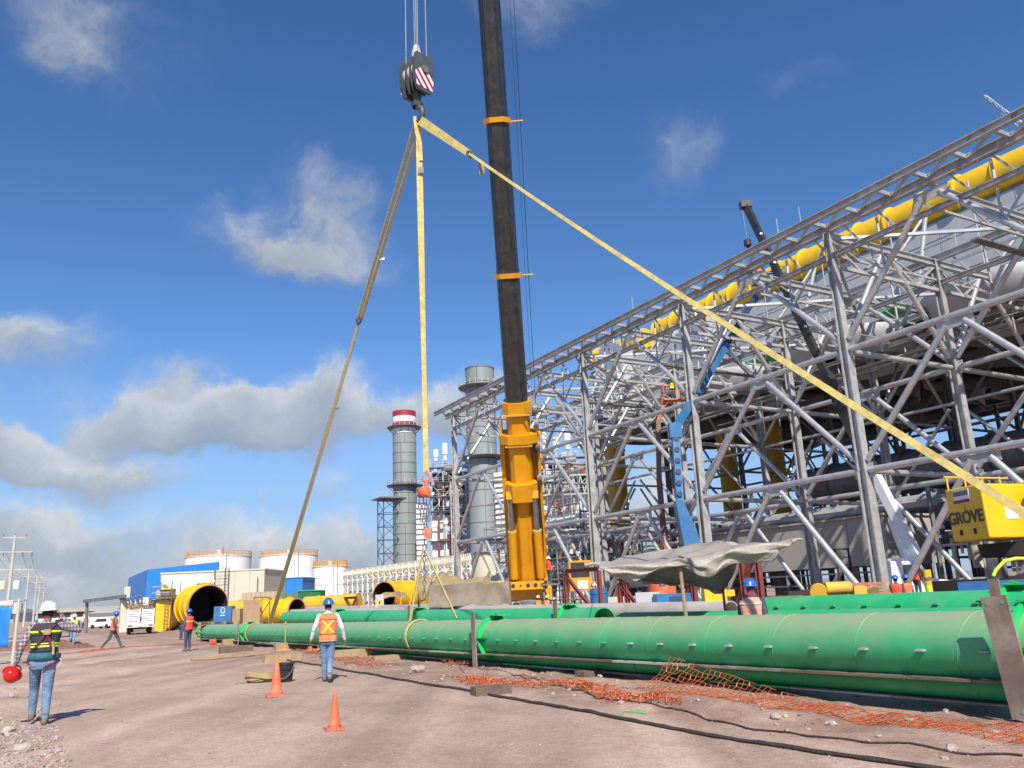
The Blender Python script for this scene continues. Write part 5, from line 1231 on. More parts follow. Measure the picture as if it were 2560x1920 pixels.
# dark tube of uneven thickness along the road edge and thin cable
def lying(name, label, pts, r, m, cat, n=6, jit=.03, seed=1):
    rr = np.random.default_rng(seed); q = []
    for a, c in zip(pts[:-1], pts[1:]):
        k = max(2, int(np.linalg.norm(c[:2]-a[:2])/.12))
        for t_ in np.linspace(0, 1, k, endpoint=False): p = a+(c-a)*t_; q.append(p)
    q.append(pts[-1]); j = np.cumsum(rr.normal(0, 1, (len(q), 2)), 0)*jit*.25; j -= np.linspace(0, 1, len(q))[:, None]*j[-1]
    out = [A(p[0]+d[0], p[1]+d[1], GH((p[0]+d[0], p[1]+d[1]))+r*.8) for p, d in zip(q, j)]
    o = MB().path(out, [r*(.8+.4*rr.random()) for _ in out], n).build(name, m); return tag(o, label, cat)
lying('dark_strand', 'thin uneven dark strand running along the edge of the road in the foreground', [G(2420, 1938), G(1920, 1862), G(1280, 1751), G(1000, 1701), G(675, 1644)], .024, m_strand, 'hose', seed=3)
lying('cable', 'thin dark cable lying in the soil between dark strand and pipe', [G(2560, 1900), G(2200, 1865), G(1900, 1823), G(1500, 1745), G(1280, 1692)], .012, m_strand, 'cable', 5, .05, 4)
lying('cable', 'short green plastic cord lying near the dark strand', [G(1620, 1787), G(1560, 1782), G(1550, 1793)], .01, m_bgreen, 'cord', 5, .05, 5)
lying('steel_bar', 'thin rusty bar leaning on the soil below the choker sling', [G(1115, 1620), G(1160, 1684)], .012, m_rust, 'bar', 5, .01, 6)
# wire stakes and rubbish under the pipe
lying('cable', 'thin cord trailing from under the front pipe', [G(1050, 1640), G(1180, 1668), G(1330, 1700), G(1500, 1722)], .01, m_rust, 'cord', 5, .06, 9)

# ------------------------------------------------------------------ orange safety netting
def net(name, label, P, cell, m, w=.016, sag=.02, seed=0, drop=.0):
    """mesh of flat strands over the surface P[i][j]"""
    rr = np.random.default_rng(seed); P = np.asarray(P, float); a, c = P.shape[:2]; b = MB()
    def seg(p, q):
        d = q-p; l = np.linalg.norm(d)
        if l < 1e-4: return
        F = frame(d, (0.3, .5, .8)); s_ = F[:, 0]*w/2; u_ = F[:, 1]*.003
        b.add([p+s_, p-s_, q-s_, q+s_, p+u_*2, q+u_*2], [(0, 1, 2, 3), (0, 3, 5, 4), (1, 4, 5, 2)])
    for i in range(a):
        for j in range(c):
            if rr.random() < drop: continue
            if i+1 < a: seg(P[i, j], P[i+1, j])
            if j+1 < c: seg(P[i, j], P[i, j+1])
    return tag(b.build(name, m, ang=20), label, 'safety net', 'orange plastic safety netting')
def ridge_net(label, pts, width, rows, m, seed, hump=.10, step=.09, cl=.09):
    rr = np.random.default_rng(seed); q = []
    for a, c in zip(pts[:-1], pts[1:]):
        k = max(2, int(np.linalg.norm(c[:2]-a[:2])/step)); q += [a+(c-a)*t_ for t_ in np.linspace(0, 1, k, endpoint=False)]
    q.append(pts[-1]); P = []
    for i in range(rows):
        row = []; ph = rr.uniform(0, 6)
        for k, p in enumerate(q):
            d = q[min(k+1, len(q)-1)]-q[max(k-1, 0)]; n = nrm(A(-d[1], d[0], 0)); o_ = (i/(rows-1)-.5)*width+.06*math.sin(k*.7+ph)+rr.normal(0, .03)
            x = p+n*o_; row.append(A(x[0], x[1], GH(x)+.015+hump*abs(math.sin(k*.55+i*.9+ph))*rr.uniform(.2, 1)))
        P.append(row)
    return net('safety_net', label, P, cl, m, .0135, seed=seed, drop=.1)
ridge_net('crumpled orange net lying in the soil from the sleeper towards the middle', [G(1160, 1702), G(1240, 1722), G(1420, 1722), G(1510, 1740), G(1540, 1757), G(1620, 1768), G(1705, 1768)], .42, 9, m_net, 1, .12)
ridge_net('dusty orange net trampled flat on the road at left between the walkers', [G(150, 1640), G(220, 1632), G(300, 1622), G(400, 1615), G(505, 1612)], .9, 8, m_net, 2, .04, .16)
ridge_net('dusty orange net lying under the pipe near the worker with the X vest', [G(760, 1625), G(830, 1640), G(900, 1662), G(960, 1672)], .8, 9, m_netd, 3, .06, .12)
ridge_net('thin orange net scrap hanging below the choker sling', [G(1060, 1640), G(1100, 1650), G(1160, 1668)], .5, 7, m_netd, 8, .12, .1)
P = []                                             # net pulled up to the pipe and stretched along it
s_a = float((front_pipe(1700)-A(5.193, 9.977, 0))@PU); nn = 84
for i in range(12):
    row = []
    for k in range(nn):
        f = k/(nn-1); s = s_a-f*(s_a+4.0); top = lp_s(s)+A(0, 0, .12)-PV*(.36+.5*min(1, 2.2*f)); top[2] = max(.05, .40*max(0, 1-2.6*f)**1.4+.06+.03*math.sin(9*f)); bot = A(*(A(5.193, 9.977, 0)+PU*s-PV*(1.15+.35*math.sin(2.4*f)+.08*math.sin(21*f)))[:2], 0); bot[2] = GH(bot)+.02
        w = i/11; p = top*(1-w)+bot*w; p[2] = max(GH(p)+.015, p[2]-.25*math.sin(math.pi*w)*(.4+.6*f)+.03*math.sin(k*1.1+i)*w); row.append(p+A(.02*math.sin(i*2.1+k), 0, 0))
    P.append(row)
net('safety_net', 'long orange net stretched along the front pipe at lower right', P, .09, m_net, .0135, seed=5, drop=.10)
# orange cones, bucket, strap heap
def cone(x, y, h, label, sc_=1.0):
    p = onground(G(x, y)); t = thing('traffic_cone', label, 'traffic cone', p, .4, 'orange traffic cones')
    b = MB(); w = .20*h/.71; b.lathe([(w*1.02, 0), (w*1.05, .012), (w*1.0, .03)], (0, 0, 0), n=4, up=(0, 1, 0)); b.box((0, 0, .018), (w*1.9, w*1.9, .034)); b.build('base', m_conew, t, True, 30, local=True)
    r0 = .128*h/.71
    MB().lathe([(r0, .035), (r0*.98, .05), (r0*.90, .06), (r0*.42, h*.78), (r0*.27, h*.97), (r0*.22, h), (r0*.13, h), (r0*.13, h-.05)], (0, 0, 0), n=28).build('body', m_cone, t, local=True)
    MB().lathe([(r0*.95, .055), (r0*.99, .06), (r0*.97, .075), (r0*.88, .08)], (0, 0, 0), n=28).build('foot_ring', m_cone, t, local=True)
    return t
cone(690, 1738, .63, 'taller orange traffic cone beside the black bucket')
cone(836, 1826, .44, 'nearest orange traffic cone, alone on the road')
p = onground(G(712, 1706)); t = thing('bucket', 'dented black plastic bucket behind the taller cone', 'bucket', p)
MB().lathe([(0, .01), (.145, .01), (.15, .03), (.185, .34), (.2, .35), (.2, .375), (.18, .375), (.14, .03), (0, .03)], (0, 0, 0), n=28).build('body', m_rubber, t, local=True)
MB().lathe([(.176, .255), (.196, .26), (.197, .275), (.18, .28)], (0, 0, 0), n=28).build('rim_band', m_rubber, t, local=True)
MB().path([A(.2*math.cos(a), -.16*math.sin(a)-.05, .36-.28*math.sin(a)) for a in np.linspace(0, math.pi, 12)], .006, 6).build('wire_handle', m_steelr, t, local=True)
p = onground(G(656, 1705)); b = MB(); rr = np.random.default_rng(3)
for k in range(6):
    ph = rr.uniform(0, 6); pts = [p+A(.28*math.cos(a+ph)*(1+.12*k*.3), .20*math.sin(a+ph)-.02*k, .03+.025*k+.03*math.sin(2*a+k)) for a in np.linspace(0, 5.2, 20)]; strap(b, pts, .10, .012, lambda t_: A(.2, .2, 1))
strap(b, [p+A(-.2, -.1, .02), p+A(-.4, -.18, .015), p+A(-.5, -.2, .012)], .1, .012, A(0, 1, .1))
tag(b.build('strap_heap', m_tarp), 'heap of coiled khaki webbing straps left of the taller cone', 'strap')
p = onground(G(532, 1613)); o = MB().lathe([(0, -.16), (.13, -.15), (.14, .12), (.11, .16), (0, .17)], p+A(0, 0, .13), A(1, .3, .1), n=16).build('orange_can', m_vred); tag(o, 'small red orange can lying on the dirt by the far pipe end', 'can')
# orange stake marker in front of the pipe
p = onground(front_pipe(768)-PV*.8); t = thing('marker_stand', 'small orange painted marker stand under the pipe by the X vest worker', 'marker', p)
MB().box((0, 0, .02), (.5, .3, .04)).build('foot_plate', m_dyo, t, False, local=True); MB().path([(0, 0, .03), (0, 0, .95)], .022, 8).build('stem', m_dyo, t, local=True); MB().lathe([(0, 0), (.06, .02), (0, .12)], (0, 0, .93), n=8).build('tip', m_dyo, t, local=True)
# ------------------------------------------------------------------ silver tarpaulin shelter over the pipes
def ctrl_sheet(ctrl, nu, nv, sagf=None, wr=0, seed=0, iv=1.0):
    """smooth sheet through a small grid of 3d control points (Catmull-Rom)"""
    C_ = np.asarray(ctrl, float)
    def cr(P, t):
        n = len(P); x = t*(n-1); i = min(int(x), n-2); f = x-i; p = [P[max(i-1, 0)], P[i], P[i+1], P[min(i+2, n-1)]]
        return .5*((2*p[1])+(-p[0]+p[2])*f+(2*p[0]-5*p[1]+4*p[2]-p[3])*f*f+(-p[0]+3*p[1]-3*p[2]+p[3])*f**3)
    rr = np.random.default_rng(seed); out = []
    ph = rr.uniform(0, 6, 6); fq = rr.uniform(3, 14, 6)
    for i in range(nu):
        row = [cr([cr(r, j/(nv-1)) for r in C_], i/(nu-1)) for j in range(nv)]; out.append(row)
    P = np.array(out)
    if wr:
        I, J = np.meshgrid(np.linspace(0, 1, nu), np.linspace(0, 1, nv), indexing='ij')
        for k in range(6): P[..., 2] += wr*np.sin(fq[k]*3*J+2.2*iv*fq[(k+1) % 6]*I+ph[k])/3; P[..., 1] += wr*np.sin(fq[k]*2.3*J-3*iv*I*fq[(k+2) % 6]+ph[k])/3
    return P
TY = 14.2
pole_b = PL(1709, 11.0); TPY = pole_b[1]
def tp(x, y, dy): return AT(x, y, TPY+dy)
ctrl = [[tp(1560, 1392, 2.6), tp(1640, 1378, 2.7), tp(1730, 1364, 2.8), tp(1792, 1354, 2.8), tp(1860, 1362, 2.7), tp(1975, 1352, 2.4)],
        [tp(1510, 1408, 1.0), tp(1640, 1400, 1.2), tp(1720, 1380, 1.2), tp(1800, 1372, 1.3), tp(1870, 1372, 1.2), tp(1984, 1354, 1.0)],
        [tp(1497, 1411, .1), tp(1610, 1408, .0), tp(1697, 1397, -.05), tp(1760, 1396, 0), tp(1824, 1370, 0), tp(1976, 1358, .1)],
        [tp(1522, 1434, .0), tp(1600, 1434, -.1), tp(1696, 1406, -.14), tp(1770, 1426, -.12), tp(1830, 1390, -.1), tp(1950, 1382, .1)],
        [tp(1556, 1456, .2), tp(1612, 1436, -.02), tp(1694, 1418, -.12), tp(1778, 1440, -.05), tp(1836, 1408, .0), tp(1920, 1404, .2)]]
shel = thing('tarp_shelter', 'silver grey tarpaulin shelter sagging on a wooden pole above the pipes', 'shelter', pole_b)
MB().sheet(ctrl_sheet(ctrl, 40, 70, wr=.05, seed=2)).build('tarpaulin', m_silver, shel, solid=.012, ang=180)
back = [[tp(1562, 1392, 2.6), tp(1640, 1380, 2.7), tp(1730, 1366, 2.8), tp(1795, 1356, 2.8), tp(1860, 1364, 2.7)], [tp(1600, 1448, 2.5), tp(1660, 1450, 2.6), tp(1735, 1450, 2.7), tp(1790, 1468, 2.6), tp(1830, 1440, 2.5)], [tp(1610, 1455, 2.4), tp(1670, 1460, 2.4), tp(1740, 1462, 2.5), tp(1795, 1480, 2.5), tp(1815, 1470, 2.4)]]
MB().sheet(ctrl_sheet(back, 16, 30, wr=.04, seed=3)).build('back_flap', m_silver, shel, solid=.012, ang=180)
pt = tp(1698, 1402, -.05); MB().path([A(pole_b[0], pole_b[1], -.05), A((pole_b[0]+pt[0])/2+.01, (pole_b[1]+pt[1])/2, pt[2]/2), pt], [.042, .038, .034], 10).build('pole', m_ply, shel)
q = tp(1795, 1356, 2.75); MB().path([A(q[0], q[1], 0), q], .03, 8).build('pole', m_redb, shel)
q = tp(1980, 1354, 1.0); e = PL(1900, 25)+A(0, 0, 2.9); MB().path([q, q*.6+e*.4-A(0, 0, .05), e], .012, 6).build('guy_rope', m_sling2, shel)
q = tp(1497, 1411, .1); e = PL(1500, 27)+A(0, 0, 2.7); MB().path([q, q*.5+e*.5-A(0, 0, .05), e], .012, 6).build('guy_rope', m_sling2, shel)
q = tp(1499, 1411, .1); MB().path([q, q+A(-.12, 0, .02), q+A(-.28, .05, .0)], [.05, .03, .05], 8).build('knot', m_silver, shel)
q = tp(1980, 1354, 1.0); MB().path([q, q+A(.12, 0, .05), q+A(.2, 0, .03)], [.05, .02, .035], 8).build('knot', m_silver, shel)
# ------------------------------------------------------------------ red steel A-frames behind the grey pipe
def hframe(x0, x1, D, zt_, label, diag, m=m_redst, mid=None):
    a = PL(x0, D); c = PL(x1, D); t = thing('steel_trestle', label, 'trestle', a, 0, 'red oxide steel trestles')
    member('top_rail', 'ibeam', a+A(0, 0, zt_), c+A(0, 0, zt_), .2, .24, m, t)
    for p in (a, c)+((a+(c-a)*mid,) if mid else ()): member('leg', 'ibeam', p+A(0, 0, -.4), p+A(0, 0, zt_-.1), .2, .2, m, t, up=PU)
    for (f0, f1, up_) in diag:
        p, q = a+(c-a)*f0, a+(c-a)*f1; member('diagonal', 'ibeam', p+A(0, 0, zt_-.2 if up_ else .0), q+A(0, 0, .0 if up_ else zt_-.2), .16, .18, m, t)
    for p in (a, c): member('foot', 'ibeam', p-PV*1.0+A(0, 0, .0), p+PV*1.0+A(0, 0, .0), .18, .18, m, t)
    return t
hframe(1415, 1500, 27, 2.7, 'dark red steel trestle left of the tarpaulin shelter, with long diagonal', ((0, 1.0, True),))
hframe(1549, 1640, 26, 2.0, 'red steel trestle under the left half of the tarpaulin shelter', ((.05, .8, True), (.9, .35, True)), mid=.2)
hframe(1664, 1735, 25, 2.0, 'red steel trestle behind the pole of the shelter', ((1.0, .1, True),))
hframe(1812, 1900, 25, 2.9, 'red steel trestle with diagonal behind the masked worker', ((.9, .1, True),), mid=.55)
t = hframe(728, 893, 30, 1.95, 'long brown steel trestle above the pipes left of the tent', ((.0, .0, True),), m_redb, .32)
a = PL(728, 30); c = PL(893, 30)
for f0, f1 in ((.33, .1), (.33, .55), (.62, .95), (.98, .9), (.05, .0)): member('diagonal', 'bar', a+(c-a)*f0+A(0, 0, 1.85), a+(c-a)*f1+A(0, 0, .0), .18, .14, m_redb, t)

# ------------------------------------------------------------------ canvas tent by the crane
def tq(x, y, Y): return AT(x, y, Y)
tent = thing('canvas_tent', 'brown canvas sheet tent hung on ropes in front of the orange crane', 'tent', G(1160, 1516))
TQ = 41
top = [[tq(1046, 1505, TQ), tq(1042, 1470, TQ), tq(1042, 1440, TQ), tq(1048, 1462, TQ)], [tq(1066, 1500, TQ), tq(1072, 1470, TQ), tq(1082, 1448, TQ+.6), tq(1085, 1440, TQ+1)]]
MB().sheet(ctrl_sheet(top, 8, 14, wr=.04, seed=4, iv=.15)).build('side_flap', m_tarp, tent, solid=.015, ang=180)
top = [[tq(1072, 1468, TQ+1.5), tq(1100, 1432, TQ+2), tq(1130, 1442, TQ+2), tq(1175, 1446, TQ+2), tq(1212, 1440, TQ+2), tq(1222, 1428, TQ+2)], [tq(1070, 1470, TQ+.6), tq(1098, 1450, TQ+.6), tq(1125, 1458, TQ+.7), tq(1170, 1462, TQ+.7), tq(1205, 1462, TQ+.7), tq(1226, 1446, TQ+.6)], [tq(1075, 1478, TQ), tq(1100, 1470, TQ), tq(1130, 1472, TQ), tq(1170, 1472, TQ), tq(1205, 1468, TQ), tq(1226, 1466, TQ)]]
MB().sheet(ctrl_sheet(top, 22, 44, wr=.06, seed=5, iv=.2)).build('roof_sheet', m_tarp, tent, solid=.015, ang=180)
fr = [[tq(1072, 1463, TQ-.1), tq(1120, 1461, TQ-.15), tq(1180, 1456, TQ-.1), tq(1230, 1457, TQ-.15), tq(1273, 1454, TQ-.1)], [tq(1070, 1492, TQ-.2), tq(1120, 1490, TQ-.05), tq(1180, 1488, TQ-.25), tq(1230, 1486, TQ-.1), tq(1276, 1486, TQ-.2)], [tq(1068, 1518, TQ-.3), tq(1120, 1518, TQ-.15), tq(1180, 1512, TQ-.35), tq(1230, 1514, TQ-.2), tq(1278, 1508, TQ-.2)]]
MB().sheet(ctrl_sheet(fr, 22, 44, wr=.05, seed=6, iv=.12)).build('front_sheet', m_tarp2, tent, solid=.015, ang=180)
for x in (1046, 1100, 1222, 1275): q = tq(x, 1440 if x < 1270 else 1456, TQ+1.2); member('tent_pole', 'rod8', A(q[0], q[1], -.4), q, .05, .05, m_rust, tent)

# ------------------------------------------------------------------ yellow duct pieces on the left
def duct_piece(x, y, Y, r, length, az, label, m, ribs=4, liner=True, elev=0):
    """short large duct: open end centred where the photo shows it, body running away along az"""
    c = AT(x, y, Y); d = A(math.sin(R_(az)), math.cos(R_(az)), 0); t = thing('duct_piece', label, 'duct', A(c[0], c[1], ground_z(c)), 0, 'yellow duct sections lying in the yard')
    MB().lathe([(r-.04, 0), (r, 0), (r, length), (r-.04, length)], c, d, n=44).build('shell', m, t)
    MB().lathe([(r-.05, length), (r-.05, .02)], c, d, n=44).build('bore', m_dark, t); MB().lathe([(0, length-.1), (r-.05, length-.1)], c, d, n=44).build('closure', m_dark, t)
    MB().lathe([(r-.06, -.03), (r+.03, -.03), (r+.03, .05), (r-.06, .05)], c, d, n=44).build('end_ring', m_conew, t)
    for k in range(ribs):
        s = length*(k+.6)/ribs; MB().lathe([(r-.01, s-.06), (r+.14, s-.06), (r+.14, s+.06), (r-.01, s+.06)], c, d, n=44).build('rib', m, t)
    for k in (.15, .85):
        p = c+d*length*k; g_ = ground_z(p)-.1; h_ = max(.1, p[2]-r*.8-g_); MB().box(A(p[0], p[1], g_+h_/2), (r*1.3, .5, h_), rotz(-R_(az))).build('cradle', m_dwood, t, False)
    return t
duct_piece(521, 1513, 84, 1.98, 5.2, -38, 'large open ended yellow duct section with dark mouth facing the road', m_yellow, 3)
duct_piece(742, 1526, 66, .92, 4, -60, 'smaller yellow duct ring with open end behind the brown trestle', m_yellow, 3)
duct_piece(712, 1530, 74, 1.0, 3, -70, 'yellow duct ring half hidden by the left lifting sling', m_yellow, 4)
duct_piece(672, 1523, 92, 1.2, 2.5, -70, 'yellow duct ring behind the leaning brown board', m_dyellow, 3)
duct_piece(960, 1492, 88, 1.55, 5, 30, 'yellow duct section under a small tarpaulin near the tent', m_yellow, 3)
duct_piece(1022, 1494, 92, 1.5, 6, 60, 'ribbed yellow duct section just left of the tent', m_yellow, 6)
# ribbed yellow transition piece left of the big mouth
c = AT(408, 1515, 86); t = thing('duct_elbow', 'faceted yellow duct elbow standing left of the big open duct', 'duct', A(c[0], c[1], -.6))
MB().prism([(-.7, -1.5), (.1, -1.75), (.75, -1.2), (.75, 1.2), (.3, 1.55), (-.7, 1.35)], A(c[0], c[1], 1.1), A(1, .2, 0), A(0, 0, 1), A(-.4, 3, 0)).build('shell', m_yellow, t, False)
MB().prism([(-.45, 1.35), (.45, 1.5), (.5, 2.6), (-.2, 2.7)], A(c[0], c[1]+.4, 1.1), A(1, .2, 0), A(0, 0, 1), A(-.3, 2, 0)).build('upper_part', m_yellow, t, False)
for s in (.32, .62): member('ladder_rail', 'rod8', A(c[0]+s, c[1]-.35, -.5), A(c[0]+s, c[1]-.35, 2.6), .035, .035, m_rust, t)
for k in range(8): member('ladder_rung', 'rod8', A(c[0]+.32, c[1]-.35, -.2+.36*k), A(c[0]+.62, c[1]-.35, -.2+.36*k), .025, .025, m_rust, t)
# scaffold and men's shelter above it
for k in range(3): pass
t = thing('work_platform', 'cluttered steel work platform above the yellow elbow, under the white tarpaulin', 'platform', A(c[0], c[1], 2.6))
MB().box(A(c[0]-.1, c[1]+.6, 2.75), (2.4, 2.4, .12)).build('deck', m_gsteel, t, False)
for dx in (-1.1, 1.0):
    for dy in (-.5, 1.7): member('post', 'rod8', A(c[0]+dx, c[1]+dy, -.6), A(c[0]+dx, c[1]+dy, 4.4), .06, .06, m_rust, t)
for z in (3.3, 3.9): member('rail', 'rod8', A(c[0]-1.1, c[1]-.5, z), A(c[0]+1.0, c[1]-.5, z), .045, .045, m_galv, t)
MB().box(A(c[0]+.2, c[1]+.2, 3.2), (.8, .6, .8)).build('crate', m_rust, t, False); MB().lathe([(0, 0), (.3, .05), (.3, .8), (0, .85)], A(c[0]-.6, c[1]+.1, 2.8), n=14).build('drum', m_clad, t)
# long yellow duct and green container, wooden hoarding
def wall_panels(name, label, cat, x0, x1, ytop, Y, m, n, dep=.2, zbot=-.6):
    a = AT(x0, ytop, Y); c = AT(x1, ytop-.044*(x1-x0)*.6, Y); t = thing(name, label, cat, A(a[0], a[1], zbot)); zt_ = (a[2]+c[2])/2
    for k in range(n): MB().bx(a[0]+(c[0]-a[0])*k/n, a[0]+(c[0]-a[0])*(k+1)/n-.03, Y, Y+dep, zbot, zt_).build('panel', m, t, False)
    return t
m_hoard = mat('weathered_hoarding', (.50, .41, .28), .85, 0, .12, .6, col2=(.42, .32, .2), streak=True)
wall_panels('hoarding', 'tan plywood hoarding in front of the beige building', 'hoarding', 604, 700, 1481, 100, m_hoard, 8)
wall_panels('hoarding', 'second hoarding with dark green netting left of the container', 'hoarding', 700, 745, 1484, 98, mat('olive_hoarding', (.15, .19, .09), .85), 3)
t = wall_panels('shipping_container', 'dark green shipping container behind the yellow duct rings', 'container', 744, 802, 1477, 96, mat('container_green', (.02, .16, .05), .6, 0, .1, 1), 9, 2.4)
member('top_rail', 'bar', AT(744, 1477, 95.95), AT(802, 1475.5, 95.95), .14, .14, m_green, t)
t = thing('long_duct', 'long pale yellow duct lying far behind the brown trestle', 'duct', A(*AT(770, 1505, 90)[:2], -.6)); a, c = AT(765, 1512, 90), AT(897, 1505, 88)
for k in range(4): MB().tube(a+(c-a)*k/4, a+(c-a)*((k+.985)/4), .85, n=26).build('duct_section', m_dyellow, t); MB().tube(a+(c-a)*((k+.96)/4), a+(c-a)*((k+1)/4), .93, n=26).build('rib', m_dyellow, t)
t = thing('long_duct', 'yellow duct stretch visible between the blue box and the board', 'duct', A(*AT(600, 1520, 95)[:2], -.6)); a, c = AT(575, 1528, 95), AT(652, 1524, 94)
for k in range(3): MB().tube(a+(c-a)*k/3, a+(c-a)*((k+.985)/3), 1.15, n=26).build('duct_section', m_dyellow, t); MB().tube(a+(c-a)*((k+.95)/3), a+(c-a)*((k+1)/3), 1.22, n=26).build('rib', m_dyellow, t)
# small tarpaulin lean-to over the duct by the tent
ct = [[AT(932, 1508, 80), AT(955, 1484, 82), AT(1000, 1480, 83), AT(1012, 1482, 83)], [AT(942, 1500, 79), AT(965, 1494, 80), AT(1005, 1492, 80.5), AT(1022, 1497, 80.5)]]
tag(MB().sheet(ctrl_sheet(ct, 10, 20, wr=.1, seed=8)).build('small_tarpaulin', m_tarp, solid=.03, ang=180), 'small tan tarpaulin over the yellow duct near the tent', 'tarpaulin')
p = G(950, 1518); t = thing('warning_board', 'grey warning board with yellow triangle near the tent', 'sign', p); c = AT(949, 1504, 62)
MB().box(c, (.62, .08, 1.0)).build('board', m_clad, t, False); MB().prism([(-.22, -.3), (.22, -.3), (0, .3)], c+A(.02, -.055, 0), A(1, 0, 0), A(0, 0, 1), A(0, .01, 0)).build('yellow_triangle', m_yellow, t, False)
MB().prism([(-.05, -.2), (.05, -.2), (.05, .05), (-.05, .05)], c+A(.02, -.062, 0), A(1, 0, 0), A(0, 0, 1), A(0, .005, 0)).build('black_mark', m_rubber, t, False); member('leg', 'bar', A(c[0], c[1]+.05, -.5), c, .08, .08, m_gsteel, t)
# brown board leaning, blue box
c = AT(629, 1530, 58); t = thing('plywood_board', 'tall brown plywood board standing beside the yellow duct rings', 'board', A(c[0], c[1], -.3)); MB().box(c+A(0, 0, -.05), (1.16, .06, 1.75)).build('sheet', m_ply, t, False)
for s in (-.5, .5): member('brace', 'bar', c+A(s, .05, .6), c+A(s*1.1, 1.0, -.95), .06, .06, m_wood, t)
t = thing('tube_trestle', 'thin rusty tube frame behind the plywood board', 'frame', A(c[0]+1.2, c[1], -.3)); a = AT(636, 1493, 62); e = AT(675, 1493, 62)
for p in (a, (a+e)/2, e): member('post', 'rod8', A(p[0], p[1], -.4), p, .04, .04, m_rust, t)
member('top_rail', 'rod8', a, e, .04, .04, m_rust, t); member('diagonal', 'rod8', e-A(0, 0, .3), A(a[0], a[1], .1), .04, .04, m_rust, t)
c = AT(561, 1539, 62); t = thing('blue_cabinet', 'blue steel cabinet with white phone-like symbol on its front', 'cabinet', A(c[0], c[1], -.4)); MB().box(c, (1.3, .8, 1.36)).build('body', m_blue2, t, False)
for dx, dz, w, h in ((-.12, .38, .04, .36), (.12, .38, .04, .36), (0, .56, .28, .04), (0, .2, .28, .04), (0, .03, .36, .05)): MB().box(c+A(dx, -.41, dz), (w, .015, h)).build('white_symbol', m_white, t, False)
MB().box(c+A(.95, .2, -.1), (.55, .9, 1.1)).build('side_crate', m_wood, t, False)
# stack of pallets near the pipe end
p = onground(G(500, 1608)); t = thing('pallet_stack', 'stack of grey weathered pallets behind the far end of the front pipe', 'pallets', A(p[0]-.3, p[1]+3, p[2]))
for k in range(5): MB().box((0, 0, .08+.2*k), (1.6, 1.2, .06)).build('pallet_deck', m_dwood, t, False, local=True); [MB().box((dx, 0, .16+.2*k), (.12, 1.1, .09)).build('pallet_block', m_wood, t, False, local=True) for dx in (-.7, 0, .7)]

# ------------------------------------------------------------------ white stake truck seen from behind
c = G(349, 1586); tr = thing('stake_truck', 'white stake bed truck seen from behind, loaded with scrap wood', 'truck', c, R_(26))
k = 2.25/2
def LB(name, x0, x1, y0, y1, z0, z1, m, par=tr): return MB().bx(x0, x1, y0, y1, z0, z1).build(name, m, par, False, local=True)
LB('bed', -1.1, 1.1, .0, 4.2, .78, .95, m_white); LB('bumper', -1.12, 1.12, -.12, .02, .62, .92, m_white)
for s in (-1, 1): LB('side_board', s*1.08-.03, s*1.08+.03, 0, 4.2, .95, 2.2, m_white)
for s in (-1, 1):
    x0, x1 = (-1.08, -.04) if s < 0 else (.04, 1.08)
    for q in range(6): LB('tailgate_slat', x0+.03, x1-.03, -.03, .02, .96+.205*q, .96+.205*q+.155, m_white)
    for x in (x0+.05, x1-.05): LB('gate_stile', x-.05, x+.05, -.05, .0, .95, 2.2, m_white)
    LB('tail_lamp', s*.83-.2, s*.83+.2, -.14, -.115, .70, .82, m_redst)
    LB('gate_hinge', s*.05-.03, s*.05+.03, -.09, -.05, 1.2, 1.5, m_gsteel)
LB('number_plate', -.17, .17, -.145, -.12, .66, .82, m_clad); LB('tailgate_backing', -1.05, 1.05, .06, .08, .95, 2.15, m_dark); LB('chassis', -.45, .45, .1, 6, .45, .76, m_dark); LB('mud_flap', -.95, -.5, .6, .63, .2, .75, m_rubber); LB('mud_flap', .5, .95, .6, .63, .2, .75, m_rubber)
for s in (-1, 1):
    for y in (1.1, 4.9): w = MB().lathe([(.2, -.14), (.36, -.14), (.4, -.06), (.4, .06), (.36, .14), (.2, .14)], (s*.86, y, .4), (1, 0, 0), n=20).build('wheel', m_rubber, tr, local=True)
LB('cab', -1.0, 1.0, 4.35, 6.1, .8, 2.3, m_white); LB('rear_window', -.7, .7, 4.33, 4.345, 1.6, 2.1, m_glass); LB('bonnet', -.95, .95, 6.1, 7.2, .7, 1.5, m_white)
rr = np.random.default_rng(11); lo = thing('scrap_wood', 'heap of scrap sticks and boards piled above the stake truck sides', 'wood pile', c+rotz(R_(26))@A(0, 1.5, 1))
for q in range(46):
    a = A(rr.uniform(-1, 1), rr.uniform(.1, 4), 2.3+.45*rr.random()); d = nrm(A(rr.normal(0, 1), rr.normal(0, .8), rr.normal(0, .22)))*rr.uniform(.4, 1.0); m_ = (m_wood, m_tarp, m_dwood)[q % 3]
    a2 = a-d*.6; b2 = a+d*.6; a2[0] = np.clip(a2[0], -1.1, 1.1); b2[0] = np.clip(b2[0], -1.1, 1.1)
    member('stick', 'bar', c+rotz(R_(26))@a2, c+rotz(R_(26))@b2, .07, .04, m_, lo)
MB().lathe([(0, -.35), (.6, -.3), (.95, -.05), (.7, .2), (0, .32)], c+rotz(R_(26))@A(0, 1.8, 2.25), n=16, sx=1.1, sy=1.9).build('brushwood', m_wood, lo)

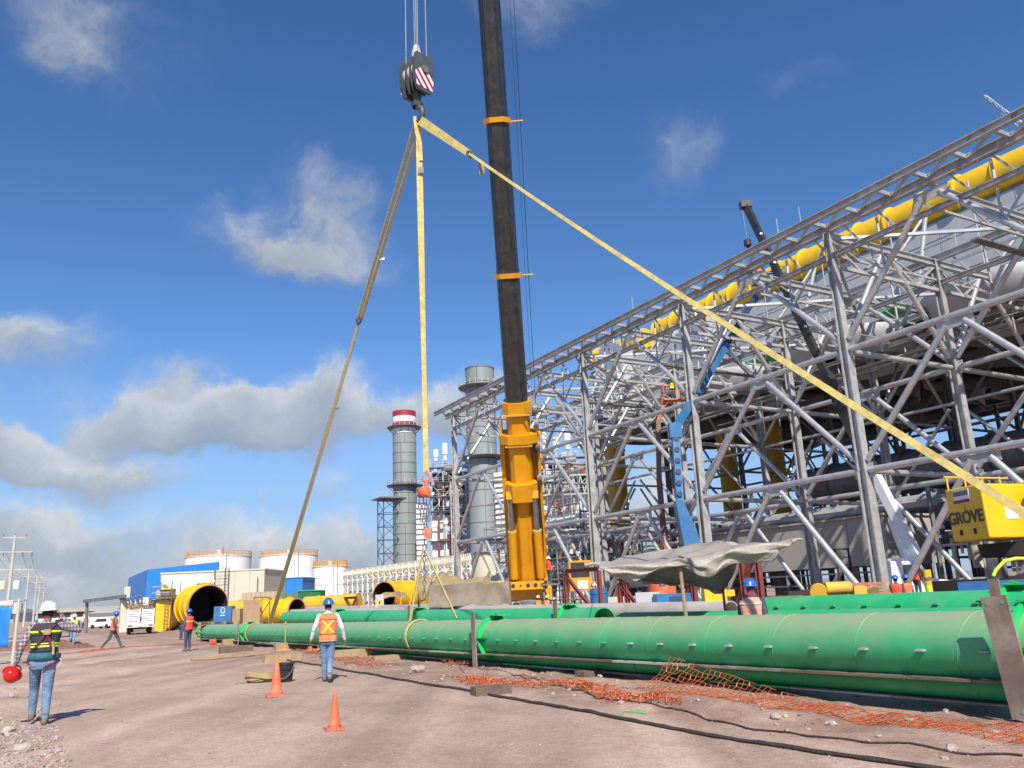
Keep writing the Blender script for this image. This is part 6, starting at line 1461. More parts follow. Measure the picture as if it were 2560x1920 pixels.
# ------------------------------------------------------------------ left edge: tube frame with blue sheet, parked pickup
pb_ = G(30, 1668); pt_ = AT(46, 1497, pb_[1]); t = thing('tube_barrier', 'weathered tube frame with blue sheet hung on it at the left edge', 'barrier', pb_)
dirL = nrm(A(-1, .12, 0)); ztop = pt_[2]
for s in (0, 2.2): member('post', 'rod8', pb_+dirL*s, A(*(pb_+dirL*s)[:2], ztop), .055, .055, m_conc, t)
for z in (ztop-.06, .75, -.0+.38, .12): member('rail', 'rod8', A(*pb_[:2], z)+dirL*-.25, A(*pb_[:2], z)+dirL*3, .035, .035, m_galv, t)
P = [[A(*(pb_+dirL*(.22+1.9*j/14))[:2], ztop-.22-(ztop-.75)*i/8+.02*math.sin(j))+A(0, -.05+.03*math.sin(j*1.3+i), 0) for j in range(15)] for i in range(9)]
MB().sheet(P).build('blue_sheet', m_blue, t, solid=.01, ang=180); P = [[A(*(pb_+dirL*(.2+1.95*j/8))[:2], ztop-.05-.2*i/2)+A(0, -.04, 0) for j in range(9)] for i in range(3)]; MB().sheet(P).build('cream_band', m_cream, t, solid=.01)
P = [[A(*(pb_+dirL*(.6+1.4*j/10))[:2], .45-.6*i/6)+A(0, -.12+.05*math.sin(j+i), 0) for j in range(11)] for i in range(7)]
net('safety_net', 'orange net scrap tied to the tube barrier at the left edge', P, .1, m_net, .02, seed=12)
c = G(52, 1600)+A(.3, 6, 0); pk = thing('pickup', 'white parked pickup behind the tube barrier at the left edge', 'pickup', A(c[0], c[1], ground_z(c)), R_(24))
def LP(name, x0, x1, y0, y1, z0, z1, m): return MB().bx(x0, x1, y0, y1, z0, z1).build(name, m, pk, False, local=True)
MB().prism([(-2.4, .45), (2.5, .45), (2.5, 1.0), (1.4, 1.08), (.75, 1.7), (-.6, 1.72), (-.8, 1.1), (-2.4, 1.1)], A(-.85, 0, 0), A(0, 1, 0), A(0, 0, 1), A(1.7, 0, 0)).build('body', m_white, pk, False, local=True)
MB().prism([(.0, 1.12), (1.28, 1.12), (.72, 1.62), (-.0, 1.62)], A(-.86, 0, 0), A(0, 1, 0), A(0, 0, 1), A(1.72, 0, 0)).build('side_windows', m_glass, pk, False, local=True)
LP('rear_window', -.65, .65, -.83, -.66, 1.2, 1.62, m_glass); LP('bumper', -.88, .88, -2.55, -2.38, .4, .62, m_gsteel)
for s in (-1, 1):
    LP('tail_lamp', s*.78-.07, s*.78+.07, -2.43, -2.39, .7, 1.0, m_crim)
    for y in (-1.5, 1.6): MB().lathe([(.15, -.11), (.34, -.11), (.36, 0), (.34, .11), (.15, .11)], (s*.78, y, .36), (1, 0, 0), n=18).build('wheel', m_rubber, pk, local=True)
c = G(45, 1585)+A(1, 12, 0); cbx = thing('site_cabinet', 'white and grey electrical cabinet on a post behind the pickup', 'cabinet', A(c[0], c[1], -.3)); q = AT(42, 1520, c[1]); MB().box(q, (.5, .5, 1.5)).build('body', m_white, cbx, False); MB().box(q+A(.5, 0, .1), (.45, .5, 1.1)).build('door', m_clad, cbx, False); member('post', 'bar', A(q[0], q[1], -.5), q, .15, .15, m_gsteel, cbx)
for k in range(5):
    z = .45-.26*k; MB().box(q+A(-.02, -.26, z), (.36, .02, .06)).build('vent', m_gsteel, cbx, False)
# far parked cars by the gate
for k, (x, y, lb) in enumerate(((262, 1538, 'white car parked left of the gate house'), (282, 1536, 'second white car parked beside the gate house'))):
    c = AT(x, y, 120); cr_ = thing('parked_car', lb, 'car', A(c[0], c[1], -.6), R_(70), 'cars parked by the gate')
    MB().prism([(-2.1, .3), (2.1, .3), (2.1, .8), (1.2, .9), (.6, 1.4), (-1.2, 1.4), (-2.1, .9)], A(-.8, 0, 0), A(0, 1, 0), A(0, 0, 1), A(1.6, 0, 0)).build('body', m_white, cr_, False, local=True); MB().prism([(-1.3, .92), (1.0, .92), (.55, 1.33), (-1.15, 1.33)], A(-.81, 0, 0), A(0, 1, 0), A(0, 0, 1), A(1.62, 0, 0)).build('windows', m_glass, cr_, False, local=True)
    for s in (-1, 1):
        for yy in (-1.3, 1.3): MB().tube((s*.66, yy, .3), (s*.83, yy, .3), .3, n=14).build('wheel', m_rubber, cr_, local=True)
# dirt and brick heap in front of the yellow duct
def heap(px, py, w, d, h, m, name, label, seed):
    c = G(px, py); n = 26; P = []
    for i in range(n):
        row = []
        for j in range(n):
            u, v = j/(n-1)*2-1, i/(n-1)*2-1; r2 = u*u+v*v; x, y = c[0]+u*w/2, c[1]+v*d/2; row.append(A(x, y, ground_z((x, y))-.15+h*max(0, 1-r2)**.8*(1+.5*float(vnoise(np.array([x*3+seed]), np.array([y*3]), .9, seed)[0]))))
        P.append(row)
    return tag(MB().sheet(P).build(name, m, ang=180), label, kind='stuff')
heap(455, 1574, 5, 4, .8, mat('red_soil_heap', (.22, .10, .07), .95, 0, .3, 5, bump=.6, bscale=10), 'soil_heap', 'reddish soil heap in front of the big yellow duct', 3)
heap(250, 1552, 12, 5, 1.0, mat('orange_soil', (.36, .18, .08), .95, 0, .3, 3), 'soil_heap', 'orange soil mound by the gate', 5)
heap(60, 1625, 8, 5, .7, mat('red_bank', (.24, .11, .08), .95, 0, .3, 5, bump=.6, bscale=8), 'soil_bank', 'red soil bank behind the tube barrier', 6)

# ------------------------------------------------------------------ machines on the right
# truck crane with white lower boom and black upper boom
YA = 46; a = AT(2296, 1400, YA); kx = AT(2176, 1165, YA+2); mid_ = AT(2065, 935, YA+4); tpx = AT(1864, 512, YA+8)
ck = thing('truck_crane', 'white truck crane with black upper boom rising through the steel frame', 'crane', A(a[0], a[1], -.6))
MB().beam(a, kx, .46, .52).build('lower_boom', m_white, ck, False); MB().beam(kx-nrm(kx-mid_)*-.5, mid_, .5, .6).build('middle_boom', m_black, ck, False); MB().beam(mid_, tpx, .36, .45).build('upper_boom', m_black, ck, False)
for f in (.25, .45, .62, .8): q = mid_+(tpx-mid_)*f; MB().tube(q-A(0, .28, 0), q-A(0, .22, 0), .1, n=12).build('reflector', m_white, ck)
MB().box(tpx, (.8, .6, .5)).build('boom_head', m_black, ck, False); MB().beam(AT(2282, 1440, YA), AT(2228, 1300, YA+1), .3, .3).build('lift_cylinder', m_white, ck, False)
ho = AT(1869, 608, YA+8); rod('hoist_rope', tpx+A(-.3, 0, 0), ho, .04, m_steelr, ck, 'rod8'); MB().lathe([(0, -.4), (.26, -.2), (.26, .2), (0, .4)], ho, n=14).build('hook_ball', m_black, ck)
for dx in (-.5, .55): rod('load_line', ho, ho+A(dx, 0, -1.6), .035, m_steelr, ck, 'rod8')
w0 = AT(2255, 1462, YA-2)
def TB(name, x0, x1, y0, y1, z0, z1, m): return MB().bx(w0[0]+x0, w0[0]+x1, w0[1]+y0, w0[1]+y1, z0, z1).build(name, m, ck, False)
MB().prism([(-.6, .7), (2.9, .7), (2.9, 1.25), (1.5, 1.45), (1.0, 2.35), (-.5, 2.4)], A(w0[0], w0[1]-.2, 0), A(1, 0, 0), A(0, 0, 1), A(0, 2.0, 0)).build('cab', m_white, ck, False)
MB().prism([(.1, 1.5), (1.2, 1.5), (.9, 2.2), (.1, 2.2)], A(w0[0], w0[1]-.215, 0), A(1, 0, 0), A(0, 0, 1), A(0, .012, 0)).build('cab_window', m_glass, ck, False)
TB('bed', -6, -.7, 0, 2, .8, 1.1, m_dark); TB('pedestal', .2, 1.4, 2.2, 3.4, .8, 2.6, m_white)
for x in (-4.6, -3.4, 1.9): MB().lathe([(.2, -.2), (.45, -.2), (.5, 0), (.45, .2), (.2, .2)], A(w0[0]+x, w0[1], .2), (0, 1, 0), n=18).build('wheel', m_rubber, ck); MB().lathe([(0, -.22), (.2, -.2), (.22, -.1)], A(w0[0]+x, w0[1], .2), (0, 1, 0), n=12).build('hub', m_clad, ck)
MB().prism([(-.7, .8), (-.1, .8), (-.25, 1.5), (-.6, 1.5)], A(w0[0]-2.3, w0[1]-.5, 0), A(1, 0, 0), A(0, 0, 1), A(0, 1.2, 0)).build('tool_box', m_white, ck, False)

# blue articulated boom lift
bl = thing('boom_lift', 'blue articulated boom lift reaching up to a basket with two men', 'boom lift', G(1735, 1500))
YB = 50; k0 = AT(1737, 1400, YB); k1 = AT(1698, 1250, YB); k2 = AT(1688, 1085, YB+.5); k3 = AT(1905, 705, YB+6)
MB().prism([(-.55, -1.5), (.55, -1.5), (.45, .9), (.1, 2.6), (-.35, 2.6), (-.5, .5)], k0-A(0, .3, 0)+A(-.1, 0, 1.0), nrm(A(1, 0, .0)), nrm(k1-k0), A(0, .7, 0)).build('lower_arm', m_blue2, bl, False)
MB().beam(k1-A(0, 0, 1), k2, .44, .5).build('tower_arm', m_blue2, bl, False)
for q in range(6): c = k1+(k2-k1)*(q+.5)/6; MB().tube(c-A(0, .3, 0), c-A(0, .255, 0), .17, n=12).build('punched_hole', m_dblue, bl)
MB().box(k2+A(0, 0, .2), (.75, .7, .95)).build('knuckle', m_blue2, bl, False)
m3 = k2+(k3-k2)*.55; MB().beam(k2+A(0, 0, .3), m3, .36, .42).build('main_boom', m_blue2, bl, False); MB().beam(m3, k3+A(0, 0, -.3), .3, .34).build('fly_boom', m_dblue, bl, False)
MB().beam(k2+A(.3, 0, -.2), k2+(k3-k2)*.3+A(.15, 0, -.35), .16, .16).build('lift_cylinder', m_rod, bl, False)
g0 = A(k0[0], k0[1], -.3); MB().box(g0+A(0, 0, .7), (2.2, 2.4, .9)).build('chassis', m_blue2, bl, False)
for sx in (-1, 1): MB().lathe([(.15, -.18), (.5, -.18), (.52, 0), (.5, .18), (.15, .18)], g0+A(sx*1.1, -1.2, .45), (0, 1, 0), n=18).build('wheel', m_rubber, bl)
def basket(t, c, w, d, h, m):
    MB().box(c, (w, d, .08)).build('basket_floor', m, t, False)
    for sx in (-1, 1):
        for sy in (-1, 1): rod('basket_post', c+A(sx*w/2, sy*d/2, 0), c+A(sx*w/2, sy*d/2, h), .035, m, t, 'rod8')
        for z in (h*.55, h): rod('basket_rail', c+A(sx*w/2, -d/2, z), c+A(sx*w/2, d/2, z), .03, m, t, 'rod8')
    for sy in (-1, 1):
        for z in (h*.55, h): rod('basket_rail', c+A(-w/2, sy*d/2, z), c+A(w/2, sy*d/2, z), .03, m, t, 'rod8')
bk1 = AT(1922, 708, YB+6); basket(bl, bk1, 2.3, 1.0, 1.1, m_blue2); MB().box(bk1+A(0, -.3, .35), (.5, .3, .5)).build('control_box', m_dblue, bl, False)
# orange boom lift
ol = thing('boom_lift', 'orange boom lift with caged basket between the frame columns', 'boom lift', G(1655, 1500)); YO = 58
o0 = AT(1660, 1340, YO); o1 = AT(1648, 1200, YO+1); o2 = AT(1645, 1050, YO+1.5); o3 = AT(1665, 1000, YO+1.5)
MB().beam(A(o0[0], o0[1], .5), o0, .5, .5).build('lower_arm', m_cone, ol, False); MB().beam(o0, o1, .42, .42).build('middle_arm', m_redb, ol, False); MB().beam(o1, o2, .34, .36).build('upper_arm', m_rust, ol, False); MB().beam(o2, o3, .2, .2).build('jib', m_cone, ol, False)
MB().box(A(o0[0], o0[1], .5), (1.9, 2.2, 1.1)).build('chassis', m_cone, ol, False)
for sx in (-1, 1): MB().lathe([(.15, -.18), (.45, -.18), (.47, 0), (.45, .18), (.15, .18)], A(o0[0]+sx, o0[1]-1.1, .1), (0, 1, 0), n=18).build('wheel', m_rubber, ol)
bk2 = AT(1683, 1001, YO+1.5); basket(ol, bk2, 1.5, .9, 1.15, m_cone)

# yellow rough terrain crane at the right edge
YG = 25; gl, gr = AT(2386, 1300, YG), AT(2640, 1300, YG-2.8); zb_, zt_ = AT(2400, 1349, YG)[2], AT(2400, 1222, YG)[2]
gc = thing('yellow_crane', 'yellow crane with big counterweight box at the right edge', 'crane', A(gl[0]+1.5, gl[1]+1, 0))
fx = nrm(A(.22, -.975, 0)); 
# counterweight: left end face and broad face towards the camera
q0 = AT(2374, 1300, YG+.4); q1 = AT(2467, 1300, YG-1.3); q2 = AT(2600, 1300, YG-.4); q3 = q0+(q2-q1)
lo_, hi_ = AT(2400, 1352, YG-.5)[2], AT(2420, 1216, YG-.5)[2]
b = MB(); pts = [q0, q1, q2, q3]; vv = [A(p[0], p[1], lo_+(.0 if i else .0)) for i, p in enumerate(pts)]+[A(p[0], p[1], hi_) for p in pts]
b.add(vv, [(0, 1, 5, 4), (1, 2, 6, 5), (2, 3, 7, 6), (3, 0, 4, 7), (4, 5, 6, 7), (3, 2, 1, 0)]); cw = b.build('counterweight', m_yellow, gc, False)
bev = cw.modifiers.new('edges', 'BEVEL'); bev.width = .06; bev.segments = 3
ef = nrm(A(*(q1-q0)[:2], 0)); nf = nrm(np.cross(ef, A(0, 0, 1))); nf = nf if nf[1] < 0 else -nf
def on_end(f, z): p = q0+(q1-q0)*f; return A(p[0], p[1], lo_+(hi_-lo_)*z)+nf*.012
def text(name, s, pos, ex_, size, m, par):
    cu = bpy.data.curves.new(name, 'FONT'); cu.body = s; cu.size = size; cu.extrude = .004; cu.align_x = 'CENTER'; cu.align_y = 'CENTER'; cu.offset = .03*size; o = bpy.data.objects.new(name, cu); COL.objects.link(o); cu.materials.append(m)
    nn_ = np.cross(ex_, A(0, 0, 1)); mm = Matrix.Identity(4)
    for i in range(3): mm[i][0] = ex_[i]; mm[i][1] = (0, 0, 1)[i]; mm[i][2] = nn_[i]; mm[i][3] = pos[i]
    dg_ = bpy.context.evaluated_depsgraph_get(); me_ = bpy.data.meshes.new_from_object(o.evaluated_get(dg_)); bpy.data.objects.remove(o); o = bpy.data.objects.new(name, me_); COL.objects.link(o); me_.materials.clear(); me_.materials.append(m)
    o.matrix_basis = mm; o.parent = par; o.matrix_parent_inverse = root_inv(par); return o
text('lettering', 'GROVE', on_end(.46, .42), ef, .5, m_black, cw)
MB().box(on_end(.45, .82), (.02, .75, .42), np.stack([nf, ef, A(0, 0, 1)], 1)).build('sign_plate', m_white, cw, False); MB().box(on_end(.45, .73)+nf*.012, (.012, .75, .1), np.stack([nf, ef, A(0, 0, 1)], 1)).build('sign_stripe', m_crim, cw, False); MB().box(on_end(.45, .88)+nf*.012, (.012, .7, .14), np.stack([nf, ef, A(0, 0, 1)], 1)).build('sign_band', m_gsteel, cw, False)
for f in (.28, .66): MB().box(on_end(f, .16), (.03, .1, .16), np.stack([nf, ef, A(0, 0, 1)], 1)).build('slot', m_dark, cw, False)
MB().box(on_end(.42, .60), (.06, .25, .2), np.stack([nf, ef, A(0, 0, 1)], 1)).build('lifting_lug', m_yellow, cw, False)
e2 = nrm(A(*(q2-q1)[:2], 0)); n2_ = nrm(np.cross(e2, A(0, 0, 1))); n2_ = n2_ if n2_[1] < 0 else -n2_
c = q1+(q2-q1)*.48; MB().box(A(c[0], c[1], lo_+(hi_-lo_)*.48)+n2_*.01, (.02, .5, .42), np.stack([n2_, e2, A(0, 0, 1)], 1)).build('notice_sheet', m_white, cw, False); MB().box(A(c[0], c[1], lo_+(hi_-lo_)*.55)+n2_*.022, (.008, .3, .05), np.stack([n2_, e2, A(0, 0, 1)], 1)).build('notice_lines', m_dblue, cw, False)
hr0 = A(*(q0+(q3-q0)*.08)[:2], hi_); 
for s in (0, .8, 1.6, 2.4): member('rail_post', 'rod8', hr0+e2*s, hr0+e2*s+A(0, 0, .42), .028, .028, m_yellow, gc)
member('hand_rail', 'rod8', hr0+A(0, 0, .42)-e2*.1, hr0+A(0, 0, .42)+e2*2.8, .03, .03, m_yellow, gc)
c = q2+e2*.6; MB().box(A(c[0], c[1], (lo_+hi_)/2+.2), (2.0, 1.8, 1.3), rotz(math.atan2(e2[1], e2[0]))).build('winch_house', m_yellow, gc, False)
for q in range(4): MB().lathe([(.25-.04*q, -.06), (.45-.05*q, -.06), (.45-.05*q, .06), (.25-.04*q, .06)], (q1+e2*(2.05+.1*q)+A(0, -.35-.06*q, 0))*A(1, 1, 0)+A(0, 0, hi_-.55-.05*q), n2_, n=18).build('hose_reel', m_orange, gc)
MB().lathe([(1.1, 0), (1.15, .4)], A(*(q1+e2*1.5)[:2], lo_-.5)+A(.4, 1.0, 0), n=24).build('slewing_ring', m_dark, gc); MB().box(A(*(q1+e2*2.4)[:2], .95)+A(.6, 1.2, 0), (7, 2.6, .9), rotz(math.atan2(e2[1], e2[0]))).build('carrier', m_dark, gc, False)
for k in (0, 2.1, 4.2): MB().lathe([(.3, -.25), (.72, -.25), (.78, 0), (.72, .25), (.3, .25)], A(*(q1+e2*(.2+k))[:2], .75)+A(.5, -.2, 0), n2_, n=24).build('wheel', m_rubber, gc)
hz_ = [AT(2483, 1440, 22), AT(2490, 1425, 22), AT(2512, 1402, 22), AT(2540, 1396, 22), AT(2600, 1397, 22)]; MB().path(hz_, .045, 10).build('lime_hose_boom', m_lime, gc)
bb = AT(2430, 1452, 21); b2_2 = AT(2620, 1452, 20); t = thing('blue_container', 'low blue steel box with blurred red marks at the right edge', 'container', A(bb[0]+1, bb[1]+.4, 0)); 
c = (bb+b2_2)/2; ee = nrm(A(*(b2_2-bb)[:2], 0)); MB().box(A(c[0], c[1]+.5, bb[2]/2-.02), (np.linalg.norm(b2_2-bb), 1.1, bb[2]), rotz(math.atan2(ee[1], ee[0]))).build('body', m_blue2, t, False); [MB().box(A(*(bb+ee*(.85+.17*k))[:2], bb[2]-.22)-A(0, .07, 0), (.12, .02, .15 if k % 2 else .11), rotz(math.atan2(ee[1], ee[0]))).build('red_mark', m_crim, t, False) for k in range(5)]
# clutter between pipes and frame: small pump, crates, hoses
def lump(name, label, cat, x, y, Y, parts):
    c = AT(x, y, Y); t = thing(name, label, cat, A(c[0], c[1], ground_z(c)), 0, None)
    for nm, kind, off, size, m in parts:
        p = c+A(*off)
        if kind == 'box': MB().box(p, size).build(nm, m, t, False)
        elif kind == 'cyl': MB().lathe([(0, -size[1]/2), (size[0], -size[1]/2), (size[0], size[1]/2), (0, size[1]/2)], p, size[2], n=16).build(nm, m, t)
    return t
lump('yellow_pump', 'yellow engine pump with hoses behind the back row pipe', 'pump', 2095, 1474, 30, [('tank', 'cyl', (0, 0, .06), (.22, .9, (1, 0, 0)), m_dyellow), ('frame', 'box', (0, 0, -.4), (1.7, .8, .12), m_dark), ('engine', 'box', (.7, 0, -.1), (.45, .5, .4), m_dyellow), ('hose_coil', 'cyl', (-.7, 0, -.05), (.3, .12, (.3, 1, .3)), m_dyellow), ('hose_coil', 'cyl', (1.2, 0, -.15), (.25, .12, (-.3, 1, .5)), m_tarp), ('leg', 'box', (-.6, 0, -.9), (.1, .1, .9), m_dark), ('leg', 'box', (.6, 0, -.9), (.1, .1, .9), m_dark)])
lump('timber_stack', 'stack of pale timbers beside the yellow pump', 'timber', 2165, 1472, 31, [('board', 'box', (0, 0, -.3+.12*k), (1.7-.1*k, .5, .1), (m_wood, m_conew, m_wood)[k % 3]) for k in range(5)]+[('crate', 'box', (0, 0, -.9), (1.4, .5, 1.0), m_dwood)])
lump('yellow_toolbox', 'small yellow machine under the right half of the tarpaulin shelter', 'machine', 1785, 1488, 27, [('body', 'box', (0, 0, 0), (.7, .5, .5), m_yellow), ('spout', 'box', (.45, 0, .05), (.4, .2, .2), m_yellow), ('stand', 'box', (0, 0, -.7), (.5, .4, .95), m_dark)])
lump('blue_generator', 'blue generator set under the tarpaulin shelter', 'generator', 1700, 1490, 30, [('body', 'box', (-.3, 0, -.2), (1.2, .8, .6), m_blue2), ('panel', 'box', (-.2, -.42, -.15), (.5, .04, .3), m_dblue), ('skid', 'box', (-.3, 0, -.85), (1.4, .8, .7), m_dark), ('muffler', 'cyl', (-.6, 0, .6), (.12, .5, (0, 0, 1)), m_rust)])
lump('orange_barrel', 'orange barrel behind the shelter pole', 'barrel', 1655, 1465, 33, [('body', 'cyl', (0, 0, -.3), (.55, 1.2, (0, 0, 1)), m_cone), ('lid', 'cyl', (0, 0, .33), (.5, .08, (0, 0, 1)), m_conew)])
lump('blue_drum', 'blue plastic drum by the first frame column left of the shelter', 'drum', 1497, 1482, 48, [('body', 'cyl', (0, 0, -.4), (.5, 1.3, (0, 0, 1)), m_blue2), ('ring', 'cyl', (0, 0, 0), (.53, .08, (0, 0, 1)), m_blue)])
lump('sheet_metal_stack', 'leaning pale sheet metal pieces behind the grey pipe', 'panels', 1640, 1497, 31, [('sheet', 'box', (-.3, 0, -.2), (.9, .1, .9), m_clad), ('sheet', 'box', (.5, .2, -.3), (.8, .1, .8), m_white)])
lump('yellow_post', 'yellow striped bollard post near the white truck cab', 'bollard', 2322, 1460, 33, [('post', 'cyl', (0, 0, -.45), (.15, 2.0, (0, 0, 1)), m_yellow), ('grey_band', 'cyl', (0, 0, .2), (.155, .16, (.2, 0, 1)), m_gsteel), ('lime_band', 'cyl', (0, 0, -.2), (.155, .3, (0, 0, 1)), m_lime)])
lump('step_ladder', 'dark step ladder standing against the beige enclosure', 'ladder', 2110, 1430, 52, [('stile', 'box', (-.35, 0, 0), (.1, .1, 2.9), m_dark), ('stile', 'box', (.45, 0, 0), (.1, .1, 2.9), m_dark), ('top_step', 'box', (.05, 0, 1.4), (.9, .3, .1), m_dark)]+[('tread', 'box', (.05, 0, -1.1+.5*k), (.7, .2, .06), m_dark) for k in range(5)])
for k, (x0, x1, y, D_, lb) in enumerate(((1925, 2000, 1478, 30, 'orange net fence behind the masked worker'), (2330, 2420, 1468, 28, 'orange net fence in front of the truck cab'), (1600, 1640, 1478, 34, 'orange net fence behind the shelter'))):
    P = [[AT(x0+(x1-x0)*j/22, y-20+2*math.sin(j), PL(x0, D_)[1])*A(1, 1, 0)+A(0, 0, 1.15-1.2*i/10+ground_z(PL(x0, D_))) for j in range(23)] for i in range(11)]
    net('safety_net', lb, P, .1, m_net, .03, seed=20+k)
# tower crane jib far right
a, c = AT(2460, 238, 120), AT(2575, 318, 118); t = thing('crane_jib', 'pale lattice crane jib tip poking above the roof at far right', 'crane', A(c[0], c[1], 60))
for dz, dy in ((0, 0), (-.9, -.5), (-.9, .5)): rod('chord', a+A(0, dy, dz*.4), c+A(0, dy, dz*1.3), .09, m_clad, t, 'rod8')
for k in range(14): p, q = a+(c-a)*k/14, a+(c-a)*(k+1)/14; rod('lacing', p if k % 2 else p+A(0, 0, -.4-.8*k/14), q+A(0, 0, -.4-.8*k/14) if k % 2 else q, .05, m_clad, t, 'rod8')

def rag(x, y, w, d, m, label, seed, name='rag'):
    rr = np.random.default_rng(seed); c = G(x, y); n = 14; P = []
    for i in range(n):
        row = []
        for j in range(n):
            u, v = j/(n-1)-.5, i/(n-1)-.5; p = A(c[0]+u*w+.05*rr.normal(), c[1]+v*d+.05*rr.normal(), 0); p[2] = GH(p)+.02+.16*abs(math.sin(7*u+3*v+seed)*math.cos(5*v-2*u))*rr.uniform(.5, 1); row.append(p)
        P.append(row)
    return tag(MB().sheet(P).build(name, m, solid=.006, ang=180), label, 'rag', 'rags and sheets lying in the dirt')
rag(852, 1640, .9, 1.2, m_rubber, 'crumpled black plastic sheet under the pipe right of the X vest worker', 3)
rag(800, 1632, .7, .8, m_netd, 'dirty orange cloth bunched under the pipe left of the X vest worker', 5)
rag(900, 1634, .5, .6, m_tarp, 'crumpled khaki cloth under the pipe beyond the X vest worker', 8)
# ------------------------------------------------------------------ people
TORSO = [(.80, .155, .105, 0), (.88, .172, .122, -.006), (.95, .172, .122, -.006), (1.05, .152, .105, .0), (1.18, .165, .112, .004), (1.30, .185, .118, .0), (1.40, .188, .110, -.006), (1.455, .15, .09, -.008), (1.50, .085, .07, 0)]
def torso_at(z):
    zs = [t[0] for t in TORSO]; return [float(np.interp(z, zs, [t[i] for t in TORSO])) for i in (1, 2, 3)]
STAND = dict(hipL=(-.095, 0, .90), kneeL=(-.10, .02, .49), ankL=(-.11, -.01, .09), footL=0, hipR=(.095, 0, .90), kneeR=(.10, .02, .49), ankR=(.11, -.01, .09), footR=0,
             shL=(-.19, -.01, 1.42), elL=(-.25, -.02, 1.14), wrL=(-.25, .05, .88), shR=(.19, -.01, 1.42), elR=(.25, -.02, 1.14), wrR=(.25, .05, .88), headyaw=0, lean=0)
WALK = dict(STAND, kneeL=(-.09, .16, .50), ankL=(-.10, .30, .12), footL=.25, kneeR=(.09, .02, .50), ankR=(.10, -.30, .16), footR=-.55, elL=(-.25, -.12, 1.15), wrL=(-.25, -.10, .88), elR=(.25, .06, 1.16), wrR=(.24, .22, .94), lean=.05)
def sub(m, v, scale=1.0): m.append(v)
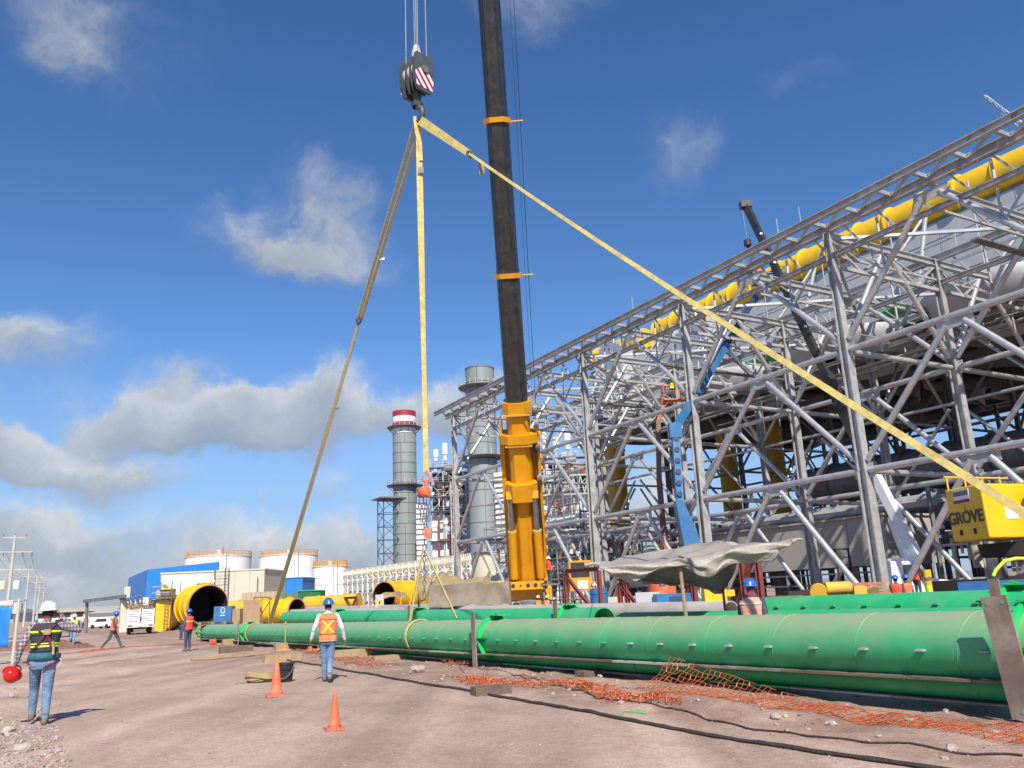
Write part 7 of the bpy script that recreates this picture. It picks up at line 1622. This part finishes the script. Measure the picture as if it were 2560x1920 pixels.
def person(label, loc, az, height, pose, top, legs, helmet=None, vest=None, hood=None, near=False, bands=None, xback=False, group='site workers', sleeves=None, skin=None, voxel=None, extra=None):
    sc_ = height/1.80
    t = thing('person', label, 'person', loc, -R_(az), group); t.scale = (sc_,)*3
    P = dict(STAND); P.update(pose); J = {k: np.asarray(v, float) for k, v in P.items() if isinstance(v, (tuple, list))}
    lean = P['lean']; Rl = np.array([[1, 0, 0], [0, math.cos(lean), math.sin(lean)], [0, -math.sin(lean), math.cos(lean)]]); piv = A(0, 0, .92)
    def UPB(p): return Rl@(np.asarray(p, float)-piv)+piv
    b = MB(); S = []                                      # S: sample points (pos, radius, material)
    mats = [top, legs, skin or m_skin, m_boot, m_hair, hood or m_hair, sleeves or top]
    def blob(c, r, m, sx=1, sy=1, sz=1, Rm=None, n=12):
        prof = [(math.sin(a), -math.cos(a)) for a in np.linspace(.02, math.pi-.02, 9)]; v = []
        for (q, z) in prof:
            for k in range(n): a = 2*math.pi*k/n; v.append(A(q*math.cos(a)*r*sx, q*math.sin(a)*r*sy, z*r*sz))
        v = np.array(v); v = v@Rm.T if Rm is not None else v; f = [(i*n+k, i*n+(k+1) % n, (i+1)*n+(k+1) % n, (i+1)*n+k) for i in range(8) for k in range(n)]+[tuple(range(n-1, -1, -1)), tuple(range(8*n, 9*n))]
        b.add(v+np.asarray(c, float), f); S.append((np.asarray(c, float), r*(sx+sy)/2, m))
    def limb(p, q, r0, r1, m, n=10):
        p = np.asarray(p, float); q = np.asarray(q, float); d = nrm(q-p); pts = [p-d*r0*.85, p-d*r0*.5, p, q, q+d*r1*.5, q+d*r1*.85]; b.path(pts, [r0*.45, r0*.85, r0, r1, r1*.85, r1*.45], n)
        for f in np.linspace(0, 1, 6): S.append((p+(q-p)*f, r0+(r1-r0)*f, m))
    v = []; n = 20
    for z, rx, ry, yo in TORSO:
        for k in range(n): a = 2*math.pi*k/n; ca, sa = math.cos(a), math.sin(a); v.append(UPB((rx*abs(ca)**.8*np.sign(ca), yo+ry*abs(sa)**.8*np.sign(sa), z)))
    nr = len(TORSO); b.add(v, [(i*n+k, i*n+(k+1) % n, (i+1)*n+(k+1) % n, (i+1)*n+k) for i in range(nr-1) for k in range(n)]+[tuple(range(n-1, -1, -1)), tuple(range((nr-1)*n, nr*n))])
    for z, rx, ry, yo in TORSO[1:]:
        for x in (-.5, 0, .5): S.append((UPB((x*rx, yo, z)), rx*.6, 0 if z > 1.0 else 1))
    S.append((UPB((0, 0, .85)), .15, 1))
    for sd in 'LR':
        h, k, a = J['hip'+sd], J['knee'+sd], J['ank'+sd]; limb(h, k, .096, .072, 1); limb(k, a+A(0, 0, .03), .070, .056, 1); fa = P['foot'+sd]
        blob(h+A(0, -.03, .0), .1, 1)
        Rf = np.array([[1, 0, 0], [0, math.cos(fa), -math.sin(fa)], [0, math.sin(fa), math.cos(fa)]])
        limb(a+A(0, 0, .05), a-A(0, 0, .02), .052, .052, 3); limb(a+Rf@A(0, -.05, -.045), a+Rf@A(0, .15, -.055), .045, .042, 3); blob(a+Rf@A(0, .10, -.05), .052, 3, .95, 1.5, .75, Rf)
        s, e, w = UPB(J['sh'+sd]), UPB(J['el'+sd]), UPB(J['wr'+sd]); limb(s, e, .063, .052, 6); limb(e, w, .050, .038, 6)
        d = nrm(w-e); sdv = nrm(np.cross(d, A(0, 1, .2))); fr_ = np.cross(sdv, d); limb(w, w+d*.03, .03, .03, 2); pc = w+d*.075
        Rh = np.stack([fr_, sdv, d], 1); blob(pc, .05, 2, .85, .42, 1.05, Rh)
        if near:
            cur = P.get('grip'+sd, .5); tw = 1 if sd == 'L' else -1
            for i, (o, l) in enumerate(((.032, .075), (.011, .085), (-.011, .08), (-.031, .062))):
                k0 = pc+d*.038+fr_*o; k1 = k0+(d*math.cos(cur)+sdv*tw*math.sin(cur))*l*.5; k2 = k1+(d*math.cos(cur*2.2)+sdv*tw*math.sin(cur*2.2))*l*.5; limb(k0, k1, .0105, .0095, 2, 6); limb(k1, k2, .0095, .008, 2, 6)
            k0 = pc-d*.02+fr_*.035; k1 = k0+(fr_*.75+d*.6+sdv*tw*.3)*.045; limb(k0, k1, .013, .011, 2, 6); limb(k1, k1+(d*.8+sdv*tw*.4)*.03, .011, .009, 2, 6)
        else: limb(pc+d*.03, pc+d*.085, .022, .016, 2, 6)
    hy = P['headyaw']; Rh = rotz(hy); hc = UPB((0, .015, 1.64)); neck = UPB((0, -.005, 1.48)); hm = 5 if hood else 2
    limb(neck, hc+A(0, 0, -.06), .056, .052, hm)
    blob(hc, .1, 4 if not hood else 5, .76, .96, 1.17, Rh); blob(hc+Rh@A(0, .022, -.055), .075, hm, .86, .95, 1.0, Rh)
    S.append((hc+Rh@A(0, .06, 0), .05, hm)); S.append((hc+Rh@A(0, .05, -.05), .06, hm)); S.append((hc+Rh@A(0, -.02, -.09), .06, hm))
    limb(hc+Rh@A(0, .092, .005), hc+Rh@A(0, .108, -.022), .012, .016, hm, 6)
    for sx in (-1, 1): blob(hc+Rh@A(sx*.077, .0, -.01), .026, hm, .5, .9, 1.25, Rh, 8)
    if near: limb(hc+Rh@A(-.022, .088, -.06), hc+Rh@A(.022, .088, -.06), .009, .009, hm, 6)
    if hood: blob(UPB((0, -.01, 1.50)), .12, 5, 1.0, .85, .6)
    me = b.mesh('body_raw', top); o = bpy.data.objects.new('body_raw', me); COL.objects.link(o)
    md = o.modifiers.new('r', 'REMESH'); md.mode = 'VOXEL'; md.voxel_size = voxel or (.0095 if near else .02); md.use_smooth_shade = True
    m2 = o.modifiers.new('s', 'SMOOTH'); m2.factor = .5; m2.iterations = 3
    dg = bpy.context.evaluated_depsgraph_get(); ev = o.evaluated_get(dg); nm_ = bpy.data.meshes.new_from_object(ev); bpy.data.objects.remove(o); bpy.data.meshes.remove(me)
    nm_.name = 'body'; nm_.materials.clear()
    for q in mats: nm_.materials.append(q)
    np_ = len(nm_.polygons); cen = np.zeros(np_*3); nm_.polygons.foreach_get('center', cen); cen = cen.reshape(-1, 3)
    SP = np.array([s[0] for s in S]); SR = np.array([s[1] for s in S]); SM = np.array([s[2] for s in S]); mi = np.zeros(np_, int)
    for i in range(0, np_, 4000): d = np.linalg.norm(cen[i:i+4000, None]-SP[None], axis=2)-SR[None]; mi[i:i+4000] = SM[d.argmin(1)]
    nm_.polygons.foreach_set('material_index', mi.tolist()); nm_.polygons.foreach_set('use_smooth', [True]*np_); nm_.update()
    put('body', nm_, t, True)
    if near:
        for sx in (-1, 1): blob_c = hc+Rh@A(sx*.03, .086, .012); e_ = MB().lathe([(0, -.011), (.009, -.006), (.011, 0), (.009, .006), (0, .011)], blob_c, n=8).build('eye', m_white, t, local=True)
    if helmet:
        b2 = MB(); hc2 = hc+A(0, -.005, .038); pr = [(.128, -.012), (.132, -.004), (.124, .004), (.117, .03), (.108, .07), (.085, .105), (.045, .126), (.0, .132)]
        b2.lathe(pr, (0, 0, 0), n=28, sx=1.0, sy=1.18); b2.lathe([(.128, -.012), (.110, -.008), (.10, .05)], (0, 0, 0), n=28, sx=1, sy=1.18)
        pk = [[A(.115*math.sin(a), .118*math.cos(a)*1.1+e*.05*math.cos(a)+.008, -.006-e*.016) for a in np.linspace(-.9, .9, 11)] for e in (0, .5, 1)]; b2.sheet(pk)
        for sx in (-.035, 0, .035): b2.path([A(sx, .14*math.cos(a), .006+.132*math.sin(a)) for a in np.linspace(.35, math.pi-.35, 12)], .008, 6)
        vv_ = [Rh@q+hc2 for q in np.concatenate(b2.v)]; b2.v = [np.array(vv_)]; b2.build('helmet', helmet, t, local=True)
    if vest:
        rows = []; n = 32; zs = np.linspace(P.get('vest_lo', .90), 1.475, 16)
        def vp(a, z, off):
            rx, ry, yo = torso_at(z); ca, sa = math.cos(a), math.sin(a); w = off+.006*math.sin(7*a+z*30)*(1.5-z); return UPB(((rx+w)*abs(ca)**.8*np.sign(ca), yo+(ry+w)*abs(sa)**.8*np.sign(sa), z))
        for z in zs: rows.append([vp(2*math.pi*k/n, z, .024 if z < 1.42 else .016) for k in range(n)])
        vo = MB().sheet(rows, wrap=True).build('vest', vest, t, local=True, solid=.006, ang=180)
        def band(z, h, m, off=.031, nm='reflective_band', a0=0, a1=2*math.pi):
            rws = [[vp(a, q, off) for a in np.linspace(a0, a1, 41)] for q in (z-h/2, z+h/2)]; MB().sheet(rws).build(nm, m, vo, local=True, solid=.004, ang=180)
        for z, h, m in (bands or []): band(z, h, m)
        def back(x, z, off): rx, ry, yo = torso_at(z); f = max(0, 1-(abs(x)/(rx+off))**2.5)**.4; return UPB((x, yo-(ry+off)*f, z))
        if xback:
            for sg in (-1, 1):
                rws = []
                for f in np.linspace(0, 1, 12): z = 1.03+.29*f; x = sg*(f-.5)*.26; rws.append([back(x-.03, z, .034+.002*sg), back(x+.03, z, .034+.002*sg)])
                MB().sheet(rws).build('reflective_cross', m_yref, vo, local=True, solid=.004, ang=180)
    if extra: extra(t, UPB, J, hc)
    return t
def stand_at(x, y, hpx=None): return onground(G(x, y))
# --- the worker with the white helmet at left, hand raised to his head, red helmet in the other hand
def harness(t, UPB, J, hc):
    n = 36
    def ring(z0, z1, off, m, nm):
        rows = []
        for z in (z0, (z0+z1)/2, z1):
            rx, ry, yo = torso_at(z); rows.append([UPB(((rx+off)*math.cos(a), yo+(ry+off)*math.sin(a), z)) for a in np.linspace(0, 2*math.pi, n)])
        MB().sheet(rows).build(nm, m, t, local=True, solid=.012, ang=180)
    ring(.94, 1.04, .042, m_teal, 'waist_belt'); ring(1.05, 1.075, .040, m_rubber, 'waist_strap')
    def bk(x, z, off): rx, ry, yo = torso_at(z); f = max(0, 1-(abs(x)/(rx+off))**2.5)**.4; return UPB((x, yo-(ry+off)*f, z))
    for (xa, za, xb, zb) in ((-.13, 1.08, .05, 1.36), (.05, 1.36, .14, 1.45), (-.05, 1.33, -.14, 1.46), (.12, 1.10, .02, 1.34)):
        rows = [[bk(xa+(xb-xa)*f-.022, za+(zb-za)*f, .045), bk(xa+(xb-xa)*f+.022, za+(zb-za)*f, .045)] for f in np.linspace(0, 1, 8)]; MB().sheet(rows).build('harness_strap', m_maroon, t, local=True, solid=.006, ang=180)
    MB().box(bk(.04, 1.34, .06), (.09, .03, .08)).build('harness_pad', m_tarp, t, local=True); MB().path([bk(.12, 1.2, .06), bk(.14, 1.1, .07), bk(.15, 1.0, .09)], .02, 8).build('lanyard', m_tarp, t, local=True)
    for sd, s in (('L', -1), ('R', 1)):
        c = J['hip'+sd]+(J['knee'+sd]-J['hip'+sd])*.10; MB().path([c+A(.118*math.cos(a), .122*math.sin(a), .055*s*math.cos(a)+.0) for a in np.linspace(0, 2*math.pi, 25)], .020, 6, False, flat=(1, 1)).build('leg_strap', m_maroon, t, local=True)
    MB().path([A(.22+.035*math.cos(a), -.04, .90+.045*math.sin(a)) for a in np.linspace(0, 6.28, 13)], .008, 6).build('ring', m_clad, t, local=True); MB().lathe([(0, -.06), (.03, -.05), (.03, .05), (0, .06)], A(.21, -.02, .97), n=10).build('pouch', m_rubber, t, local=True)
w1 = onground(G(92, 1812))
pose1 = dict(kneeL=(-.10, .05, .50), ankL=(-.12, .06, .10), footL=-.0, kneeR=(.09, .05, .49), ankR=(.10, -.02, .09), footR=0, elL=(-.30, -.06, 1.15), wrL=(-.36, .0, .92), shR=(.19, .0, 1.43), elR=(.44, .10, 1.36), wrR=(.17, .13, 1.57), headyaw=-.15, gripL=1.0, gripR=1.1, vest_lo=1.0, lean=.06)
pose1.update(kneeL=(-.11, .22, .53), ankL=(-.12, .28, .14), footL=.1)
P1 = person('worker in white helmet, plaid shirt and charcoal vest with lime bands, at left', w1, -22, 1.76, pose1, m_plaid, m_denim, m_hwhite, m_vdark, near=True, bands=[(1.345, .032, m_lime), (1.305, .022, m_vdark), (1.13, .028, m_lime), (1.17, .018, m_lime)], sleeves=m_plaid, extra=harness)
hh = onground(G(92, 1812)); hd = Matrix.Rotation(R_(22), 4, 'Z') @ Vector((-.40, .03, .76)); sc1 = 1.76/1.8
ht_ = thing('helmet', 'red hard hat held upside down by the worker at left', 'helmet', A(hh[0]+hd.x*sc1, hh[1]+hd.y*sc1, hh[2]+hd.z*sc1))
b = MB(); b.lathe([(.110, -.012), (.116, -.004), (.107, .004), (.103, .03), (.096, .068), (.075, .1), (.04, .118), (0, .123)], (0, 0, 0), A(.1, -.75, -.65), n=30, sx=1.02, sy=1.15); b.build('shell', m_hred, ht_, local=True)
b = MB(); b.path([nrm(A(.1, -.75, -.65))*.0+A(.02, .0, .05)+A(.1*math.cos(a), .05*math.sin(a), .06*math.sin(a)) for a in np.linspace(0, 6.28, 15)], .012, 6); b.build('liner', m_dark, ht_, local=True)
nn_ = nrm(A(.1, -.75, -.65)); b = MB(); b.lathe([(.116, -.006), (.131, -.012), (.131, -.002), (.112, .006)], (0, 0, 0), nn_, n=30, sx=1.0, sy=1.15); b.build('brim', m_hred, ht_, local=True)
b = MB(); b.path([A(0, 0, .08), A(.0, .0, .16), A(.01, 0, .22)], .01, 6); b.build('chin_strap', m_clad, ht_, local=True)
# --- worker with blue helmet and orange vest with yellow X walking away
pose2 = dict(WALK, kneeL=(-.07, .10, .50), ankL=(-.06, .20, .10), footL=.0, kneeR=(.06, .06, .49), ankR=(.05, -.14, .12), footR=-.5, elL=(-.30, -.05, 1.16), wrL=(-.36, .05, .93), elR=(.31, -.05, 1.15), wrR=(.37, .05, .90), headyaw=.45, gripL=.9, gripR=.7, vest_lo=.86, lean=.03)
person('worker in blue helmet and orange vest with yellow X walking towards the pipe', onground(G(818, 1704)), -14, 1.67, pose2, m_wshirt, m_denim, m_hblue, m_vorange, near=True, bands=[(1.335, .012, m_maroon), (1.02, .012, m_maroon), (.875, .012, m_cream)], xback=True)
# --- others
person('worker in blue helmet and hood with red orange vest standing by the pipe end', onground(G(468, 1627)), -65, 1.72, dict(STAND, headyaw=-.4), m_bshirt, m_ddenim, m_hblue, m_vred, hood=m_bscarf, bands=[(1.25, .06, m_yref)])
wk = dict(WALK, kneeL=(-.09, .22, .52), ankL=(-.09, .40, .13), footL=.3, kneeR=(.09, -.12, .50), ankR=(.09, -.42, .14), footR=-.4, lean=.12)
person('worker in blue helmet and orange vest striding right across the road', onground(G(279, 1624)), 80, 1.76, wk, m_dshirt, m_dgreen, m_hblue, m_vorange)
person('man in white helmet with lime sleeved jacket walking behind the left worker', onground(G(180, 1620)), 165, 1.78, WALK, m_dshirt, m_denim, m_hwhite, m_lime, bands=[(1.2, .04, m_silverref)])
person('small far man in white shirt and dark trousers on the road', onground(G(206, 1573)), 100, 1.72, STAND, m_wshirt, m_ddenim, m_hwhite)
person('worker in blue helmet and red orange vest bending behind the tube barrier', onground(G(76, 1602)), 60, 1.70, dict(STAND, lean=.4), m_wshirt, m_ddenim, m_hblue, m_vred, bands=[(1.3, .04, m_silverref)])
person('worker in maroon shirt crouching near the hooded worker', onground(G(452, 1600)), 40, 1.5, dict(STAND, lean=.6), m_maroon, m_ddenim, None, None)
q = A(T1[0][0]+1.6, T1[0][1]-1.5, T1[2]+.9); person('tiny worker standing on the roof of the leftmost tank', q, 180, 1.75, STAND, m_vred, m_ddenim, m_vred)
cr_pos = AT(1346, 1512, 54); person('left one of two workers in white helmets in front of the crane', A(cr_pos[0], cr_pos[1], ground_z(cr_pos)), -10, 1.72, STAND, m_dshirt, m_ddenim, m_hwhite, m_vorange, xback=True, bands=[(1.0, .05, m_yref)])
cr_pos = AT(1368, 1512, 54); person('right one of two workers in white helmets in front of the crane', A(cr_pos[0], cr_pos[1], ground_z(cr_pos)), 12, 1.70, STAND, m_dshirt, m_ddenim, m_hwhite, m_vorange, xback=True, bands=[(1.0, .05, m_yref)])
cp = AT(1374, 1459, 54.6); person('worker in white helmet standing up on the crane deck', cp, 60, 1.72, STAND, m_vred, m_ddenim, m_hwhite, m_vred)
stt = thing('boarding_step', 'small grey step platform on the crane side under the standing worker', 'platform', cp*A(1, 1, 0)); MB().box(cp-A(0, 0, .06), (1.0, 1.0, .1)).build('tread', m_gsteel, stt, False); [member('leg', 'bar', A(cp[0]+dx, cp[1], -.5), A(cp[0]+dx, cp[1], cp[2]-.1), .08, .08, m_gsteel, stt) for dx in (-.4, .4)]
pm = PL(1872, 11.0); zz_ = AT(1872, 1447, pm[1])[2]; person('hooded worker in blue helmet and faded pink vest between the pipes', A(pm[0], pm[1], zz_-1.76), 35, 1.76, dict(STAND, elL=(-.26, .1, 1.16), wrL=(-.2, .3, 1.0), lean=.08, headyaw=-.2), m_dshirt, m_ddenim, m_hblue, m_vpink, hood=m_scarf, voxel=.014, bands=[(1.36, .03, m_silverref)])
for k, (x, y, Y, az, cl, lb) in enumerate(((2236, 1438, 31, 30, m_vred, 'worker in blue helmet left of the frame column by the white truck'), (2262, 1436, 32, -20, m_vorange, 'worker in blue helmet and orange vest right of the frame column'), (2284, 1403, 40, 60, m_vred, 'worker in red standing up beside the truck cab'))):
    h = AT(x, y, Y); z0_ = max(ground_z(h), h[2]-1.78); person(lb, A(h[0], h[1], h[2]-1.76 if k == 2 else ground_z(h)), az, 1.76 if k == 2 else h[2]-ground_z(h), STAND, m_dshirt, m_wshirt if k < 2 else m_ddenim, m_hblue, cl)
for k, (dx, lb, cl) in enumerate(((-.6, 'left worker in the blue lift basket, orange vest', m_vorange), (.45, 'right worker in the blue lift basket, dark clothes', m_dshirt))): person(lb, bk1+A(dx, 0, .05), 20+90*k, 1.72, STAND, m_bshirt, m_ddenim, m_hblue if k else m_vorange, cl)
person('lone worker in the caged basket of the orange lift', bk2+A(0, 0, .05), 160, 1.72, STAND, m_dshirt, m_ddenim, m_vorange, m_lime)
for k, (x, y, Y, lb, cl, hm_) in enumerate(((917, 1503, 70, 'worker in blue helmet left of the warning board', m_vorange, m_hblue), (985, 1506, 76, 'left worker in orange vest under the small tarpaulin', m_vred, m_hair), (1003, 1507, 76, 'right worker in orange vest under the small tarpaulin', m_vorange, m_vorange))):
    h = AT(x, y, Y); person(lb, A(h[0], h[1], h[2]-1.74), 170, 1.74, STAND, cl, m_ddenim, hm_, cl)
